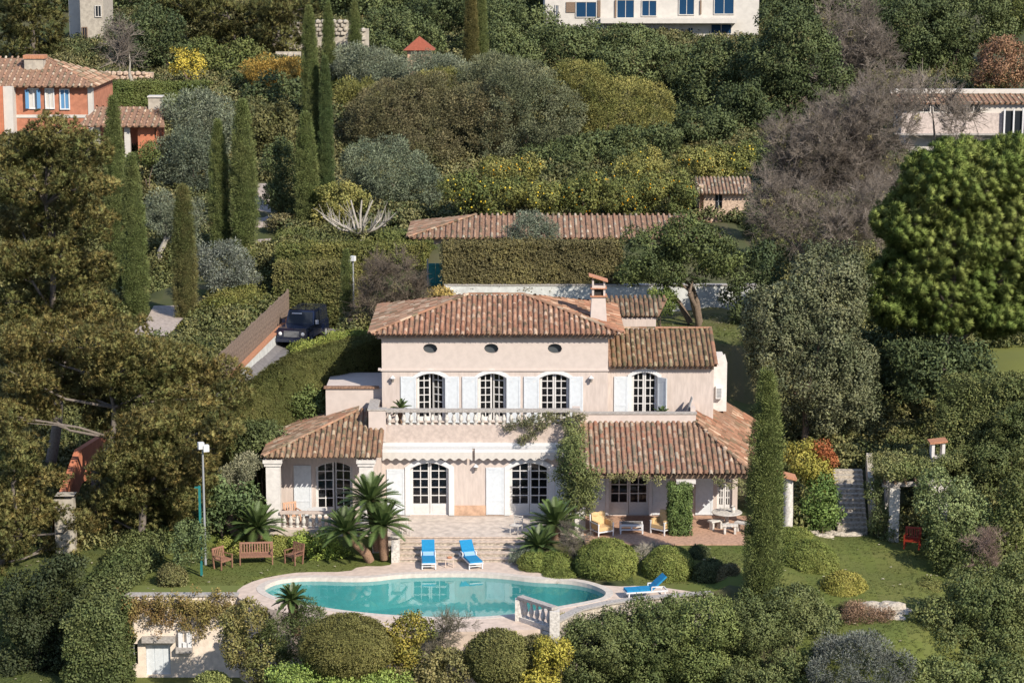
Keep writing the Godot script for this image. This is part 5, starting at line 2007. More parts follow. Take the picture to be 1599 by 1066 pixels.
	tiled_slope(o, "roof", [Vector3(a.x - 0.25, c.y, -45.5), Vector3(c.x + 0.25, c.y, -45.5), Vector3(c.x + 0.25, c.y + 0.8, -48), Vector3(a.x - 0.25, c.y + 0.8, -48)], 0.12, 0.9, false, Color(1.0, 1.1, 1.15))
	# long low outbuilding
	o = thing("long_outbuilding", "long low outbuilding whose clay tile roof shows over the hedge", "outbuilding")
	var el: Vector3 = Vector3(-6.644, 8.547, -36.000)
	var er: Vector3 = Vector3(13.430, 8.547, -36.000)
	var rl: Vector3 = Vector3(-2.393, 9.475, -39.800)
	b = MB.new()
	b.span(Vector3(el.x + 0.6, el.y - 3.2, -36.5), Vector3(er.x - 0.5, el.y - 0.05, -43))
	put("wall", b, M.stucco_grey, o)
	var dk := tiled_slope(o, "roof", [el, Vector3(er.x, el.y, -36), Vector3(er.x - 2.0, rl.y, -39.8), Vector3(rl.x, rl.y, -39.8)], 0.12, 0.3, false, Color(1.0, 1.05, 1.05), 0.42, 0.36)
	tiled_slope(o, "roof_side", [Vector3(el.x, el.y, -43.6), el, Vector3(rl.x, rl.y, -39.8)], 0.12, 0.3)
	tiled_slope(o, "roof_back", [Vector3(er.x, el.y, -43.6), Vector3(el.x, el.y, -43.6), Vector3(rl.x, rl.y, -39.8), Vector3(er.x - 2.0, rl.y, -39.8)], 0.12, 0.3, false, Color(1, 1, 1), 0.5, 0.45)
	ridge(dk, Vector3(el.x, el.y, -36), Vector3(rl.x, rl.y, -39.8))


func garden_structures() -> void:
	# white retaining wall behind the villa
	var b := MB.new()
	var a: Vector3 = Vector3(-3.948, 7.428, -24.000)
	var c: Vector3 = Vector3(14.691, 7.201, -24.000)
	b.span(Vector3(a.x, a.y - 4.5, -24), Vector3(c.x, a.y, -24.4))
	var w := alone("retaining_wall", b, M.retaining, "long white retaining wall under the ivy hedge behind the villa", "wall")
	b = MB.new()
	b.span(Vector3(a.x - 0.05, a.y + 0.002, -23.95), Vector3(c.x, a.y + 0.07, -24.45))
	put("coping", b, M.grey_stone, w)
	b = MB.new()
	b.bar(Vector3(a.x, a.y - 0.1, -24.2), Vector3(a.x + 3.2, a.y - 2.6, -20.5), 0.3, 0.4)
	put("ramp_wall", b, M.retaining, w)
	# teal gate in the hedge gap
	var g := thing("garden_gate", "teal sheet metal gate in the gap of the hedge", "gate", Vector3(-4.539, 7.100, -26.000))
	for x in [-0.42, 0.0]:
		b = MB.new()
		b.span(Vector3(x + 0.01, 0, -0.03), Vector3(x + 0.41, 1.35, 0.03))
		put("panel", b, M.teal_paint, g)
	for x in [-0.47, 0.46]:
		b = MB.new()
		b.span(Vector3(x - 0.04, -0.3, -0.05), Vector3(x + 0.04, 1.6, 0.05))
		put("post", b, M.grey_metal, g)
	b = MB.new()
	b.span(Vector3(-0.42, 1.2, 0.031), Vector3(0.41, 1.26, 0.06))
	b.span(Vector3(-0.42, 0.15, 0.031), Vector3(0.41, 0.21, 0.06))
	put("rail", b, M.teal_paint, g)
	# lamp post with two white heads
	var l := thing("lamp_post", "grey lamp post with two white floodlight heads over the drive", "lamp post", Vector3(-9.078, 5.914, -21.000))
	b = MB.new()
	b.tube([Vector3(0, -1.5, 0), Vector3(0, 3.45, 0)], [0.07, 0.05], 8)
	put("pole", b, M.grey_metal, l)
	for s in [[-0.28, 0.05], [0.0, 0.2]]:
		b = MB.new()
		b.box(Vector3(s[0], 3.4 + s[1], 0.12), Vector3(0.3, 0.28, 0.22), Basis(Vector3.UP, -0.4))
		put("floodlight", b, M.white_paint, l)
	l = thing("lamp_post", "white twin floodlight on a post rising beside the pine and tall hedge", "lamp post", Vector3(-13.989, 1.227, 7.600))
	b = MB.new()
	b.tube([Vector3(0, -1.5, 0), Vector3(0, 4.0, 0)], [0.06, 0.045], 8)
	put("pole", b, M.grey_metal, l)
	for s in [[-0.06, 0.1], [0.16, -0.02]]:
		b = MB.new()
		b.box(Vector3(s[0], 4.0 + s[1], 0.1), Vector3(0.26, 0.3, 0.24), Basis(Vector3.UP, 0.4))
		put("floodlight", b, M.white_paint, l)
	b = MB.new()
	var tp: Vector3 = Vector3(-14.164, 1.855, 7.700)
	b.span(tp + Vector3(-0.05, -2.6, -0.05), tp + Vector3(0.05, 1.6, 0.05))
	b.span(tp + Vector3(-0.22, 1.5, -0.04), tp + Vector3(-0.051, 1.56, 0.04))
	alone("teal_post", b, M.teal_paint, "slim teal metal post at the edge of the left lawn", "post")
	# plank fence beside the drive on a wall with an orange coping
	var f0: Vector3 = Vector3(-13.367, 5.149, -27.000)
	var f1: Vector3 = Vector3(-15.589, 4.469, -8.000)
	var fence := thing("plank_fence", "weathered vertical plank fence along the drive", "fence")
	var wl := thing("drive_wall", "low grey wall with orange brick coping at the foot of the plank fence", "wall")
	var dir := (f1 - f0)
	dir.y = 0
	dir = dir.normalized()
	var turn := Basis(Vector3(-dir.z, 0, dir.x), Vector3.UP, dir).orthonormalized()
	var n := 44
	for i in n:
		var p := f0.lerp(f1, (i + 0.5) / n)
		b = MB.new()
		b.box(Vector3(0, 0.78 + rng.randf_range(-0.02, 0.02), 0), Vector3(0.035, 1.6, f0.distance_to(f1) / n * 0.93))
		var o := piece("plank", b, M.fence_wood, fence, i)
		o.transform = Transform3D(turn, p)
	for i in 9:
		b = MB.new()
		b.box(Vector3(0.06, 0.6, 0), Vector3(0.09, 2.0, 0.09))
		var o := piece("post", b, M.fence_wood, fence, i)
		o.transform = Transform3D(turn, f0.lerp(f1, (i + 0.02) / 8.1))
	b = MB.new()
	b.bar(f0 + Vector3(0.25, -0.55, 0), f1 + Vector3(0.25, -0.55, 0), 0.22, 1.1)
	put("wall", b, M.retaining, wl)
	b = MB.new()
	b.bar(f0 + Vector3(0.25, 0.05, 0), f1 + Vector3(0.25, 0.05, 0), 0.32, 0.1)
	put("coping", b, M.clay, wl)
	# long orange wall of the neighbour on the left
	b = MB.new()
	var pts := [Vector3(-20.122, 2.782, -9.000), Vector3(-21.156, 3.066, -1.000), Vector3(-21.231, 1.388, 4.600)]
	for i in 2:
		var p: Vector3 = pts[i]
		var q: Vector3 = pts[i + 1]
		b.quad(p + Vector3(0, -1.7, 0), q + Vector3(0, -1.7, 0), q + Vector3(0, 0.0, 0), p + Vector3(0, 0.0, 0), Vector3.RIGHT)
		b.quad(p + Vector3(-0.3, 0.0, 0), q + Vector3(-0.3, 0.0, 0), q + Vector3(0, 0.0, 0), p + Vector3(0, 0.0, 0), Vector3.UP)
		b.quad(p + Vector3(-0.3, -1.7, 0), q + Vector3(-0.3, -1.7, 0), q + Vector3(-0.3, 0.0, 0), p + Vector3(-0.3, 0.0, 0), Vector3.LEFT)
	alone("boundary_wall", b, M.orange_light, "orange rendered boundary wall glimpsed between the pines on the left", "wall")
	b = MB.new()
	b.span(Vector3(-21.220, -0.340, 5.600), Vector3(-20.318, 2.263, 5.000))
	b.span(Vector3(-21.157, 2.445, 5.700) + Vector3(0, 0.003, 0), Vector3(-20.270, 2.452, 4.900))
	alone("stone_pillar", b, M.beige, "pale square stone pillar under the pine beside the orange wall", "pillar")
	# pool house under the left lawn
	var h := thing("pool_house", "cream pool house built under the lawn with a pale blue door", "outbuilding")
	var x0: float = Vector3(-17.682, -1.009, 10.950).x
	var x1: float = Vector3(-12.104, -1.009, 10.950).x
	var wd := [Vector3(-17.006, -3.880, 10.950).x, Vector3(-16.636, -3.880, 10.950).x, Vector3(-17.006, -3.880, 10.950).y, Vector3(-16.977, -2.930, 10.950).y, 0.0]
	var dd := [Vector3(-16.300, -5.013, 10.950).x, Vector3(-15.187, -5.013, 10.950).x, -4.4, Vector3(-16.240, -2.989, 10.950).y, 0.0]
	b = MB.new()
	wall(b, x0, x1, -5.0, -0.74, 10.95, 0.35, [wd, dd])
	b.span(Vector3(x0, -5, 10.59), Vector3(x0 + 0.3, -0.741, 4.5))
	put("wall", b, matte(0.7, 0.6, 0.5, 0.9, 0.1, 0.4, 62), h)
	b = MB.new()
	b.span(Vector3(x0 - 0.06, -0.738, 11.02), Vector3(x1, -0.66, 10.6))
	put("coping", b, M.grey_stone, h)
	b = MB.new()
	b.span(Vector3(x0 + 0.31, -0.83, 10.59), Vector3(x1, -0.77, 9.2))
	put("lawn_edge", b, matte(0.13, 0.15, 0.04), h)
	b = MB.new()
	b.span(Vector3(wd[0], wd[2], 10.72), Vector3(wd[1], wd[3], 10.75))
	var win := put("window", b, M.dark_glass, h)
	for k in 3:
		b = MB.new()
		b.span(Vector3(lerpf(wd[0], wd[1], k / 2.0) - 0.02, wd[2], 10.8), Vector3(lerpf(wd[0], wd[1], k / 2.0) + 0.02, wd[3], 10.84))
		piece("window_bar", b, M.grey_metal, win, k)
	b = MB.new()
	b.span(Vector3(dd[0], dd[2], 10.7), Vector3(dd[1], dd[3], 10.78))
	var door := put("door", b, M.shutter, h)
	b = MB.new()
	for k in 3:
		b.span(Vector3(lerpf(dd[0], dd[1], k / 3.0) + 0.02, dd[2], 10.781), Vector3(lerpf(dd[0], dd[1], (k + 1) / 3.0) - 0.02, dd[3] - 0.04, 10.8))
	put("boards", b, M.shutter, door)
	b = MB.new()
	b.span(Vector3(-16.404, -2.808, 10.960), Vector3(-14.935, -2.565, 11.250))
	b.span(Vector3(-14.911, -3.282, 10.960), Vector3(-14.183, -3.038, 11.250))
	put("stone_ledge", b, M.grey_stone, h)
	b = MB.new()
	b.span(Vector3(-14.791, -3.101, 10.970), Vector3(-14.604, -2.361, 11.150))
	b.span(Vector3(-14.422, -3.101, 10.970), Vector3(-14.207, -2.361, 11.150))
	b.span(Vector3(-14.649, -3.101, 10.970), Vector3(-14.390, -2.834, 11.150))
	put("niche", b, M.white_paint, h)
	# balustrade and rubble parapet on the valley side of the pool
	var bl := thing("pool_balustrade", "short stone balustrade standing before the right end of the pool", "balustrade")
	var e0: Vector3 = Vector3(0.342, -0.750, 14.371)
	var e1: Vector3 = Vector3(1.791, -0.750, 15.964)
	b = MB.new()
	b.bar(e0 + Vector3(0, 1.02, 0), e1 + Vector3(0, 1.02, 0), 0.34, 0.12)
	put("rail", b, M.grey_stone, bl)
	b = MB.new()
	b.bar(e0 + Vector3(0, 0.1, 0), e1 + Vector3(0, 0.1, 0), 0.36, 0.2)
	put("plinth", b, M.white_stone, bl)
	var turned := MB.new()
	turned.lathe(Vector3.ZERO, [[0.1, 0.0], [0.1, 0.06], [0.05, 0.09], [0.07, 0.14], [0.11, 0.28], [0.1, 0.38], [0.055, 0.55], [0.05, 0.64], [0.085, 0.7], [0.085, 0.77]], 8)
	var tm := turned.mesh()
	for i in 5:
		var o := piece("baluster", tm, M.white_stone, bl, i)
		o.position = e0.lerp(e1, (i + 1) / 6.0) + Vector3(0, 0.2, 0)
	for e in [e0, e1]:
		b = MB.new()
		b.box(e + Vector3(0, -0.05, 0), Vector3(0.42, 1.95, 0.42))
		put("pier", b, M.white_stone, bl)
	b = MB.new()
	b.bar(e0 + Vector3(0, -1.9, 0), e1 + Vector3(0, -1.9, 0), 0.36, 3.7)
	put("base_wall", b, M.retaining, bl)
	var par := thing("rubble_parapet", "low rubble stone parapet along the right edge of the pool deck", "wall")
	var line := [e1, Vector3(2.892, -0.750, 14.191), Vector3(4.164, -0.750, 13.281), Vector3(5.582, -0.750, 12.634), Vector3(7.286, -0.750, 12.166), Vector3(8.773, -0.750, 11.789)]
	var no := 0
	for i in line.size() - 1:
		var p: Vector3 = line[i]
		var q: Vector3 = line[i + 1]
		b = MB.new()
		b.bar(p + Vector3(0, -0.9, 0), q + Vector3(0, -0.9, 0), 0.3, 2.6)
		put("wall_core", b, M.rubble, par)
		b = MB.new()
		b.bar(p + Vector3(0, 0.43, 0), q + Vector3(0, 0.43, 0), 0.42, 0.07)
		put("coping", b, M.grey_stone, par)
		var steps := int(p.distance_to(q) / 0.34)
		for k in steps:
			for row in 3:
				var s := Vector3(rng.randf_range(0.13, 0.2), rng.randf_range(0.08, 0.13), 0.1)
				var o := piece("stone", boulder(s, no), M.rubble, par, no)
				o.position = p.lerp(q, (k + 0.5 + 0.4 * (row % 2)) / steps) + Vector3(0, 0.2 - row * 0.22, 0.14)
				no += 1
	# cheek pier left of the steps
	b = MB.new()
	b.span(Vector3(-5.612, -0.926, 5.600), Vector3(-5.233, 0.317, 5.200))
	b.span(Vector3(-5.655, 0.443, 5.650) + Vector3(0, 0.002, 0), Vector3(-5.176, 0.474, 5.100))
	alone("newel_pier", b, M.white_stone, "white stone pier at the left foot of the garden steps", "pier")
	# low balusters of the left porch
	var lb := thing("porch_balustrade", "low pink balustrade along the left porch", "balustrade")
	b = MB.new()
	b.span(Vector3(-11.1, 0.72, 2.2), Vector3(-8.6, 0.84, 2.45))
	b.span(Vector3(-11.1, -0.7, 2.2), Vector3(-8.6, 0.06, 2.45))
	put("rail", b, M.stucco_worn, lb)
	for i in 8:
		var o := piece("baluster", tm, M.white_stone, lb, i)
		o.position = Vector3(-10.9 + i * 0.31, 0.061, 2.32)
		o.scale = Vector3(1, 0.855, 1)
	# stairs on the right climbing under the trees
	var st := thing("stone_stairs", "flight of old stone stairs climbing into shade on the right", "stairs")
	st.set_meta("kind", "structure")
	for k in 13:
		b = MB.new()
		var y := -0.3 + k * 0.148
		b.span(Vector3(15.75 + 0.03 * k, y - 0.5, 1.2 - k * 0.36), Vector3(17.2 + 0.03 * k, y, 0.8 - k * 0.36 - 0.02))
		put("step", b, M.rubble, st)
	b = MB.new()
	b.bar(Vector3(17.45, 0.1, 1.2), Vector3(17.9, 1.9, -3.4), 0.3, 1.0)
	put("cheek_wall", b, M.rubble, st)
	# pergola with white posts, hut-like chimney, pillar with tile cap
	var p := thing("pergola", "white post pergola with timber beams under a mat of climbing plants", "pergola")
	var q: Vector3 = Vector3(18.212, -0.277, 2.500)
	for d in [Vector3.ZERO, Vector3(2.3, 0.1, 0), Vector3(0.3, 0.3, -3), Vector3(2.5, 0.4, -3)]:
		b = MB.new()
		b.span(q + d + Vector3(-0.24, -0.6, -0.24), q + d + Vector3(0.24, 2.35, 0.24))
		put("post", b, M.white_stone, p)
	for d in [0.0, -3.0]:
		b = MB.new()
		b.bar(q + Vector3(-0.6, 2.46, d), q + Vector3(2.7, 2.56, d), 0.16, 0.2)
		put("beam", b, M.grey_stone, p)
	for k in 7:
		b = MB.new()
		b.bar(q + Vector3(-0.5 + k * 0.5, 2.62, 0.35), q + Vector3(-0.4 + k * 0.5, 2.75, -3.4), 0.1, 0.12)
		piece("rafter", b, M.old_wood, p, k)
	p = thing("barbecue_chimney", "small white chimney with a tile cap beside the right hedge", "chimney", Vector3(20.500, 2.123, 0.900))
	b = MB.new()
	b.span(Vector3(-0.3, -1, -0.3), Vector3(0.3, 1.1, 0.3))
	for x in [-0.25, 0.25]:
		b.span(Vector3(x - 0.07, 1.1, -0.3), Vector3(x + 0.07, 1.75, 0.3))
	put("shaft", b, M.white_stucco, p)
	b = MB.new()
	b.box(Vector3(0, 1.83, 0), Vector3(0.85, 0.09, 0.8), Basis(Vector3.BACK, 0.12))
	put("cap", b, M.clay, p)
	p = thing("old_pillar", "weathered white pillar with an orange tile cap right of the cypress", "pillar", Vector3(13.014, -0.094, 3.500))
	b = MB.new()
	b.tube([Vector3(0, -0.5, 0), Vector3(0.05, 1.2, 0), Vector3(0, 2.9, 0)], [0.27, 0.24, 0.25], 8)
	put("shaft", b, M.white_stone, p)
	b = MB.new()
	b.box(Vector3(-0.1, 3.0, 0), Vector3(0.95, 0.12, 0.9), Basis(Vector3.BACK, -0.25))
	put("cap", b, M.clay, p)
	# rocks
	var rk := thing("rock_steps", "rough stepping boulders at the near corner of the right lawn", "rocks")
	no = 0
	for r in [[Vector3(15.831, -1.160, 11.600), 0.42], [Vector3(16.588, -1.185, 11.800), 0.55], [Vector3(17.037, -1.327, 12.000), 0.45], [Vector3(16.106, -1.263, 12.200), 0.4], [Vector3(16.659, -1.480, 12.800), 0.5], [Vector3(17.003, -1.645, 13.100), 0.42], [Vector3(16.486, -1.750, 13.400), 0.4], [Vector3(16.712, -1.904, 13.900), 0.45]]:
		var o := piece("boulder", boulder(Vector3(r[1] * 1.25, r[1] * 0.5, r[1] * 0.8), no), M.rubble, rk, no)
		o.position = r[0] + Vector3(0, 0.12, 0)
		no += 1
	rk = thing("edging_stones", "line of pale flat stones along the top of the right lawn", "stones")
	no = 0
	for r in [[1268, 832, 0.4], [1285, 838, 0.5], [1300, 834, 0.35], [1313, 836, 0.45], [1332, 836, 0.5]]:
		var g2: Vector3 = [Vector3(14.368, -0.270, 2.184), Vector3(14.836, -0.343, 2.606), Vector3(15.379, -0.387, 1.989), Vector3(15.752, -0.396, 2.186), Vector3(16.338, -0.402, 2.164)][no]
		var o := piece("stone", boulder(Vector3(r[2], 0.12, 0.25), no + 20), M.rubble, rk, no)
		o.position = g2
		no += 1
	# terraced dry stone walls high on the slope
	var wn := 0
	for r in [[Vector3(-23.664, 16.520, -122.000), Vector3(-20.247, 17.759, -122.500), "pale dry stone wall left of the twin cypresses, high up"], [Vector3(-19.753, 16.665, -124.000), Vector3(-16.174, 17.914, -124.500), "pale dry stone wall between the two tall cypresses"], [Vector3(-15.798, 16.234, -116.000), Vector3(-13.889, 17.563, -116.500), "short pale dry stone wall right of the third cypress"], [Vector3(-22.559, 14.888, -112.000), Vector3(-20.150, 15.586, -112.500), "low stone terrace wall above the ochre reeds"], [Vector3(-39.306, 13.596, -100.000), Vector3(-32.492, 14.447, -101.000), "brown stone terrace wall behind the slim white-stemmed tree"]]:
		b = MB.new()
		var cnt := int((r[1].x - r[0].x) / 0.55)
		for k in cnt:
			for row in int((r[1].y - r[0].y) / 0.4) + 1:
				b.ellipsoid(Vector3(r[0].x + (k + 0.5 * (row % 2)) * 0.55, r[0].y + row * 0.4, r[0].z), Vector3(rng.randf_range(0.26, 0.36), rng.randf_range(0.18, 0.26), 0.3), 0.3, k + row, 6)
		b.span(r[0] + Vector3(0, -2, -0.05), r[1] + Vector3(0, 0, 0.2))
		alone("dry_stone_wall", b, M.hut_stone if wn == 4 else M.beige, r[2], "wall", "dry stone walls on the upper slope")
		wn += 1


func furniture() -> void:
	lounger("blue cushioned sun lounger at the foot of the steps, left one of the pair", Vector3(-3.873, -0.742, 5.915), 0.06)
	lounger("blue cushioned sun lounger turned aslant before the steps, right of the pair", Vector3(-1.914, -0.742, 5.915), 0.3)
	lounger("blue sun lounger lying lengthwise at the right end of the pool", Vector3(5.900, -0.742, 10.957), -1.35)
	for p in [Vector3(-3.873, -0.742, 5.915), Vector3(-1.914, -0.742, 5.915)]:  # added pale pads stand in for the glint at each backrest bend
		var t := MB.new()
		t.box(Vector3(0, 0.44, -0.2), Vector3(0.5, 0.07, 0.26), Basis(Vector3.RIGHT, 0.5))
		var o := alone("glint_pad", t, M.pale_glint, "added pale blue pad for the glint on the left lounger of the pair" if p.x < -3 else "added pale blue pad for the glint on the right lounger of the pair", "glint_pad")
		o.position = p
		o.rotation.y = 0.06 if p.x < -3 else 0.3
	slatted_seat("garden_bench", "reddish wooden slatted bench on the left lawn facing the pool", "bench", Vector3(-11.890, -0.800, 5.610), 0.1, 1.55, M.garden_wood)
	slatted_seat("wooden_armchair", "reddish wooden garden armchair left of the slatted bench", "armchair", Vector3(-13.346, -0.800, 6.348), 0.9, 0.75, M.garden_wood, "wooden garden armchairs on the left lawn")
	slatted_seat("wooden_armchair", "reddish wooden garden armchair turned away, right of the slatted bench", "armchair", Vector3(-10.163, -0.800, 5.610), -0.75, 0.75, M.garden_wood, "wooden garden armchairs on the left lawn")
	slatted_seat("deck_chair", "pale wooden slatted chair in the left porch", "chair", Vector3(-10.6, 0.0, 1.3), 0.5, 0.7, M.pale_wood)
	# small tables
	var o := thing("side_table", "low white plastic side table between the two loungers", "table", Vector3(-2.885, -0.742, 6.231))
	var b := MB.new()
	b.box(Vector3(0, 0.36, 0), Vector3(0.42, 0.04, 0.42))
	put("table_top", b, M.deck_stone, o)
	for x in [-0.18, 0.18]:
		for z in [-0.18, 0.18]:
			b = MB.new()
			b.bar(Vector3(x, 0, z), Vector3(x, 0.34, z), 0.04, 0.04)
			put("leg", b, M.deck_stone, o)
	b = MB.new()
	b.ellipsoid(Vector3(0, 0.05, 0), Vector3(0.13, 0.06, 0.09))
	var s := alone("folded_cloth", b, M.clay, "small folded orange cloth lying on the low side table", "cloth")
	s.position = Vector3(-2.885, -0.742, 6.231) + Vector3(0, 0.375, 0)
	o = thing("porch_table", "small white round table in the left porch", "table", Vector3(-9.4, 0.0, 1.5))
	b = MB.new()
	b.lathe(Vector3.ZERO, [[0.01, 0.72], [0.45, 0.72], [0.45, 0.69], [0.01, 0.69]], 16)
	put("table_top", b, M.white_paint, o)
	b = MB.new()
	b.lathe(Vector3.ZERO, [[0.2, 0.0], [0.05, 0.06], [0.04, 0.69]], 8)
	put("leg", b, M.white_paint, o)
	o = thing("coffee_table", "white low coffee table between the yellow cushioned armchairs", "table", Vector3(5.673, 0.000, 3.046))
	b = MB.new()
	for x in [-0.52, 0.52]:
		for z in [-0.28, 0.28]:
			b.bar(Vector3(x, 0, z), Vector3(x, 0.46, z), 0.07, 0.07)
	for z in [-0.28, 0.28]:
		b.bar(Vector3(-0.52, 0.2, z), Vector3(0.52, 0.2, z), 0.05, 0.06)
		b.bar(Vector3(-0.52, 0.42, z), Vector3(0.52, 0.42, z), 0.06, 0.08)
	b.bar(Vector3(0, 0.2, 0.28), Vector3(0, 0.42, 0.28), 0.07, 0.05)
	put("frame", b, M.white_paint, o)
	b = MB.new()
	b.box(Vector3(0, 0.455, 0), Vector3(0.96, 0.02, 0.48))
	put("table_top", b, M.lamp_glass, o)
	patio_armchair("white armchair with yellow cushions, left of the coffee table", Vector3(4.257, 0.000, 3.500), 0.5)
	patio_armchair("white armchair with yellow cushions half hidden by the ivy pillar", Vector3(7.126, 0.000, 3.160), -0.7)
	o = thing("round_table", "white round garden table under the right porch", "table", Vector3(10.290, 0.000, 2.127))
	b = MB.new()
	b.lathe(Vector3.ZERO, [[0.01, 0.76], [0.72, 0.76], [0.74, 0.74], [0.72, 0.71], [0.01, 0.71]], 20)
	put("table_top", b, M.white_stone, o)
	b = MB.new()
	b.lathe(Vector3.ZERO, [[0.3, 0.0], [0.12, 0.08], [0.09, 0.4], [0.16, 0.7]], 10)
	put("pedestal", b, M.white_stone, o)
	b = MB.new()
	b.lathe(Vector3.ZERO, [[0.09, 0.0], [0.12, 0.12], [0.07, 0.26], [0.1, 0.3]], 10)
	s = alone("vase", b, M.white_stone, "white vase standing on the round garden table", "vase")
	s.position = Vector3(10.290, 0.000, 2.127) + Vector3(0.3, 0.76, 0.05)
	var stool: Node3D = null
	var places := [[Vector3(9.738, 0.000, 2.474), 0.6, "white stone bench left of the round garden table"], [Vector3(10.337, 0.000, 3.274), 0.0, "white stone bench in front of the round garden table"], [Vector3(10.978, 0.000, 2.932), -0.6, "white stone bench right of the round garden table"]]
	for q in places:
		if stool == null:
			stool = thing("stone_bench", q[2], "bench", q[0], q[1], "white benches round the garden table")
			b = MB.new()
			b.box(Vector3(0, 0.42, 0), Vector3(0.75, 0.08, 0.34))
			put("seat", b, M.white_stone, stool)
			for x in [-0.24, 0.24]:
				b = MB.new()
				b.box(Vector3(x, 0.19, 0), Vector3(0.1, 0.38, 0.26))
				put("leg", b, M.white_stone, stool)
		else:
			copy_of(stool, q[0], q[1], q[2])
	# wrought iron chairs on the terrace
	for q in [[Vector3(-5.069, 0.000, 3.613), 0.4, "pale metal chair on the left edge of the stone terrace"], [Vector3(0.197, 0.000, 3.387), -0.5, "pale metal chair among the sago palms on the terrace"]]:
		o = thing("terrace_chair", q[2], "chair", q[0], q[1], "pale metal chairs on the terrace")
		b = MB.new()
		b.box(Vector3(0, 0.44, 0), Vector3(0.46, 0.04, 0.44))
		put("seat", b, M.white_stone, o)
		b = MB.new()
		for x in [-0.21, 0.21]:
			b.bar(Vector3(x, 0.44, -0.2), Vector3(x, 0.86, -0.27), 0.03, 0.03)
		for k in 3:
			b.bar(Vector3(-0.21, 0.58 + k * 0.13, -0.235), Vector3(0.21, 0.58 + k * 0.13, -0.235), 0.03, 0.04)
		put("backrest", b, M.white_stone, o)
		for x in [-0.21, 0.21]:
			for z in [-0.2, 0.2]:
				b = MB.new()
				b.bar(Vector3(x, 0, z * 1.1), Vector3(x, 0.43, z), 0.03, 0.03)
				put("leg", b, M.white_stone, o)
	slatted_seat("red_chair", "red painted chair in the shade beneath the pergola", "chair", Vector3(18.773, -0.347, 4.600), -0.3, 0.75, M.red_paint)
	off_road_car(Vector3(-12.204, 4.179, -23.661) , -0.22)


func pollard() -> void:
	# the pollarded tree: a short pale trunk with stubby forked limbs, quite leafless
	var at: Vector3 = Vector3(-9.684, 7.826, -37.000)
	var o := thing("pollarded_tree", "leafless pollarded tree with pale spreading limbs above the long hedge", "tree", at)
	var b := MB.new()
	b.tube([Vector3(0, -0.6, 0), Vector3(0.02, 0.5, 0), Vector3(0, 0.9, 0)], [0.26, 0.22, 0.2])
	put("trunk", b, M.pale_bark, o)
	b = MB.new()
	for k in 11:
		var a := TAU * k / 11.0 + 0.3
		var d := Vector3(cos(a), 0, sin(a) * 0.8)
		var r := rng.randf_range(1.4, 2.6)
		var m := d * r * 0.55 + Vector3(0, 1.0 + rng.randf() * 0.35, 0)
		var e := d * r + Vector3(0, 1.25 + rng.randf() * 0.8, 0)
		b.tube([Vector3(0, 0.8, 0), m, e], [0.12, 0.09, 0.05], 5)
		for j in 9:
			var q := m.lerp(e, rng.randf_range(0.1, 1.0))
			b.tube([q, q + (d * 0.35 + Vector3(rng.randfn() * 0.3, rng.randf_range(0.5, 1.1), rng.randfn() * 0.3)) * rng.randf_range(0.6, 1.2)], [0.025, 0.008], 4)
	for k in 3:
		b.tube([Vector3(0, 0.8, 0), Vector3(k * 0.35 - 0.35, 2.0, 0.1), Vector3(k * 0.7 - 0.6, 3.0, 0)], [0.11, 0.08, 0.05], 5)
	put("branches", b, M.pale_bark, o)


func undergrowth() -> void:
	# low scrub that covers the slope between the trees; nobody could count it
	var o := Node3D.new()
	o.name = "undergrowth"
	add_child(o)
	tag(o, "low green and brown scrub covering the slope between the trees", "undergrowth", "", "stuff")
	var near := []
	var far := []
	var tries := 0
	while tries < 10500:
		tries += 1
		var z := -215.0 + 228.0 * pow(rng.randf(), 0.72)
		var reach := 26.0 + absf(z - 100.0) * 0.09
		var x := rng.randf_range(-reach, reach)
		if clear_ground(x, z):
			continue
		var r := rng.randf_range(0.5, 1.5)
		var size := 0.42 if z > -45 else 0.62
		for k in int(5 + 9 * r):
			var d := ball_point() * r
			d.y = absf(d.y) * 0.7
			if clear_ground(x + d.x, z + d.z):
				continue
			var p := Vector3(x + d.x, 0, z + d.z)
			p.y = ground_height(p.x, p.z) + d.y + 0.05
			(near if z > -45 else far).append([p, (d + Vector3(0, 0.8, 0)).normalized()])
	scatter(o, "leaves", "broad", near, 0.44, Color(0.055, 0.07, 0.022), Color(0.115, 0.11, 0.04), M.leaf)
	scatter(o, "leaves", "broad", far, 0.6, Color(0.04, 0.056, 0.02), Color(0.12, 0.108, 0.045), M.leaf)


func clear_ground(x: float, z: float) -> bool:
	if x > -12.5 and x < 13.2 and z > -13:
		return true
	if x > -7 and x < 15.5 and z > -24.6 and z < -12:
		return true
	if x > -18.6 and z > 2.5:
		return true
	if z > 5.0 or (x > 14.5 and z > -4.0 and x < 18.2):
		return true
	for s in [[Vector3(-13.920, 4.876, -8.000), Vector3(-13.168, 5.441, -12.000), 2.6], [Vector3(-13.168, 5.441, -12.000), Vector3(-11.905, 5.176, -23.000), 2.8], [Vector3(-11.905, 5.176, -23.000), Vector3(-11.486, 5.226, -27.000), 2.6], [Vector3(-16.646, 6.989, -43.000), Vector3(-17.456, 7.673, -52.000), 1.5], [Vector3(-17.456, 7.673, -52.000), Vector3(-18.932, 8.858, -63.000), 1.5], [Vector3(-20.760, 4.982, -20.000), Vector3(-20.512, 5.834, -28.000), 2.2], [Vector3(-20.973, 5.663, -29.000), Vector3(-20.900, 5.828, -34.000), 2.0]]:
		var a := Vector2(s[0].x, s[0].z)
		var b := Vector2(s[1].x, s[1].z)
		if Geometry2D.get_closest_point_to_segment(Vector2(x, z), a, b).distance_to(Vector2(x, z)) < s[2]:
			return true
	if x > -9.0 and x < 15.5 and z > -45.5 and z < -24.0:
		return true
	return x > 22.0 and z > -28.0 and z < -16.0


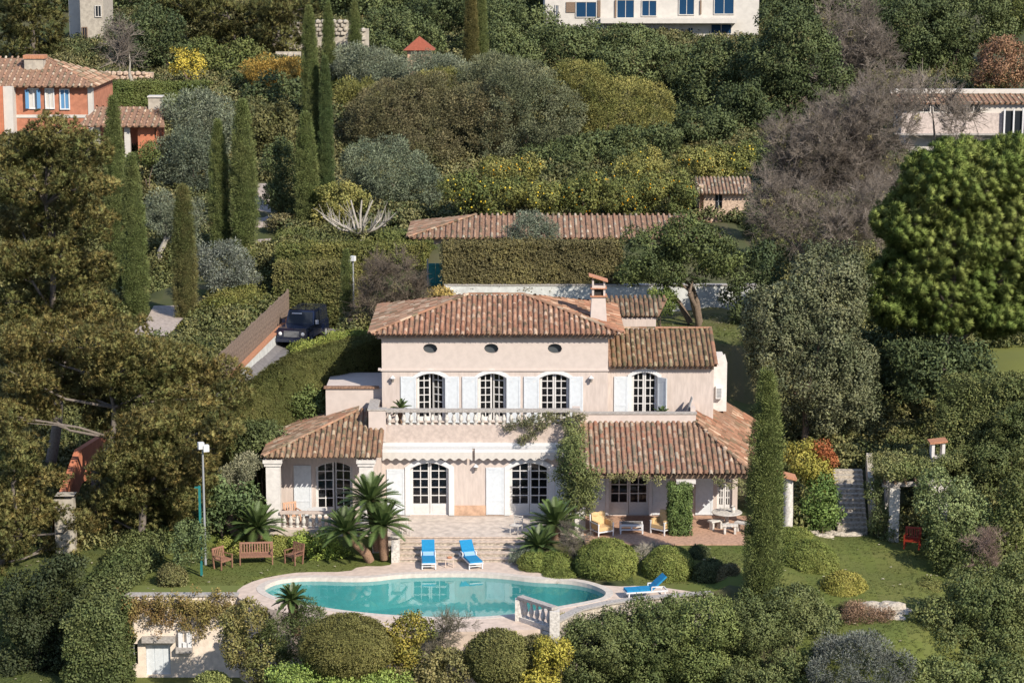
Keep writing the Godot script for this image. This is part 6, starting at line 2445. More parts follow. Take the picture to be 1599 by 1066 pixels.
func greenery() -> void:
	undergrowth()
	plant("evergreen_oak", "dense evergreen oak left of the hilltop villa, touching its wall", "tree", "evergreen oaks on the upper slope", "tree", Vector3(-1.28, 13.60, -128.00), [[1.31, 3.30, 0.00, 4.05, 2.74, 3.85], [-1.31, 1.36, 0.00, 2.94, 2.29, 2.80]], Color(0.042, 0.060, 0.022), Color(0.075, 0.095, 0.034), {"size": 0.62, "bumps": 13, "trunk": 0.3})
	plant("evergreen_oak", "broad evergreen oak under the left windows of the hilltop villa", "tree", "evergreen oaks on the upper slope", "tree", Vector3(5.31, 12.35, -116.00), [[-1.24, 2.71, 0.00, 4.35, 2.61, 4.13], [1.24, 3.33, 0.00, 3.42, 2.17, 3.24]], Color(0.042, 0.060, 0.022), Color(0.075, 0.095, 0.034), {"size": 0.62, "bumps": 13, "trunk": 0.3})
	plant("evergreen_oak", "broad evergreen oak under the middle windows of the hilltop villa", "tree", "evergreen oaks on the upper slope", "tree", Vector3(13.13, 12.18, -114.00), [[-1.70, 2.39, 0.00, 4.62, 3.08, 4.39], [1.70, 0.86, 0.00, 3.70, 3.39, 3.52]], Color(0.042, 0.060, 0.022), Color(0.075, 0.095, 0.034), {"size": 0.62, "bumps": 13, "trunk": 0.3})
	plant("evergreen_oak", "evergreen oak below the lower garage window of the hilltop villa", "tree", "evergreen oaks on the upper slope", "tree", Vector3(19.70, 9.61, -108.00), [[-1.34, 2.67, 0.00, 4.21, 4.21, 4.00], [1.34, 4.46, 0.00, 3.30, 3.00, 3.14]], Color(0.042, 0.060, 0.022), Color(0.075, 0.095, 0.034), {"size": 0.62, "bumps": 13, "trunk": 0.3})
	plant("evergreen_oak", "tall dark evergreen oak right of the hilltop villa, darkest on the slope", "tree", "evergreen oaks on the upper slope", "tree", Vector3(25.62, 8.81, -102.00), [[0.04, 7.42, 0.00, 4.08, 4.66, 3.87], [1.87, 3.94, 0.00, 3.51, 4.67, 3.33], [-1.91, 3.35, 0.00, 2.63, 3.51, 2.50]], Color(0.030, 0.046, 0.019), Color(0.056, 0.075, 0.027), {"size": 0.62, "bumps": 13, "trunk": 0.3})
	plant("evergreen_oak", "dark evergreen oak at the top right behind the bare trees", "tree", "evergreen oaks on the upper slope", "tree", Vector3(39.08, 12.13, -122.00), [[0.74, 5.08, 0.00, 5.09, 3.82, 4.84], [-0.74, 1.60, 0.00, 3.19, 2.87, 3.03]], Color(0.030, 0.046, 0.019), Color(0.056, 0.075, 0.027), {"size": 0.62, "bumps": 13, "trunk": 0.3})
	plant("evergreen_oak", "dark evergreen oak at the top edge, left of the russet tree", "tree", "evergreen oaks on the upper slope", "tree", Vector3(44.87, 12.55, -125.00), [[0.91, 5.47, 0.00, 4.51, 3.54, 4.29], [-0.91, 2.27, 0.00, 3.23, 2.91, 3.07]], Color(0.042, 0.060, 0.022), Color(0.075, 0.095, 0.034), {"size": 0.62, "bumps": 13, "trunk": 0.3})
	plant("evergreen_oak", "green tree in the extreme top right corner", "tree", "evergreen oaks on the upper slope", "tree", Vector3(51.33, 13.17, -130.00), [[0.00, 5.58, 0.00, 3.29, 2.96, 3.12]], Color(0.055, 0.075, 0.018), Color(0.095, 0.105, 0.030), {"size": 0.62, "bumps": 13, "trunk": 0.3})
	plant("evergreen_oak", "round dark oak above the red-roofed gazebo", "tree", "evergreen oaks on the upper slope", "tree", Vector3(-10.00, 14.13, -122.00), [[-1.43, 2.45, 0.00, 3.95, 2.42, 3.75], [1.43, 1.51, 0.00, 2.55, 1.91, 2.42]], Color(0.042, 0.060, 0.022), Color(0.075, 0.095, 0.034), {"size": 0.62, "bumps": 13, "trunk": 0.3})
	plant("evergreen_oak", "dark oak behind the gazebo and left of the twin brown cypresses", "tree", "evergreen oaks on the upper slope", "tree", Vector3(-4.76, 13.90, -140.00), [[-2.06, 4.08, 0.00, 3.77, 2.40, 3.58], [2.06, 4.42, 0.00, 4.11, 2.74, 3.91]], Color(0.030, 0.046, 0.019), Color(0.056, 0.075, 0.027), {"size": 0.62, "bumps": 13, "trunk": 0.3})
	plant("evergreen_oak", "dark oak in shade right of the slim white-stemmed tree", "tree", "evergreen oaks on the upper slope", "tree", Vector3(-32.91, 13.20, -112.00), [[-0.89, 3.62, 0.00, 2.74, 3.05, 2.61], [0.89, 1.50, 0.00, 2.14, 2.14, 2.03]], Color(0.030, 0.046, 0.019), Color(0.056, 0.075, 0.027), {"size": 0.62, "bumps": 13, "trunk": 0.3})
	plant("evergreen_oak", "dense dark oak right of the twin brown cypresses", "tree", "evergreen oaks on the upper slope", "tree", Vector3(-0.88, 14.06, -112.00), [[0.00, 1.25, 0.00, 3.36, 2.75, 3.19]], Color(0.042, 0.060, 0.022), Color(0.075, 0.095, 0.034), {"size": 0.62, "bumps": 13, "trunk": 0.3})
	plant("evergreen_oak", "dark tree between the beige house and the orange house", "tree", "evergreen oaks on the upper slope", "tree", Vector3(-42.77, 12.12, -118.00), [[0.00, 1.38, 0.00, 1.88, 1.38, 1.79]], Color(0.030, 0.046, 0.019), Color(0.056, 0.075, 0.027), {"size": 0.62, "bumps": 13, "trunk": 0.3})
	plant("evergreen_oak", "dark shaded oak beneath the ochre reeds", "tree", "evergreen oaks on the upper slope", "tree", Vector3(-20.68, 8.72, -90.00), [[0.84, 3.59, 0.00, 3.31, 2.48, 3.15], [-0.84, 2.21, 0.00, 2.21, 2.21, 2.10]], Color(0.030, 0.046, 0.019), Color(0.056, 0.075, 0.027), {"size": 0.62, "bumps": 13, "trunk": 0.3})
	plant("evergreen_oak", "dark oak between the citrus row and the tall dark oak", "tree", "evergreen oaks on the upper slope", "tree", Vector3(14.94, 8.96, -86.00), [[0.80, 1.53, 0.00, 2.98, 2.28, 2.83], [-0.80, 0.17, 0.00, 2.17, 1.63, 2.06]], Color(0.030, 0.046, 0.019), Color(0.056, 0.075, 0.027), {"size": 0.62, "bumps": 13, "trunk": 0.3})
	plant("evergreen_oak", "dark oak at the right end of the citrus trees", "tree", "evergreen oaks on the upper slope", "tree", Vector3(19.62, 7.11, -76.00), [[0.00, 1.40, 0.00, 2.06, 2.17, 1.96]], Color(0.042, 0.060, 0.022), Color(0.075, 0.095, 0.034), {"size": 0.62, "bumps": 13, "trunk": 0.3})
	plant("evergreen_oak", "dark oak at the left foot of the tall oak right of the hilltop villa", "tree", "evergreen oaks on the upper slope", "tree", Vector3(19.67, 6.11, -96.00), [[-0.84, 2.85, 0.00, 2.85, 2.85, 2.71], [0.84, 4.84, 0.00, 2.56, 2.84, 2.43]], Color(0.030, 0.046, 0.019), Color(0.056, 0.075, 0.027), {"size": 0.62, "bumps": 13, "trunk": 0.3})
	plant("shade_shrub", "added dark shrubs standing in for shade on the bank in the lower left corner", "shrub", "", "shrub", Vector3(-20.66, -5.24, 11.00), [[-0.75, 2.92, 0.00, 1.42, 1.02, 1.35], [0.77, 1.58, 0.00, 1.28, 1.14, 1.22], [-1.38, 1.14, 0.00, 1.28, 1.14, 1.22], [1.37, 4.10, 0.00, 1.02, 0.91, 0.97], [0.04, 4.98, 0.00, 1.13, 0.79, 1.07], [1.06, 5.86, 0.00, 0.85, 0.62, 0.80], [-1.11, 4.54, 0.00, 1.13, 1.02, 1.07]], Color(0.018, 0.027, 0.012), Color(0.035, 0.045, 0.018), {"size": 0.34})  # added shrubs, their near-black green stands in for the shaded slope
	plant("pine_tree", "dark pine at the top left before the beige house", "pine", "pines on the upper slope", "pine", Vector3(-47.21, 14.56, -120.00), [[-0.08, 3.07, 0.00, 3.66, 2.52, 3.48], [-1.43, 0.87, 0.00, 3.48, 2.21, 3.30], [1.19, 0.06, 0.00, 2.40, 1.64, 2.28], [0.32, 5.26, 0.00, 3.02, 1.89, 2.87]], Color(0.055, 0.065, 0.020), Color(0.095, 0.095, 0.030), {"size": 0.75})
	plant("pine_tree", "broad pine at the top above the yellow-leaved tree", "pine", "pines on the upper slope", "pine", Vector3(-28.56, 14.37, -125.00), [[-1.69, 3.65, 0.00, 4.51, 2.26, 4.29], [1.81, 1.73, 0.00, 3.87, 2.26, 3.68], [-4.24, 4.92, 0.00, 3.22, 1.61, 3.06], [4.11, 3.96, 0.00, 2.90, 1.93, 2.75]], Color(0.055, 0.065, 0.020), Color(0.095, 0.095, 0.030), {"size": 0.75})
	plant("pine_tree", "pale pine left of the twin cypresses near the top edge", "pine", "pines on the upper slope", "pine", Vector3(-23.23, 14.30, -118.00), [[0.42, 2.50, 0.00, 2.82, 1.88, 2.68], [-1.82, 0.32, 0.00, 2.51, 1.57, 2.38], [1.40, 4.98, 0.00, 2.81, 1.56, 2.67]], Color(0.055, 0.065, 0.020), Color(0.095, 0.095, 0.030), {"size": 0.7})
	plant("green_tree", "light green tree behind the yellow-leaved tree", "tree", "", "tree", Vector3(-26.96, 13.11, -108.00), [[1.19, 1.26, 0.00, 3.00, 2.10, 2.85], [-1.19, 1.86, 0.00, 2.40, 2.10, 2.28]], Color(0.055, 0.075, 0.018), Color(0.095, 0.105, 0.030), {"size": 0.6})
	plant("green_tree", "grey green tree beside the beige house's door", "tree", "", "tree", Vector3(-37.56, 14.03, -118.00), [[-0.61, 2.15, 0.00, 1.75, 2.50, 1.67], [0.61, 0.91, 0.00, 1.88, 2.51, 1.79]], Color(0.070, 0.085, 0.045), Color(0.115, 0.125, 0.070), {"size": 0.6})
	plant("yellow_tree", "small bright yellow autumn tree above the long clipped hedge", "tree", "", "tree", Vector3(-28.72, 12.61, -96.00), [[-0.70, 3.15, 0.00, 1.13, 1.36, 1.08], [0.70, 2.87, 0.00, 1.02, 1.13, 0.97]], Color(0.250, 0.200, 0.015), Color(0.360, 0.280, 0.025), {"size": 0.5, "thick": 0.7, "bumps": 7})
	plant("ochre_reeds", "clump of tall ochre reeds left of the twin cypresses", "reeds", "", "shrub", Vector3(-21.44, 12.15, -98.00), [[-1.14, 2.50, 0.00, 1.60, 1.26, 1.52], [1.14, 2.50, 0.00, 1.72, 1.26, 1.63]], Color(0.160, 0.105, 0.015), Color(0.250, 0.155, 0.025), {"size": 0.5, "leaf": "fine"})
	plant("bare_tree", "slim bare tree with a white stem behind the hedge on the left", "tree", "bare winter trees", "bare", Vector3(-33.26, 13.09, -92.00), [[0.00, 4.03, 0.00, 1.78, 2.22, 1.69]], Color(0.090, 0.075, 0.064), Color(0.150, 0.125, 0.108), {"size": 1.4, "bark": "pale_bark", "trunk": 0.2, "stems": 1, "thick": 0.5})
	plant("bare_tree", "leafless brownish tree behind the huge bare tree, near the top edge", "tree", "bare winter trees", "bare", Vector3(32.67, 11.78, -112.00), [[-0.06, 5.95, 0.00, 3.17, 3.96, 3.01], [1.55, 2.92, 0.00, 3.05, 2.75, 2.90], [-1.49, 2.62, 0.00, 2.14, 2.75, 2.03]], Color(0.090, 0.075, 0.064), Color(0.150, 0.125, 0.108), {"size": 1.3, "thick": 1.4})
	plant("russet_tree", "round russet leaved tree at the right edge above the terraced villa", "tree", "", "tree", Vector3(43.86, 12.45, -100.00), [[0.76, 2.76, 0.00, 2.66, 3.00, 2.52], [-0.76, 1.61, 0.00, 1.45, 1.73, 1.37]], Color(0.130, 0.068, 0.042), Color(0.190, 0.105, 0.060), {"size": 0.55, "thick": 0.8})
	plant("bare_tree", "huge grey brown bare tree, wide dome of twigs left of the terraced villa", "tree", "bare winter trees", "bare", Vector3(24.44, 6.53, -66.00), [[-0.06, 4.17, 0.00, 4.29, 4.63, 4.07], [3.52, 6.61, 0.00, 3.50, 3.98, 3.32], [-2.43, 1.23, 0.00, 2.93, 3.42, 2.79], [2.46, 1.23, 0.00, 4.15, 4.15, 3.95], [-3.48, 4.66, 0.00, 2.19, 2.92, 2.08]], Color(0.090, 0.075, 0.064), Color(0.150, 0.125, 0.108), {"size": 0.95, "thick": 1.3, "trunk": 0.3, "stems": 3, "leafy": 0.12, "leaf1": Color(0.100, 0.100, 0.030), "leaf2": Color(0.160, 0.130, 0.050)})
	plant("bare_tree", "bare tree standing before the pink front of the terraced villa", "tree", "bare winter trees", "bare", Vector3(33.42, 6.88, -70.00), [[-0.91, 7.88, 0.00, 2.48, 2.23, 2.36], [0.91, 5.64, 0.00, 1.99, 1.99, 1.89]], Color(0.090, 0.075, 0.064), Color(0.150, 0.125, 0.108), {"size": 1.5, "thick": 0.35, "trunk": 0.22})
	plant("bare_tree", "low thicket of bare twigs behind the tall grey-green shrub", "shrub", "bare winter trees", "bare", Vector3(18.48, 5.96, -30.00), [[-1.55, 4.66, 0.00, 2.33, 2.33, 2.22], [1.38, 4.27, 0.00, 2.53, 2.53, 2.40], [-3.14, 6.22, 0.00, 1.36, 1.75, 1.29], [3.30, 5.05, 0.00, 1.75, 2.33, 1.66]], Color(0.090, 0.075, 0.064), Color(0.150, 0.125, 0.108), {"size": 0.75, "thick": 1.3, "leafy": 0.25, "leaf1": Color(0.080, 0.090, 0.030), "leaf2": Color(0.140, 0.120, 0.050)})
	plant("evergreen_oak", "farthest trees in the top left corner", "tree", "farthest trees along the top edge", "tree", Vector3(-58.92, 16.77, -175.00), [[-1.94, 1.55, 0.00, 5.47, 3.12, 5.19], [1.94, 0.78, 0.00, 3.91, 2.34, 3.71]], Color(0.030, 0.046, 0.019), Color(0.056, 0.075, 0.027), {"size": 0.9, "bumps": 10})
	plant("evergreen_oak", "farthest dark tree above the slim white-stemmed tree", "tree", "farthest trees along the top edge", "tree", Vector3(-45.64, 16.66, -175.00), [[-1.94, 1.67, 0.00, 5.47, 3.12, 5.19], [1.94, 0.89, 0.00, 3.91, 2.34, 3.71]], Color(0.042, 0.060, 0.022), Color(0.075, 0.095, 0.034), {"size": 0.9, "bumps": 10})
	plant("evergreen_oak", "farthest dark tree above the dry stone walls", "tree", "farthest trees along the top edge", "tree", Vector3(-23.00, 15.88, -175.00), [[-1.95, 2.45, 0.00, 5.47, 3.12, 5.19], [1.95, 1.68, 0.00, 3.91, 2.34, 3.71]], Color(0.030, 0.046, 0.019), Color(0.056, 0.075, 0.027), {"size": 0.9, "bumps": 10})
	plant("evergreen_oak", "farthest dark tree above the round dark oak", "tree", "farthest trees along the top edge", "tree", Vector3(-14.41, 15.95, -175.00), [[-1.95, 2.38, 0.00, 5.47, 3.12, 5.19], [1.95, 1.61, 0.00, 3.91, 2.34, 3.71]], Color(0.042, 0.060, 0.022), Color(0.075, 0.095, 0.034), {"size": 0.9, "bumps": 10})
	plant("evergreen_oak", "farthest dark tree above the gazebo", "tree", "farthest trees along the top edge", "tree", Vector3(-6.60, 16.33, -175.00), [[-1.95, 2.00, 0.00, 5.47, 3.12, 5.19], [1.95, 1.22, 0.00, 3.91, 2.34, 3.71]], Color(0.030, 0.046, 0.019), Color(0.056, 0.075, 0.027), {"size": 0.9, "bumps": 10})
	plant("evergreen_oak", "farthest dark tree left of the hilltop villa", "tree", "farthest trees along the top edge", "tree", Vector3(2.77, 16.38, -175.00), [[-1.95, 1.95, 0.00, 5.47, 3.12, 5.19], [1.95, 1.18, 0.00, 3.91, 2.34, 3.71]], Color(0.042, 0.060, 0.022), Color(0.075, 0.095, 0.034), {"size": 0.9, "bumps": 10})
	plant("evergreen_oak", "farthest dark tree just right of the hilltop villa", "tree", "farthest trees along the top edge", "tree", Vector3(35.57, 16.37, -175.00), [[-1.96, 1.96, 0.00, 5.47, 3.12, 5.19], [1.96, 1.19, 0.00, 3.91, 2.34, 3.71]], Color(0.030, 0.046, 0.019), Color(0.056, 0.075, 0.027), {"size": 0.9, "bumps": 10})
	plant("evergreen_oak", "farthest tree above the leafless brownish tree", "tree", "farthest trees along the top edge", "tree", Vector3(42.60, 16.57, -175.00), [[-1.96, 1.75, 0.00, 5.47, 3.12, 5.19], [1.96, 0.98, 0.00, 3.91, 2.34, 3.71]], Color(0.042, 0.060, 0.022), Color(0.075, 0.095, 0.034), {"size": 0.9, "bumps": 10})
	plant("rounded_tree", "large brownish green rounded tree at the centre of the slope", "tree", "rounded trees on the slope", "tree", Vector3(-7.67, 9.53, -80.00), [[2.44, 1.00, 0.00, 6.04, 4.47, 5.74], [-2.28, 1.79, 0.00, 3.94, 3.68, 3.74], [-0.16, 3.63, 0.00, 3.14, 2.10, 2.99]], Color(0.075, 0.075, 0.035), Color(0.115, 0.100, 0.050), {"size": 0.5, "bumps": 20, "leaf": "fine", "trunk": 0.35})
	plant("rounded_tree", "grey green rounded tree right of the brownish central tree", "tree", "rounded trees on the slope", "tree", Vector3(0.55, 8.48, -79.00), [[1.04, 3.46, 0.00, 4.44, 4.44, 4.21], [-1.04, 1.11, 0.00, 3.14, 3.14, 2.98]], Color(0.070, 0.085, 0.045), Color(0.115, 0.125, 0.070), {"size": 0.5, "bumps": 18, "leaf": "fine", "trunk": 0.35})
	plant("rounded_tree", "yellow green rounded tree under the evergreen oaks", "tree", "rounded trees on the slope", "tree", Vector3(6.88, 8.02, -81.00), [[1.59, 4.27, 0.00, 4.32, 3.80, 4.11], [-1.59, 5.85, 0.00, 2.90, 2.53, 2.75]], Color(0.095, 0.105, 0.025), Color(0.170, 0.155, 0.040), {"size": 0.5, "bumps": 18, "leaf": "fine", "trunk": 0.35})
	plant("rounded_tree", "silvery round tree just below the gazebo", "tree", "rounded trees on the slope", "tree", Vector3(-8.96, 10.49, -92.00), [[-3.52, 4.98, 0.00, 3.33, 1.67, 3.17], [0.09, 4.71, 0.00, 3.06, 1.56, 2.90], [3.43, 4.71, 0.00, 2.22, 1.22, 2.11]], Color(0.085, 0.105, 0.070), Color(0.130, 0.150, 0.105), {"size": 0.5, "bumps": 14, "leaf": "fine"})
	plant("rounded_tree", "low yellowish tree cresting above the brownish central tree", "tree", "rounded trees on the slope", "tree", Vector3(-9.66, 10.51, -88.00), [[3.42, 3.98, 0.00, 2.29, 1.09, 2.18], [-3.42, 2.79, 0.00, 2.18, 1.31, 2.07]], Color(0.095, 0.105, 0.025), Color(0.170, 0.155, 0.040), {"size": 0.5, "bumps": 12, "leaf": "fine"})
	plant("rounded_tree", "dull green rounded tree below the twin brown cypresses", "tree", "rounded trees on the slope", "tree", Vector3(-1.33, 10.21, -87.00), [[0.00, 4.25, 0.00, 3.26, 2.28, 3.09]], Color(0.070, 0.085, 0.045), Color(0.115, 0.125, 0.070), {"size": 0.5, "bumps": 14, "leaf": "fine"})
	plant("dark_tree", "olive brown tree behind the tall pair of cypresses", "tree", "", "tree", Vector3(-18.74, 9.01, -72.00), [[0.40, 2.32, 0.00, 2.42, 2.77, 2.29], [-0.40, 0.30, 0.00, 2.02, 2.02, 1.92]], Color(0.050, 0.055, 0.018), Color(0.090, 0.085, 0.030), {"size": 0.5})
	plant("dark_tree", "dense dark tree under the yellow green rounded tree", "tree", "", "tree", Vector3(6.82, 8.52, -74.00), [[-0.17, 1.33, 0.00, 3.57, 1.78, 3.39], [3.90, 2.10, 0.00, 3.05, 1.78, 2.90], [-3.73, 0.82, 0.00, 2.55, 1.53, 2.42]], Color(0.042, 0.060, 0.022), Color(0.075, 0.095, 0.034), {"size": 0.5})
	plant("olive_tree", "big silvery olive tree below the pavilion", "olive tree", "olive trees", "olive", Vector3(-22.36, 9.77, -58.00), [[-0.57, 4.34, 0.00, 2.55, 1.95, 2.42], [0.57, 3.18, 0.00, 2.09, 1.86, 1.98]], Color(0.085, 0.105, 0.070), Color(0.130, 0.150, 0.105), {"size": 0.5, "bumps": 14})
	plant("olive_tree", "darker silvery olive tree in front of the biggest one", "olive tree", "olive trees", "olive", Vector3(-22.68, 8.67, -54.00), [[0.00, 2.85, 0.00, 2.36, 2.27, 2.24]], Color(0.060, 0.080, 0.055), Color(0.100, 0.120, 0.080), {"size": 0.5, "bumps": 14})
	plant("olive_tree", "olive tree with a pale forked trunk between two cypresses", "olive tree", "olive trees", "olive", Vector3(-23.08, 6.33, -40.00), [[0.38, 3.16, 0.00, 1.46, 1.58, 1.39], [1.63, 2.95, 0.00, 1.25, 1.46, 1.19]], Color(0.085, 0.105, 0.070), Color(0.130, 0.150, 0.105), {"size": 0.4, "bark": "pale_bark", "trunk": 0.24})
	plant("olive_tree", "round silvery tree above the pollarded tree", "olive tree", "olive trees", "olive", Vector3(-7.84, 7.90, -52.00), [[-1.12, 2.94, 0.00, 2.92, 2.33, 2.77], [1.12, 1.81, 0.00, 2.02, 1.80, 1.92]], Color(0.075, 0.100, 0.065), Color(0.115, 0.140, 0.090), {"size": 0.45, "bumps": 16})
	plant("olive_tree", "small silvery bush against the long outbuilding's roof", "olive tree", "olive trees", "olive", Vector3(1.18, 8.36, -33.50), [[0.04, 0.91, 0.00, 1.60, 0.96, 1.52], [-0.04, 1.59, 0.00, 0.80, 0.56, 0.76]], Color(0.070, 0.090, 0.065), Color(0.110, 0.130, 0.095), {"size": 0.35})
	plant("olive_tree", "bluish grey bush behind the fence hedge", "olive tree", "olive trees", "olive", Vector3(-17.17, 5.61, -30.00), [[-0.57, 2.06, 0.00, 1.87, 1.33, 1.78], [0.57, 1.08, 0.00, 1.37, 1.17, 1.30]], Color(0.075, 0.090, 0.075), Color(0.120, 0.135, 0.115), {"size": 0.4})
	plant("round_bush", "round yellow green bush behind the pollarded tree", "bush", "", "shrub", Vector3(-11.90, 7.29, -46.00), [[0.44, 2.28, 0.00, 1.82, 1.30, 1.73], [-0.44, 0.97, 0.00, 1.52, 1.04, 1.44]], Color(0.095, 0.105, 0.025), Color(0.170, 0.155, 0.040), {"size": 0.4})
	plant("round_bush", "brown green bush at the end of the garden path", "bush", "", "shrub", Vector3(-15.83, 7.15, -47.00), [[0.00, 0.97, 0.00, 0.87, 0.57, 0.83]], Color(0.075, 0.075, 0.035), Color(0.115, 0.100, 0.050), {"size": 0.3})
	plant("round_bush", "dark green bush right of the garden path", "bush", "", "shrub", Vector3(-15.83, 7.61, -50.00), [[0.09, 2.12, 0.00, 1.42, 1.78, 1.35], [-0.09, 3.90, 0.00, 1.33, 1.77, 1.26]], Color(0.042, 0.060, 0.022), Color(0.075, 0.095, 0.034), {"size": 0.4})
	plant("round_bush", "low green bushes along the hedge top by the pollarded tree", "bush", "", "shrub", Vector3(-10.69, 8.07, -38.00), [[-2.88, 0.15, 0.00, 1.85, 0.58, 1.76], [0.00, 0.15, 0.00, 1.65, 0.49, 1.57], [2.88, 0.15, 0.00, 1.65, 0.49, 1.57]], Color(0.055, 0.075, 0.018), Color(0.095, 0.105, 0.030), {"size": 0.35})
	plant("round_bush", "dark green bush by the orange pavilion", "bush", "", "shrub", Vector3(-25.43, 8.95, -52.00), [[0.00, 3.24, 0.00, 0.81, 0.81, 0.77]], Color(0.055, 0.075, 0.018), Color(0.095, 0.105, 0.030), {"size": 0.35})
	plant("citrus_tree", "citrus tree with yellow fruit at the left end of the row", "citrus tree", "citrus trees heavy with fruit", "tree", Vector3(-3.22, 8.08, -46.00), [[0.00, 2.14, 0.00, 1.51, 1.38, 1.44]], Color(0.055, 0.075, 0.020), Color(0.110, 0.115, 0.028), {"size": 0.38, "fruit": "lemon_fruit", "fruits": 3, "trunk": 0.12})
	plant("citrus_tree", "orange tree behind the left end of the citrus row", "citrus tree", "citrus trees heavy with fruit", "tree", Vector3(0.02, 7.89, -52.00), [[0.00, 2.95, 0.00, 2.24, 1.35, 2.13]], Color(0.095, 0.105, 0.025), Color(0.170, 0.155, 0.040), {"size": 0.38, "fruit": "orange_fruit", "fruits": 3, "trunk": 0.12})
	plant("citrus_tree", "citrus tree second in the row, above the outbuilding ridge", "citrus tree", "citrus trees heavy with fruit", "tree", Vector3(-0.63, 8.34, -46.00), [[0.00, 1.66, 0.00, 1.73, 1.30, 1.65]], Color(0.055, 0.075, 0.020), Color(0.110, 0.115, 0.028), {"size": 0.38, "fruit": "lemon_fruit", "fruits": 3, "trunk": 0.12})
	plant("citrus_tree", "citrus tree third in the row, above the silvery bush", "citrus tree", "citrus trees heavy with fruit", "tree", Vector3(2.10, 8.33, -46.00), [[0.00, 1.54, 0.00, 1.82, 1.30, 1.73]], Color(0.055, 0.075, 0.020), Color(0.110, 0.115, 0.028), {"size": 0.38, "fruit": "lemon_fruit", "fruits": 3, "trunk": 0.12})
	plant("citrus_tree", "citrus tree in the middle of the row, full of orange fruit", "citrus tree", "citrus trees heavy with fruit", "tree", Vector3(4.87, 8.08, -46.00), [[0.00, 2.14, 0.00, 1.73, 1.47, 1.64]], Color(0.055, 0.075, 0.020), Color(0.110, 0.115, 0.028), {"size": 0.38, "fruit": "orange_fruit", "fruits": 3, "trunk": 0.12})
	plant("citrus_tree", "citrus tree right of the middle of the row", "citrus tree", "citrus trees heavy with fruit", "tree", Vector3(7.60, 7.97, -46.00), [[0.00, 2.03, 0.00, 1.82, 1.39, 1.73]], Color(0.055, 0.075, 0.020), Color(0.110, 0.115, 0.028), {"size": 0.38, "fruit": "orange_fruit", "fruits": 3, "trunk": 0.12})
	plant("citrus_tree", "citrus tree left of the stone hut", "citrus tree", "citrus trees heavy with fruit", "tree", Vector3(10.63, 8.16, -46.00), [[0.00, 2.06, 0.00, 1.95, 1.47, 1.85]], Color(0.055, 0.075, 0.020), Color(0.110, 0.115, 0.028), {"size": 0.38, "fruit": "orange_fruit", "fruits": 3, "trunk": 0.12})
	plant("citrus_tree", "pale citrus tree in the upper row, above the middle one", "citrus tree", "citrus trees heavy with fruit", "tree", Vector3(9.22, 7.51, -56.00), [[0.00, 3.33, 0.00, 2.30, 1.20, 2.18]], Color(0.095, 0.105, 0.025), Color(0.170, 0.155, 0.040), {"size": 0.38, "fruit": "lemon_fruit", "fruits": 3, "trunk": 0.12})
	plant("citrus_tree", "citrus tree above the stone hut with bright fruit", "citrus tree", "citrus trees heavy with fruit", "tree", Vector3(13.58, 7.52, -56.00), [[0.00, 3.42, 0.00, 2.30, 1.29, 2.18]], Color(0.095, 0.105, 0.025), Color(0.170, 0.155, 0.040), {"size": 0.38, "fruit": "orange_fruit", "fruits": 3, "trunk": 0.12})
	plant("citrus_tree", "citrus tree at the right end of the upper row", "citrus tree", "citrus trees heavy with fruit", "tree", Vector3(16.11, 7.68, -56.00), [[0.00, 3.62, 0.00, 1.65, 1.19, 1.57]], Color(0.055, 0.075, 0.020), Color(0.110, 0.115, 0.028), {"size": 0.38, "fruit": "lemon_fruit", "fruits": 3, "trunk": 0.12})
	plant("dark_tree", "dark leaning tree with several stems before the white wall", "tree", "", "tree", Vector3(10.49, 6.46, -19.00), [[-2.93, 3.65, 0.00, 1.62, 1.36, 1.54], [-0.60, 4.37, 0.00, 1.97, 1.51, 1.87], [0.85, 3.28, 0.00, 1.62, 1.37, 1.54], [-2.02, 2.56, 0.00, 1.51, 0.86, 1.44], [-3.82, 2.56, 0.00, 1.01, 0.79, 0.96]], Color(0.035, 0.050, 0.018), Color(0.070, 0.090, 0.025), {"size": 0.4, "stems": 4, "trunk": 0.16, "bumps": 10})
	plant("bush", "green bush at the foot of the dark leaning tree", "bush", "", "shrub", Vector3(8.43, 5.95, -18.00), [[0.00, 1.52, 0.00, 0.93, 0.72, 0.88]], Color(0.060, 0.090, 0.020), Color(0.110, 0.140, 0.030), {"size": 0.35})
	plant("bush", "dark bush against the white wall on the right", "bush", "", "shrub", Vector3(13.71, 5.95, -20.00), [[-0.44, 1.80, 0.00, 1.27, 1.63, 1.21], [0.44, 3.09, 0.00, 1.27, 1.45, 1.21]], Color(0.030, 0.046, 0.019), Color(0.056, 0.075, 0.027), {"size": 0.4})
	plant("bush", "dark green bushes right of the stone hut", "bush", "", "shrub", Vector3(16.20, 7.82, -40.00), [[0.00, 1.25, 0.00, 1.25, 1.75, 1.19]], Color(0.042, 0.060, 0.022), Color(0.075, 0.095, 0.034), {"size": 0.4})
	plant("big_shrub", "big grey green shrub tree right of the villa", "tree", "", "tree", Vector3(15.22, 1.22, -8.00), [[0.15, 7.03, 0.00, 2.81, 2.97, 2.67], [1.25, 9.03, 0.00, 1.97, 1.97, 1.88], [-0.78, 3.99, 0.00, 2.49, 2.49, 2.36], [1.71, 3.99, 0.00, 1.99, 2.65, 1.89], [-2.33, 7.03, 0.00, 1.16, 1.65, 1.10]], Color(0.055, 0.068, 0.035), Color(0.105, 0.112, 0.060), {"size": 0.36, "bumps": 22, "trunk": 0.2})
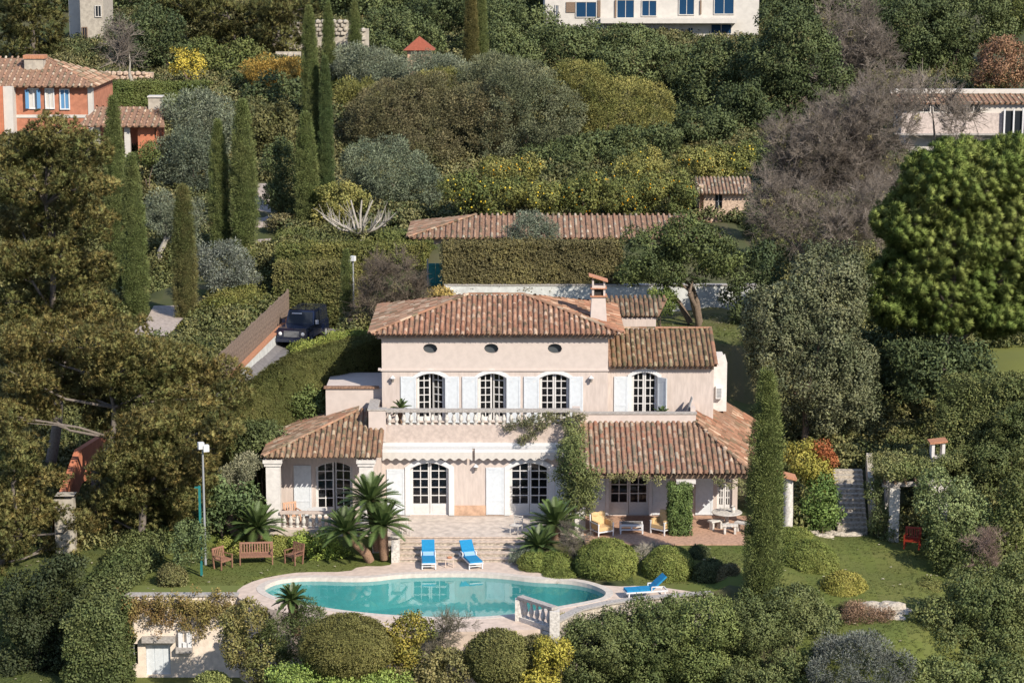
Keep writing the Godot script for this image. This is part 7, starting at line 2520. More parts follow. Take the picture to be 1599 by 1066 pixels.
	plant("umbrella_pine", "bright green umbrella pine filling the right edge", "pine", "", "pine", Vector3(23.13, 1.74, -12.00), [[0.18, 13.16, 0.00, 2.70, 2.09, 2.57], [2.88, 13.16, 0.00, 2.70, 2.36, 2.57], [-1.78, 10.95, 0.00, 2.03, 1.90, 1.93], [1.30, 10.27, 0.00, 3.22, 2.54, 3.06], [-1.51, 7.86, 0.00, 2.25, 2.11, 2.13], [1.06, 7.52, 0.00, 2.55, 2.11, 2.43], [4.08, 8.55, 0.00, 2.38, 3.06, 2.26], [-2.66, 6.83, 0.00, 1.50, 1.30, 1.42], [2.82, 5.96, 0.00, 2.05, 1.09, 1.95], [-0.43, 6.31, 0.00, 1.71, 1.02, 1.62]], Color(0.070, 0.112, 0.019), Color(0.122, 0.152, 0.034), {"size": 0.32, "bumps": 28, "thick": 1.35, "fuzz": 0.3, "leaf": "tuft", "trunk": 0.34})
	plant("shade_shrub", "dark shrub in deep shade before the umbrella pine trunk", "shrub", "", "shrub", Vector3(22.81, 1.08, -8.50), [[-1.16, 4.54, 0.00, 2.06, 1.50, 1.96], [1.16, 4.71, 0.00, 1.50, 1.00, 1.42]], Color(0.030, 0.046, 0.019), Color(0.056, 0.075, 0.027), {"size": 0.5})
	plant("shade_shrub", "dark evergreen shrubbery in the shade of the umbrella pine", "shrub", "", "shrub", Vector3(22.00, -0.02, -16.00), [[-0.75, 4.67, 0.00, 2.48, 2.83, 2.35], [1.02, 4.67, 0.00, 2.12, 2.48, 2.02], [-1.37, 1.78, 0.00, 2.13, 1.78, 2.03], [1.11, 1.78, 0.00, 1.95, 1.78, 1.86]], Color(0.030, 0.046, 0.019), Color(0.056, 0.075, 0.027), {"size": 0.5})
	plant("bare_shrub", "brown thicket of bare twigs behind the lamp post", "shrub", "", "bare", Vector3(-6.72, 6.18, -17.00), [[0.01, 2.61, 0.00, 1.70, 1.95, 1.62], [1.06, 1.53, 0.00, 1.24, 1.42, 1.18], [-1.07, 1.17, 0.00, 1.24, 1.24, 1.18]], Color(0.070, 0.055, 0.043), Color(0.105, 0.083, 0.065), {"size": 0.75, "thick": 1.5, "leafy": 0.5, "leaf1": Color(0.060, 0.060, 0.030), "leaf2": Color(0.120, 0.100, 0.050), "trunk": 0.05})
	plant("bush", "ochre leaved shrub at the end of the ramp wall", "bush", "", "shrub", Vector3(-4.01, 6.30, -21.00), [[0.00, 1.03, 0.00, 0.88, 0.51, 0.83]], Color(0.160, 0.130, 0.030), Color(0.260, 0.180, 0.050), {"size": 0.3})
	plant("bush", "climbing green shrubs growing up the tall hedge left of the villa", "bush", "", "shrub", Vector3(-10.10, -0.14, -4.00), [[-0.48, 4.80, 0.00, 0.90, 0.83, 0.85], [0.48, 4.54, 0.00, 0.71, 0.71, 0.67]], Color(0.060, 0.085, 0.022), Color(0.110, 0.140, 0.040), {"size": 0.3})
	plant("bush", "green bushes beside the left porch roof", "bush", "", "shrub", Vector3(-12.36, -0.17, -1.00), [[-0.47, 3.62, 0.00, 0.94, 1.25, 0.89], [0.47, 3.94, 0.00, 0.78, 0.88, 0.74]], Color(0.042, 0.060, 0.022), Color(0.075, 0.095, 0.034), {"size": 0.3})
	plant("pale_shrub", "pale grey green shrub left of the porch column", "shrub", "", "olive", Vector3(-13.05, -0.32, 2.00), [[0.39, 3.29, 0.00, 0.79, 0.67, 0.75], [-0.39, 2.75, 0.00, 0.61, 0.55, 0.58]], Color(0.140, 0.150, 0.090), Color(0.200, 0.200, 0.130), {"size": 0.26})
	plant("banana_shrub", "broad leaved green shrub left of the sago palms", "shrub", "", "shrub", Vector3(-13.65, -0.37, 2.60), [[-0.19, 2.01, 0.00, 0.85, 0.91, 0.81], [0.87, 1.85, 0.00, 0.76, 0.76, 0.72], [-0.67, 1.07, 0.00, 0.67, 0.61, 0.64]], Color(0.050, 0.080, 0.030), Color(0.090, 0.130, 0.050), {"size": 0.42})
	plant("bush", "bright green shrubs below the left porch", "bush", "", "shrub", Vector3(-9.12, -1.26, 4.20), [[0.10, 0.98, 0.00, 0.96, 0.54, 0.92], [0.70, 0.42, 0.00, 0.90, 0.42, 0.86], [-0.80, 1.14, 0.00, 0.60, 0.42, 0.57]], Color(0.120, 0.180, 0.020), Color(0.200, 0.240, 0.040), {"size": 0.26})
	plant("bush", "yellow green round bush behind the left armchair", "bush", "", "shrub", Vector3(-13.41, -0.80, 3.60), [[0.00, 0.26, 0.00, 0.64, 0.55, 0.60]], Color(0.130, 0.160, 0.020), Color(0.190, 0.200, 0.040), {"size": 0.24})
	plant("bush", "yellow green clipped bush behind the slatted bench", "bush", "", "clipped", Vector3(-11.55, -0.80, 3.80), [[0.38, 0.35, 0.00, 0.85, 0.42, 0.80], [-0.38, 0.10, 0.00, 0.48, 0.33, 0.46]], Color(0.120, 0.140, 0.022), Color(0.170, 0.180, 0.040), {"size": 0.22})
	plant("bush", "brownish round bush on the corner of the left lawn", "bush", "", "clipped", Vector3(-15.32, -0.80, 9.00), [[0.00, 0.30, 0.00, 0.63, 0.63, 0.60]], Color(0.070, 0.075, 0.025), Color(0.110, 0.100, 0.040), {"size": 0.24})
	plant("bush", "slender green shrub in front of the teal post on the left lawn", "bush", "", "shrub", Vector3(-14.59, -0.80, 8.20), [[-0.28, 1.89, 0.00, 0.58, 0.87, 0.55], [0.35, 1.89, 0.00, 0.43, 0.87, 0.41], [-0.07, 1.17, 0.00, 0.70, 0.49, 0.66]], Color(0.050, 0.075, 0.028), Color(0.090, 0.120, 0.045), {"size": 0.26, "trunk": 0.0})
	plant("bush", "ferny shrubs beside the little steps left of the lawn", "bush", "", "shrub", Vector3(-15.38, -1.44, 1.80), [[-0.30, 1.13, 0.00, 0.80, 0.86, 0.76], [0.30, 0.49, 0.00, 0.55, 0.49, 0.53]], Color(0.060, 0.090, 0.040), Color(0.100, 0.140, 0.060), {"size": 0.28})
	plant("clipped_bush", "largest clipped dome bush below the yellow armchair", "bush", "clipped round bushes before the right porch", "clipped", Vector3(4.32, -0.42, 7.20), [[0.00, 0.08, 0.00, 1.47, 1.17, 1.39]], Color(0.085, 0.115, 0.022), Color(0.135, 0.150, 0.032), {"size": 0.16})
	plant("clipped_bush", "clipped dome bush behind the single lounger", "bush", "clipped round bushes before the right porch", "clipped", Vector3(7.17, -0.73, 7.60), [[0.00, 0.27, 0.00, 1.17, 1.08, 1.11]], Color(0.085, 0.115, 0.022), Color(0.135, 0.150, 0.032), {"size": 0.16})
	plant("clipped_bush", "low clipped bush mound right of the steps, by the pool", "bush", "clipped round bushes before the right porch", "clipped", Vector3(1.56, -0.80, 6.60), [[0.52, 0.13, 0.00, 1.00, 0.74, 0.95], [-0.52, 0.29, 0.00, 0.74, 0.53, 0.70]], Color(0.085, 0.115, 0.022), Color(0.135, 0.150, 0.032), {"size": 0.16})
	plant("clipped_bush", "small clipped bush mound at the deck edge right of the steps", "bush", "clipped round bushes before the right porch", "clipped", Vector3(2.21, -1.18, 7.60), [[0.00, 0.35, 0.00, 0.82, 0.35, 0.78]], Color(0.085, 0.115, 0.022), Color(0.135, 0.150, 0.032), {"size": 0.16})
	plant("clipped_bush", "clipped ball bush coloured dark for the shade of the big cypress", "bush", "clipped round bushes before the right porch", "clipped", Vector3(9.02, -0.80, 8.20), [[0.00, 0.15, 0.00, 0.78, 0.81, 0.75]], Color(0.035, 0.050, 0.020), Color(0.060, 0.075, 0.030), {"size": 0.16})  # cypress shade is put into the leaf colour of this ball
	plant("clipped_bush", "small ball bush coloured dark for shade, behind the shaded ball", "bush", "clipped round bushes before the right porch", "clipped", Vector3(8.63, -0.22, 6.40), [[0.00, 0.01, 0.00, 0.53, 0.53, 0.50]], Color(0.035, 0.050, 0.020), Color(0.060, 0.075, 0.030), {"size": 0.16})  # darkened leaf colour here too, painted for the cypress shadow
	plant("clipped_bush", "brown green bush between the shaded ball and the big cypress", "bush", "clipped round bushes before the right porch", "clipped", Vector3(9.80, -1.43, 8.60), [[0.00, 0.75, 0.00, 0.69, 0.75, 0.66]], Color(0.075, 0.075, 0.035), Color(0.115, 0.100, 0.050), {"size": 0.16})
	plant("clipped_bush", "broad clipped mound right of the big cypress", "bush", "clipped round bushes before the right porch", "clipped", Vector3(13.63, -1.75, 6.60), [[0.00, 1.18, 0.00, 1.42, 1.18, 1.34]], Color(0.085, 0.115, 0.022), Color(0.135, 0.150, 0.032), {"size": 0.16})
	plant("clipped_bush", "low clipped mound beyond the broad one, right of the cypress", "bush", "clipped round bushes before the right porch", "clipped", Vector3(13.23, -0.26, 4.40), [[0.00, 0.42, 0.00, 0.90, 0.42, 0.86]], Color(0.085, 0.115, 0.022), Color(0.135, 0.150, 0.032), {"size": 0.16})
	plant("clipped_bush", "yellow topped clipped mound at the edge of the right lawn", "bush", "clipped round bushes before the right porch", "clipped", Vector3(14.90, -1.81, 9.40), [[0.00, 0.86, 0.00, 1.09, 0.86, 1.04]], Color(0.130, 0.140, 0.020), Color(0.200, 0.180, 0.035), {"size": 0.16})
	plant("clipped_bush", "clipped ball bush at the right border of the lawn", "bush", "clipped round bushes before the right porch", "clipped", Vector3(18.94, -1.83, 8.40), [[0.00, 0.58, 0.00, 0.75, 0.58, 0.72]], Color(0.085, 0.100, 0.025), Color(0.130, 0.130, 0.040), {"size": 0.16})
	plant("frangipani", "bare pale forked shrub between the clipped domes", "shrub", "", "bare", Vector3(6.01, -1.28, 6.60), [[0.19, 1.31, 0.00, 0.65, 0.59, 0.62]], Color(0.200, 0.180, 0.145), Color(0.260, 0.230, 0.190), {"size": 0.35, "thick": 0.25, "bark": "pale_bark", "trunk": 0.06, "stems": 1})
	plant("grey_shrub", "thin grey shrub between the low mound and the largest dome", "shrub", "", "bare", Vector3(2.71, -0.80, 6.60), [[0.04, 1.20, 0.00, 0.53, 0.82, 0.50], [-0.04, 0.13, 0.00, 0.41, 0.65, 0.39]], Color(0.070, 0.060, 0.050), Color(0.100, 0.085, 0.070), {"size": 0.5, "thick": 0.8, "trunk": 0.03, "leafy": 0.4, "leaf1": Color(0.060, 0.080, 0.030), "leaf2": Color(0.100, 0.120, 0.050)})
	plant("lavender_bush", "silvery shrub at the right foot of the steps", "shrub", "", "olive", Vector3(0.46, -0.80, 6.00), [[0.00, 0.36, 0.00, 0.47, 0.47, 0.45]], Color(0.090, 0.120, 0.090), Color(0.140, 0.170, 0.130), {"size": 0.24, "trunk": 0.03})
	plant("red_leaved_shrub", "yellow and red leaved shrub beside the stone stairs", "shrub", "", "shrub", Vector3(14.44, -0.29, 1.00), [[-0.40, 3.27, 0.00, 0.92, 0.86, 0.88], [0.40, 2.47, 0.00, 0.77, 0.86, 0.73]], Color(0.150, 0.140, 0.016), Color(0.200, 0.165, 0.030), {"size": 0.3})
	plant("red_leaved_shrub", "small orange red leaved shrub above the stone stairs", "shrub", "", "shrub", Vector3(15.28, -0.42, 0.40), [[-0.18, 3.73, 0.00, 0.56, 0.56, 0.53], [0.18, 3.18, 0.00, 0.31, 0.31, 0.29]], Color(0.220, 0.060, 0.020), Color(0.280, 0.100, 0.035), {"size": 0.26})
	plant("bush", "fresh green shrub with strap leaves left of the stone stairs", "bush", "", "shrub", Vector3(14.86, -0.36, 1.80), [[-0.12, 1.79, 0.00, 0.98, 0.92, 0.93], [-0.40, 0.84, 0.00, 0.86, 0.55, 0.82], [0.52, 1.00, 0.00, 0.49, 0.49, 0.47]], Color(0.055, 0.100, 0.020), Color(0.100, 0.150, 0.035), {"size": 0.34})
	plant("bush", "low green plants by the wall of the stone stairs", "bush", "", "shrub", Vector3(17.59, -0.45, 2.40), [[0.00, 0.94, 0.00, 0.43, 0.92, 0.41], [-0.34, 2.20, 0.00, 0.37, 0.79, 0.35], [0.33, 0.15, 0.00, 0.55, 0.43, 0.52]], Color(0.050, 0.070, 0.025), Color(0.090, 0.110, 0.040), {"size": 0.26})
	plant("pergola_creeper", "mat of climbing plants on the pergola roof", "climbing plant", "", "shrub", Vector3(19.18, -0.54, 1.45), [[-0.86, 3.50, -0.25, 1.11, 0.43, 1.05], [0.79, 3.45, -1.75, 1.12, 0.37, 1.07], [-1.44, 3.19, 0.55, 0.61, 0.31, 0.58], [-0.75, 3.45, 0.95, 1.28, 0.33, 1.21], [0.73, 3.46, 0.35, 1.04, 0.34, 0.99], [1.53, 3.60, 0.15, 0.67, 0.37, 0.64]], Color(0.080, 0.100, 0.030), Color(0.130, 0.130, 0.050), {"size": 0.26, "trunk": 0.0})
	plant("light_shrub", "light green tall shrub in front of the pergola", "shrub", "", "shrub", Vector3(20.68, -0.77, 4.60), [[-0.33, 2.62, 0.00, 1.38, 1.50, 1.31], [-0.42, 0.92, 0.00, 0.84, 1.35, 0.80], [0.75, 1.85, 0.00, 1.20, 1.50, 1.14]], Color(0.075, 0.105, 0.035), Color(0.120, 0.150, 0.060), {"size": 0.32})
	plant("light_shrub", "green shrub border down the right side of the lawn", "shrub", "", "shrub", Vector3(20.20, -1.01, 6.60), [[0.45, 0.50, 0.00, 1.33, 1.62, 1.26], [-0.45, 1.11, 0.00, 0.65, 1.18, 0.62]], Color(0.055, 0.075, 0.022), Color(0.100, 0.120, 0.040), {"size": 0.32})
	plant("bare_shrub", "reddish grey bare shrub in the right border", "shrub", "", "bare", Vector3(21.44, -1.03, 7.60), [[0.00, 1.41, 0.00, 0.87, 1.22, 0.83]], Color(0.100, 0.068, 0.058), Color(0.150, 0.105, 0.090), {"size": 0.6, "thick": 0.9, "trunk": 0.04})
	plant("right_shrub", "tall green shrub at the right edge below the hedge", "shrub", "", "shrub", Vector3(23.17, -0.92, 5.50), [[-0.11, 1.02, 0.00, 1.19, 2.38, 1.13], [0.11, 3.16, 0.00, 0.89, 1.48, 0.84]], Color(0.055, 0.075, 0.020), Color(0.100, 0.110, 0.035), {"size": 0.34})
	plant("right_shrub", "broad leafy shrub filling the lower right corner", "shrub", "", "shrub", Vector3(20.03, -4.33, 12.87), [[-0.57, 1.99, 0.33, 2.08, 1.67, 1.98], [1.34, 2.71, 0.33, 1.66, 2.08, 1.58], [-1.93, 0.97, 0.33, 1.25, 0.97, 1.19], [0.32, 4.16, 0.33, 1.52, 1.24, 1.45], [2.29, 3.69, -1.67, 1.13, 1.69, 1.07], [-1.45, 3.15, 0.33, 1.11, 1.11, 1.05]], Color(0.050, 0.070, 0.022), Color(0.095, 0.110, 0.035), {"size": 0.3, "bumps": 18})
	plant("right_shrub", "low leafy shrub at the very bottom right corner", "shrub", "", "shrub", Vector3(18.40, -2.91, 16.40), [[-0.36, 0.16, 0.00, 1.61, 0.81, 1.53], [2.07, 0.08, 0.00, 1.62, 0.94, 1.53], [-1.71, 0.50, 0.00, 0.81, 0.67, 0.77]], Color(0.050, 0.075, 0.022), Color(0.090, 0.110, 0.035), {"size": 0.3})
	plant("bank_shrub", "low shrub at the bottom edge between the bank shrubs and the silvery dome", "shrub", "leafy shrubs on the bank below the pool", "shrub", Vector3(11.05, -3.46, 16.40), [[0.81, 0.91, 0.00, 1.21, 0.97, 1.15], [-0.81, 0.72, 0.00, 1.21, 0.75, 1.15]], Color(0.045, 0.066, 0.021), Color(0.085, 0.100, 0.033), {"size": 0.26})
	plant("brown_shrub", "reddish brown dry shrub by the boulders", "shrub", "", "shrub", Vector3(15.56, -1.76, 13.00), [[-0.42, 0.67, 0.00, 0.83, 0.67, 0.79], [0.42, 0.58, 0.00, 0.56, 0.50, 0.53]], Color(0.120, 0.075, 0.050), Color(0.190, 0.120, 0.080), {"size": 0.24, "leaf": "fine"})
	plant("brown_shrub", "dark clipped bush behind the dry brown shrub", "shrub", "", "clipped", Vector3(14.82, -1.67, 11.60), [[0.00, 0.42, 0.00, 0.51, 0.42, 0.48]], Color(0.060, 0.060, 0.025), Color(0.100, 0.085, 0.035), {"size": 0.2})
	plant("grey_bush", "blue grey dome of a silvery bush at the bottom edge", "bush", "", "olive", Vector3(14.04, -3.48, 16.60), [[0.60, 1.29, 0.00, 2.09, 1.29, 1.99], [-0.60, 1.15, 0.00, 1.07, 0.94, 1.02]], Color(0.068, 0.078, 0.070), Color(0.100, 0.110, 0.098), {"size": 0.3, "bumps": 16, "trunk": 0.04})
	plant("bank_shrub", "broad green shrub on the bank right of the balustrade", "shrub", "leafy shrubs on the bank below the pool", "shrub", Vector3(3.14, -4.30, 15.40), [[0.40, 2.68, 0.00, 1.63, 1.49, 1.55], [-0.40, 1.55, 0.00, 1.36, 1.09, 1.29]], Color(0.040, 0.060, 0.020), Color(0.080, 0.098, 0.032), {"size": 0.25, "bumps": 20})
	plant("bank_shrub", "large shrub on the bank below the single lounger", "shrub", "leafy shrubs on the bank below the pool", "shrub", Vector3(5.61, -3.85, 14.80), [[0.13, 2.75, 0.00, 1.77, 1.31, 1.68], [-0.13, 0.90, 0.00, 1.51, 1.09, 1.43]], Color(0.045, 0.066, 0.020), Color(0.085, 0.104, 0.032), {"size": 0.25, "bumps": 20})
	plant("bank_shrub", "light green shrub on the bank under the parapet's end", "shrub", "leafy shrubs on the bank below the pool", "shrub", Vector3(8.00, -3.42, 14.80), [[0.06, 2.61, 0.00, 1.64, 1.23, 1.55], [-0.06, 0.90, 0.00, 1.64, 1.23, 1.56]], Color(0.055, 0.080, 0.022), Color(0.100, 0.125, 0.035), {"size": 0.25, "bumps": 20})
	plant("bank_shrub", "olive green shrub on the bank at the foot of the big cypress", "shrub", "leafy shrubs on the bank below the pool", "shrub", Vector3(10.00, -3.84, 14.60), [[0.12, 2.67, 0.00, 1.50, 1.42, 1.43], [-0.12, 0.96, 0.00, 1.37, 0.96, 1.30]], Color(0.045, 0.064, 0.021), Color(0.080, 0.098, 0.032), {"size": 0.25, "bumps": 20})
	plant("bank_shrub", "loose green shrub on the bank right of the big cypress", "shrub", "leafy shrubs on the bank below the pool", "shrub", Vector3(12.71, -4.24, 13.80), [[-0.58, 3.40, 0.00, 1.24, 1.65, 1.18], [-0.67, 1.38, 0.00, 1.52, 1.38, 1.44], [0.40, 2.82, 0.00, 1.05, 1.10, 0.99], [0.85, 1.09, 0.00, 1.11, 0.97, 1.05]], Color(0.050, 0.070, 0.025), Color(0.095, 0.110, 0.040), {"size": 0.25, "bumps": 20})
	plant("clipped_bush", "large flattened clipped bush below the middle of the pool", "bush", "clipped bushes below the pool", "clipped", Vector3(-6.83, -4.50, 18.20), [[0.00, 3.81, 0.00, 2.00, 1.32, 1.90]], Color(0.075, 0.075, 0.018), Color(0.105, 0.100, 0.028), {"size": 0.17})
	plant("clipped_bush", "round clipped bush below the right half of the pool", "bush", "clipped bushes below the pool", "clipped", Vector3(-0.57, -4.50, 18.20), [[0.00, 3.32, 0.00, 1.42, 1.19, 1.35]], Color(0.070, 0.075, 0.020), Color(0.100, 0.100, 0.030), {"size": 0.22})
	plant("clipped_bush", "small clipped dome against the pool house wall", "bush", "clipped bushes below the pool", "clipped", Vector3(-12.74, -4.50, 15.50), [[0.00, 1.33, 0.00, 0.73, 0.43, 0.70]], Color(0.100, 0.130, 0.030), Color(0.150, 0.170, 0.050), {"size": 0.2})
	plant("clipped_bush", "dull clipped bush right of the balustrade foot", "bush", "clipped bushes below the pool", "clipped", Vector3(1.07, -4.50, 18.00), [[0.00, 3.20, 0.00, 0.92, 1.06, 0.88]], Color(0.070, 0.070, 0.025), Color(0.100, 0.095, 0.035), {"size": 0.22})
	plant("yellow_shrub", "golden yellow shrub below the pool between two clipped bushes", "shrub", "", "shrub", Vector3(-4.33, -4.50, 17.60), [[0.11, 4.31, 0.00, 0.87, 0.74, 0.83], [-0.11, 3.34, 0.00, 0.80, 0.74, 0.76]], Color(0.085, 0.095, 0.018), Color(0.190, 0.150, 0.018), {"size": 0.28})
	plant("yellow_shrub", "bright yellow leaved shrub at the bottom centre", "shrub", "", "shrub", Vector3(1.57, -4.50, 18.80), [[-0.03, 3.46, 0.00, 0.73, 0.84, 0.70], [-0.50, 2.64, 0.00, 0.92, 0.52, 0.87], [0.54, 3.87, 0.00, 0.31, 0.37, 0.30]], Color(0.150, 0.145, 0.014), Color(0.250, 0.210, 0.020), {"size": 0.26})
	plant("thin_shrub", "thin twiggy shrub before the pale pool wall", "shrub", "", "bare", Vector3(-2.71, -4.50, 17.40), [[0.20, 4.24, 0.00, 0.85, 0.80, 0.81], [-0.20, 3.55, 0.00, 0.64, 0.64, 0.61]], Color(0.070, 0.065, 0.045), Color(0.110, 0.095, 0.070), {"size": 0.5, "thick": 0.5, "trunk": 0.03, "leafy": 0.8, "leaf1": Color(0.060, 0.090, 0.030), "leaf2": Color(0.110, 0.130, 0.050)})
	plant("mixed_shrub", "green and rust shrub below the thin twiggy one", "shrub", "", "shrub", Vector3(-3.54, -4.50, 18.40), [[0.66, 2.92, 0.00, 1.18, 0.74, 1.12], [-0.66, 2.50, 0.00, 1.05, 0.53, 1.00]], Color(0.080, 0.085, 0.030), Color(0.140, 0.120, 0.045), {"size": 0.28})
	plant("mixed_shrub", "fresh green low plants along the bottom edge", "shrub", "", "shrub", Vector3(-7.19, -4.50, 19.40), [[-1.65, 2.90, 0.00, 1.30, 0.47, 1.24], [1.74, 2.74, 0.00, 1.56, 0.36, 1.48], [-0.09, 2.69, 0.00, 1.04, 0.31, 0.99]], Color(0.090, 0.150, 0.025), Color(0.150, 0.200, 0.040), {"size": 0.28})
	plant("mixed_shrub", "rust tinged shrub left of the yucca", "shrub", "", "shrub", Vector3(-11.08, -4.50, 15.60), [[0.02, 3.94, 0.00, 0.97, 1.22, 0.92], [0.66, 2.39, 0.00, 1.22, 1.03, 1.16], [-0.68, 2.96, 0.00, 0.54, 1.08, 0.51]], Color(0.075, 0.090, 0.025), Color(0.140, 0.120, 0.040), {"size": 0.28})
	cypress("tall cypress before the orange pavilion", Vector3(-24.23, 5.22, -31.00), 12.57, 0.65, Color(0.070, 0.098, 0.027), Color(0.108, 0.126, 0.040), "slender cypresses")
	cypress("tallest cypress of the left garden, right beside another", Vector3(-22.36, 4.44, -26.00), 10.36, 0.67, Color(0.070, 0.098, 0.027), Color(0.108, 0.126, 0.040), "slender cypresses")
	cypress("cypress with a lumpy outline above the pale path", Vector3(-19.27, 5.00, -25.00), 8.17, 0.63, Color(0.060, 0.075, 0.022), Color(0.110, 0.100, 0.035), "slender cypresses")
	cypress("slim cypress left of a broader taller one", Vector3(-19.03, 6.54, -40.00), 9.00, 0.61, Color(0.070, 0.098, 0.027), Color(0.108, 0.126, 0.040), "slender cypresses")
	cypress("broad cypress left of the garden path", Vector3(-17.29, 6.66, -39.00), 10.20, 0.77, Color(0.070, 0.098, 0.027), Color(0.108, 0.126, 0.040), "slender cypresses")
	cypress("front cypress of the tall group by the round yellow bush", Vector3(-13.97, 7.11, -47.00), 8.30, 0.72, Color(0.070, 0.098, 0.027), Color(0.108, 0.126, 0.040), "slender cypresses")
	cypress("mid cypress of the tall group", Vector3(-13.61, 6.82, -50.00), 11.97, 0.56, Color(0.070, 0.098, 0.027), Color(0.108, 0.126, 0.040), "slender cypresses")
	cypress("right cypress of the tall group, darker", Vector3(-12.77, 6.74, -49.00), 12.33, 0.47, Color(0.045, 0.075, 0.025), Color(0.070, 0.095, 0.030), "slender cypresses")
	cypress("far cypress rising behind the tall group", Vector3(-16.86, 10.95, -84.00), 10.09, 0.63, Color(0.070, 0.098, 0.027), Color(0.108, 0.126, 0.040), "slender cypresses")
	cypress("cypress at the top with a pointed tip, right of the far one", Vector3(-15.90, 11.86, -92.00), 9.17, 0.54, Color(0.070, 0.098, 0.027), Color(0.108, 0.126, 0.040), "slender cypresses")
	cypress("small separate cypress at the top, right of the pointed one", Vector3(-14.17, 12.67, -100.00), 8.14, 0.56, Color(0.070, 0.098, 0.027), Color(0.108, 0.126, 0.040), "slender cypresses")
	cypress("brownish cypress of the twin pair near the top edge", Vector3(-3.67, 11.75, -100.00), 10.60, 0.62, Color(0.070, 0.068, 0.020), Color(0.110, 0.095, 0.030), "slender cypresses")
	cypress("green cypress of the twin pair near the top edge", Vector3(-2.76, 12.13, -101.00), 9.90, 0.57, Color(0.070, 0.098, 0.027), Color(0.108, 0.126, 0.040), "slender cypresses")
	cypress("small clipped column behind the lamp post", Vector3(-9.31, 4.01, -19.00), 6.20, 0.32, Color(0.070, 0.098, 0.027), Color(0.108, 0.126, 0.040), "slender cypresses")
	cypress("great cypress standing alone before the right porch", Vector3(11.09, -1.58, 11.00), 10.93, 0.74, Color(0.075, 0.100, 0.026), Color(0.115, 0.138, 0.040), "")
	hedge("clipped_hedge", "tall dark clipped hedge stepping down left of the villa", "clipped hedges", [Vector3(-6.68, 7.23, -9.50), Vector3(-8.84, 7.16, -7.00), Vector3(-10.79, 6.95, -5.00), Vector3(-11.95, 6.38, -3.60), Vector3(-13.11, 5.70, -2.50), Vector3(-14.27, 4.95, -1.50)], 5.2, 1.7, Color(0.052, 0.060, 0.014), Color(0.078, 0.077, 0.021), {"size": 0.15})
	hedge("clipped_hedge", "low bright hedge between the drive and the tall clipped hedge", "clipped hedges", [Vector3(-7.33, 6.94, -12.00), Vector3(-9.51, 6.86, -11.50), Vector3(-11.64, 6.25, -10.50)], 1.3, 1.1, Color(0.085, 0.120, 0.020), Color(0.150, 0.170, 0.030), {"size": 0.26, "round": 0.3})
	hedge("clipped_hedge", "leafy rounded hedge running down along the plank fence", "clipped hedges", [Vector3(-16.10, 6.53, -29.00), Vector3(-17.28, 6.25, -26.00), Vector3(-18.85, 5.17, -22.00), Vector3(-20.30, 4.08, -18.00), Vector3(-21.44, 3.24, -15.00)], 3.6, 2.6, Color(0.070, 0.085, 0.018), Color(0.125, 0.120, 0.030), {"size": 0.3, "round": 0.6})
	hedge("clipped_hedge", "square hedge block above the end of the plank fence", "clipped hedges", [Vector3(-16.34, 7.75, -35.00), Vector3(-14.34, 7.90, -34.00)], 3.8, 2.6, Color(0.060, 0.075, 0.020), Color(0.100, 0.100, 0.030), {"size": 0.3, "round": 0.3})
	hedge("clipped_hedge", "long upper hedge behind the drive, below the pollarded tree", "clipped hedges", [Vector3(-14.11, 8.75, -31.00), Vector3(-9.33, 8.97, -30.00), Vector3(-5.09, 9.16, -29.00)], 3.2, 1.8, Color(0.060, 0.075, 0.018), Color(0.115, 0.110, 0.028), {"size": 0.32})
	hedge("clipped_hedge", "lower hedge step in front of the upper hedge by the car", "clipped hedges", [Vector3(-14.01, 7.98, -29.00), Vector3(-9.56, 8.25, -27.50)], 4.2, 1.6, Color(0.065, 0.075, 0.020), Color(0.120, 0.110, 0.035), {"size": 0.3})
	hedge("clipped_hedge", "brown green ivy hedge on top of the white retaining wall", "clipped hedges", [Vector3(-3.93, 9.78, -25.00), Vector3(1.15, 9.81, -25.00), Vector3(6.33, 9.81, -25.00)], 2.5, 1.5, Color(0.070, 0.062, 0.028), Color(0.110, 0.095, 0.035), {"size": 0.32})
	hedge("clipped_hedge", "far dark clipped hedge behind the orange house", "clipped hedges", [Vector3(-34.14, 14.99, -78.00), Vector3(-29.79, 14.94, -80.00), Vector3(-25.46, 14.84, -82.00)], 2.6, 2.0, Color(0.045, 0.065, 0.015), Color(0.075, 0.090, 0.022), {"size": 0.4})
	hedge("clipped_hedge", "tall dark overgrown hedge at the right edge above the pergola", "clipped hedges", [Vector3(21.25, 6.42, -1.80), Vector3(23.13, 6.67, -1.20), Vector3(26.42, 6.73, -0.60)], 5.8, 2.6, Color(0.040, 0.058, 0.017), Color(0.090, 0.100, 0.030), {"size": 0.3, "round": 0.6, "leaf": "broad"})
	plant("shrub", "shaded leafy shrub pressed against the tall hedge above the pergola", "shrub", "", "shrub", Vector3(23.40, 0.43, 0.80), [[-0.83, 2.18, 0.00, 1.54, 1.54, 1.47], [0.83, 3.13, 0.00, 1.23, 1.85, 1.17]], Color(0.040, 0.058, 0.018), Color(0.085, 0.095, 0.030), {"size": 0.3})
	hedge("clipped_hedge", "long dark hedge running down left of the lawn and the pool house", "clipped hedges", [Vector3(-15.93, 0.65, -2.50), Vector3(-16.87, 0.72, 1.50), Vector3(-17.60, 0.08, 6.00), Vector3(-18.05, -0.26, 9.80), Vector3(-18.15, -0.76, 13.80)], 4.6, 2.3, Color(0.040, 0.060, 0.018), Color(0.075, 0.090, 0.030), {"size": 0.3, "round": 0.5, "leaf": "broad"})
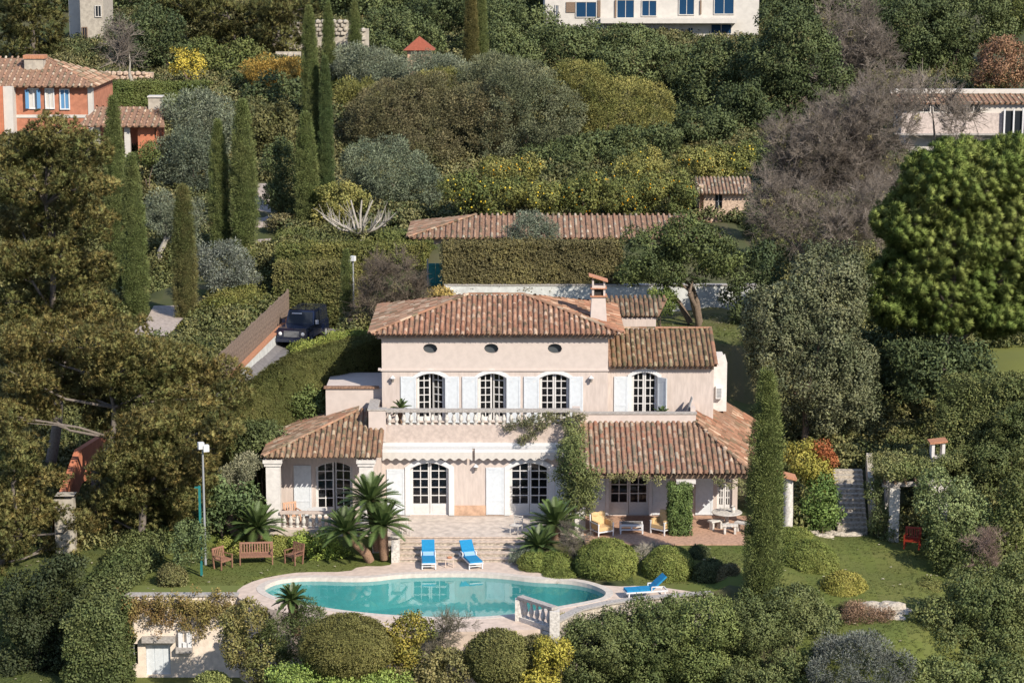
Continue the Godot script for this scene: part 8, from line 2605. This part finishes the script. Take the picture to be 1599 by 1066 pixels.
	plant("pine_tree", "tall old pine with yellowish needles at the left edge, the highest", "pine", "old pines on the left", "pine", Vector3(-23.50, 0.96, -4.00), [[-0.57, 16.63, 0.54, 1.44, 0.94, 1.37], [1.28, 17.37, 1.06, 1.56, 0.87, 1.48], [2.85, 16.61, 1.30, 1.31, 0.87, 1.24], [-0.65, 15.13, 1.95, 1.49, 0.93, 1.41], [0.89, 15.43, 1.06, 1.56, 0.94, 1.48], [2.67, 14.90, 1.86, 1.36, 0.87, 1.30], [-1.44, 12.71, -2.07, 1.61, 1.03, 1.53], [0.89, 13.29, -0.15, 1.58, 0.95, 1.50], [3.00, 13.10, 1.95, 1.31, 0.87, 1.24], [-0.77, 11.01, 0.66, 1.58, 1.01, 1.50], [1.35, 11.50, 1.76, 1.44, 0.94, 1.36], [2.57, 10.32, -1.70, 1.29, 0.90, 1.22], [-1.34, 8.96, -0.14, 1.47, 0.96, 1.39], [0.22, 8.95, -1.12, 1.61, 0.96, 1.53], [2.38, 8.69, 0.19, 1.53, 0.95, 1.45], [-0.01, 7.91, 0.33, 1.59, 0.76, 1.51], [2.39, 7.13, -2.14, 1.17, 0.78, 1.11]], Color(0.088, 0.104, 0.032), Color(0.160, 0.140, 0.046), {"size": 0.29, "thick": 1.6, "fuzz": 0.6, "trunk": 0.26, "bumps": 8})
	plant("pine_tree", "middle old pine whose limbs spread towards the drive", "pine", "old pines on the left", "pine", Vector3(-20.44, -0.28, 1.00), [[-3.30, 8.69, -1.13, 1.54, 0.86, 1.47], [-1.39, 9.20, -0.88, 1.69, 0.86, 1.61], [0.91, 9.07, 1.67, 1.65, 0.90, 1.57], [-2.59, 7.50, 1.06, 1.52, 0.61, 1.44], [1.92, 9.12, -1.36, 1.05, 0.80, 1.00], [1.99, 7.90, 1.19, 1.57, 0.85, 1.49], [-0.35, 6.48, -1.44, 1.43, 0.68, 1.36], [3.21, 6.76, 0.47, 1.59, 0.85, 1.51], [4.93, 6.72, -1.49, 1.61, 0.87, 1.53], [6.27, 7.19, -1.99, 1.25, 0.81, 1.18], [7.21, 6.66, 1.49, 1.09, 0.79, 1.03], [4.23, 8.05, -1.16, 1.42, 0.80, 1.35], [0.90, 5.27, -1.14, 1.43, 0.62, 1.36], [-3.07, 5.89, 1.93, 1.21, 0.72, 1.15], [3.57, 8.42, 1.49, 1.21, 0.78, 1.15], [-1.13, 7.64, -0.84, 1.23, 0.62, 1.17], [5.97, 6.18, 1.85, 1.33, 0.72, 1.26], [-2.23, 5.81, 0.16, 1.10, 0.55, 1.05]], Color(0.088, 0.104, 0.032), Color(0.160, 0.140, 0.046), {"size": 0.29, "thick": 1.6, "fuzz": 0.6, "trunk": 0.24, "bumps": 8})
	plant("pine_tree", "lower old pine spreading over the hedge left of the lawn", "pine", "old pines on the left", "pine", Vector3(-17.57, -0.80, 4.50), [[0.73, 6.53, 0.57, 1.60, 0.74, 1.52], [2.35, 6.40, -0.94, 1.38, 0.75, 1.31], [4.24, 6.54, 1.41, 1.00, 0.70, 0.95], [1.52, 5.02, 0.61, 1.72, 0.83, 1.63], [3.34, 5.53, 1.49, 1.12, 0.82, 1.06], [-0.68, 4.87, 1.26, 1.30, 0.65, 1.23], [-0.47, 2.92, -0.64, 1.87, 0.84, 1.77], [1.32, 3.22, -0.44, 1.56, 0.84, 1.48], [-2.08, 1.88, -1.07, 1.39, 0.67, 1.32], [2.74, 3.67, -1.13, 0.91, 0.72, 0.86], [0.47, 1.63, -1.39, 1.40, 0.73, 1.33], [2.24, 2.61, -0.64, 0.90, 0.72, 0.86], [-0.22, 5.62, 0.33, 1.48, 0.59, 1.41], [-0.14, 3.61, -1.59, 1.52, 0.67, 1.44]], Color(0.088, 0.104, 0.032), Color(0.160, 0.140, 0.046), {"size": 0.29, "thick": 1.6, "fuzz": 0.6, "trunk": 0.22, "bumps": 8})
	plant("pine_tree", "lowest pine boughs at the left edge above the orange wall", "pine", "old pines on the left", "pine", Vector3(-24.55, -3.11, 6.50), [[2.01, 7.97, 0.43, 1.16, 0.70, 1.11], [1.55, 6.11, -0.39, 1.24, 0.82, 1.17], [2.49, 4.88, -0.46, 1.00, 0.71, 0.95], [1.77, 3.85, 0.76, 1.05, 0.76, 1.00], [1.08, 2.09, -0.05, 0.77, 0.89, 0.73], [3.09, 6.55, -0.44, 0.88, 0.47, 0.84], [0.88, 0.71, -0.05, 0.65, 0.71, 0.62], [0.86, 4.53, 0.49, 1.17, 1.17, 1.11], [3.03, 4.96, -1.06, 0.89, 0.47, 0.85], [4.86, 4.95, 1.14, 0.64, 0.41, 0.61], [3.57, 3.16, -1.15, 0.77, 0.36, 0.74]], Color(0.088, 0.104, 0.032), Color(0.160, 0.140, 0.046), {"size": 0.29, "thick": 1.6, "fuzz": 0.6, "trunk": 0.2, "bumps": 8})
	creeper("climbing_ivy", "ivy climbing the corner pier between the doors and the right porch", [[Vector3(3.13, 0.83, 2.50), Vector3(3.21, 2.11, 2.60), Vector3(3.04, 3.43, 2.90), Vector3(2.85, 4.20, 2.20)], [Vector3(3.42, 1.51, 2.70), Vector3(3.72, 2.16, 2.80), Vector3(3.49, 2.92, 3.10)], [Vector3(2.76, 1.12, 2.40), Vector3(2.61, 2.59, 2.00), Vector3(2.72, 3.65, 1.20), Vector3(3.01, 4.60, 0.50)]], 0.55, 0.24, Color(0.055, 0.075, 0.022), Color(0.100, 0.115, 0.038), 4.2, 0.2)
	creeper("climbing_ivy", "ivy garland hanging along the right end of the balustrade", [[Vector3(3.26, 5.09, 0.30), Vector3(2.49, 4.85, 0.20), Vector3(1.56, 5.00, 0.20), Vector3(0.63, 4.69, 0.20), Vector3(-0.36, 4.43, 0.20)], [Vector3(3.26, 5.09, 0.30), Vector3(3.27, 4.08, 0.30)], [Vector3(1.56, 4.86, 0.25), Vector3(0.94, 4.06, 0.25), Vector3(0.39, 3.81, 0.25)]], 0.24, 0.2, Color(0.060, 0.065, 0.032), Color(0.100, 0.100, 0.045), 2.2, 0.1)
	creeper("climbing_ivy", "thin vine along the eave of the right porch", [[Vector3(3.80, 2.79, 3.05), Vector3(4.86, 2.69, 3.05), Vector3(6.07, 2.72, 3.05), Vector3(7.28, 2.60, 3.05)], [Vector3(9.56, 2.48, 3.05), Vector3(10.62, 2.38, 3.05), Vector3(11.08, 1.76, 3.05)]], 0.2, 0.2, Color(0.090, 0.100, 0.040), Color(0.160, 0.150, 0.060), 1.1, 0.1)
	hedge("ivy_pillar", "square pillar wrapped in bright green ivy before the right porch", "", [Vector3(7.49, 2.36, 3.20), Vector3(8.40, 2.36, 3.20)], 2.35, 0.95, Color(0.050, 0.085, 0.020), Color(0.085, 0.125, 0.034), {"size": 0.2, "leaf": "broad", "round": 0.15, "category": "climbing plant"})
	creeper("virginia_creeper", "russet and green creeper hanging over the pool house wall", [[Vector3(-17.09, -0.90, 11.10), Vector3(-15.82, -1.11, 11.10), Vector3(-14.41, -1.20, 11.10), Vector3(-12.99, -0.96, 11.10), Vector3(-12.09, -1.26, 11.10)], [Vector3(-16.95, -1.11, 11.10), Vector3(-16.98, -2.14, 11.10)], [Vector3(-15.83, -1.26, 11.10), Vector3(-15.56, -1.99, 11.10)], [Vector3(-14.41, -1.11, 11.10), Vector3(-14.16, -2.29, 11.10)], [Vector3(-13.28, -1.26, 11.10), Vector3(-13.58, -1.99, 11.10)], [Vector3(-12.42, -1.08, 11.20), Vector3(-11.86, -2.34, 11.40)]], 0.55, 0.24, Color(0.100, 0.060, 0.022), Color(0.130, 0.110, 0.030), 2.2, 0.2)
	creeper("virginia_creeper", "green creeper trailing beside the pool balustrade", [[Vector3(1.87, -0.23, 14.40), Vector3(2.07, -1.23, 14.40)], [Vector3(2.21, -0.64, 14.00), Vector3(2.49, -1.50, 14.00)]], 0.3, 0.2, Color(0.090, 0.070, 0.030), Color(0.120, 0.110, 0.040), 1.2, 0.2)
	cycad("tallest sago palm of the clump left of the terrace, fronds over the window", Vector3(-6.27, -0.23, 4.90), Vector3(-0.35, 2.20, -0.20), 1.75, 44)
	cycad("sago palm with a leaning bare trunk in the clump left of the steps", Vector3(-6.60, -0.61, 5.40), Vector3(-1.10, 1.35, 0.30), 1.55, 40)
	cycad("sago palm at the right of the clump, beside the steps' pier", Vector3(-5.96, -0.55, 5.20), Vector3(-0.05, 1.55, 0.30), 1.6, 42)
	cycad("sago palm before the left porch column", Vector3(-12.03, -0.07, 3.60), Vector3(0.00, 0.45, 0.00), 1.6, 42)
	cycad("sago palm at the right end of the terrace under the ivy", Vector3(2.07, -0.11, 3.90), Vector3(0.00, 0.70, 0.00), 1.7, 42)
	cycad("low sago palm right of the garden steps", Vector3(1.26, -0.43, 5.60), Vector3(0.00, 0.45, 0.00), 1.35, 36)
	cycad("spiky yucca head below the left end of the pool", Vector3(-9.12, -0.84, 15.60), Vector3(-0.15, 1.35, 0.00), 0.95, 36)
	plant("mixed_shrub", "dark green pointed-leaf shrub round the yucca below the pool", "shrub", "", "shrub", Vector3(-9.02, -4.50, 15.80), [[0.13, 3.58, -0.00, 0.97, 1.24, 0.92], [-0.68, 3.30, -0.00, 0.81, 1.22, 0.77], [0.55, 4.43, -0.00, 0.54, 0.65, 0.51]], Color(0.040, 0.060, 0.020), Color(0.080, 0.100, 0.030), {"size": 0.3, "leaf": "fine"})
	cycad("small potted sago palm on the balcony", Vector3(-5.42, 4.23, -0.70), Vector3(0.00, 0.95, 0.00), 0.68, 16)
	cycad("yellowed spiky plant on the wing balcony", Vector3(7.36, 4.13, -1.70), Vector3(0.00, 0.50, 0.00), 0.65, 14)
	pollard()
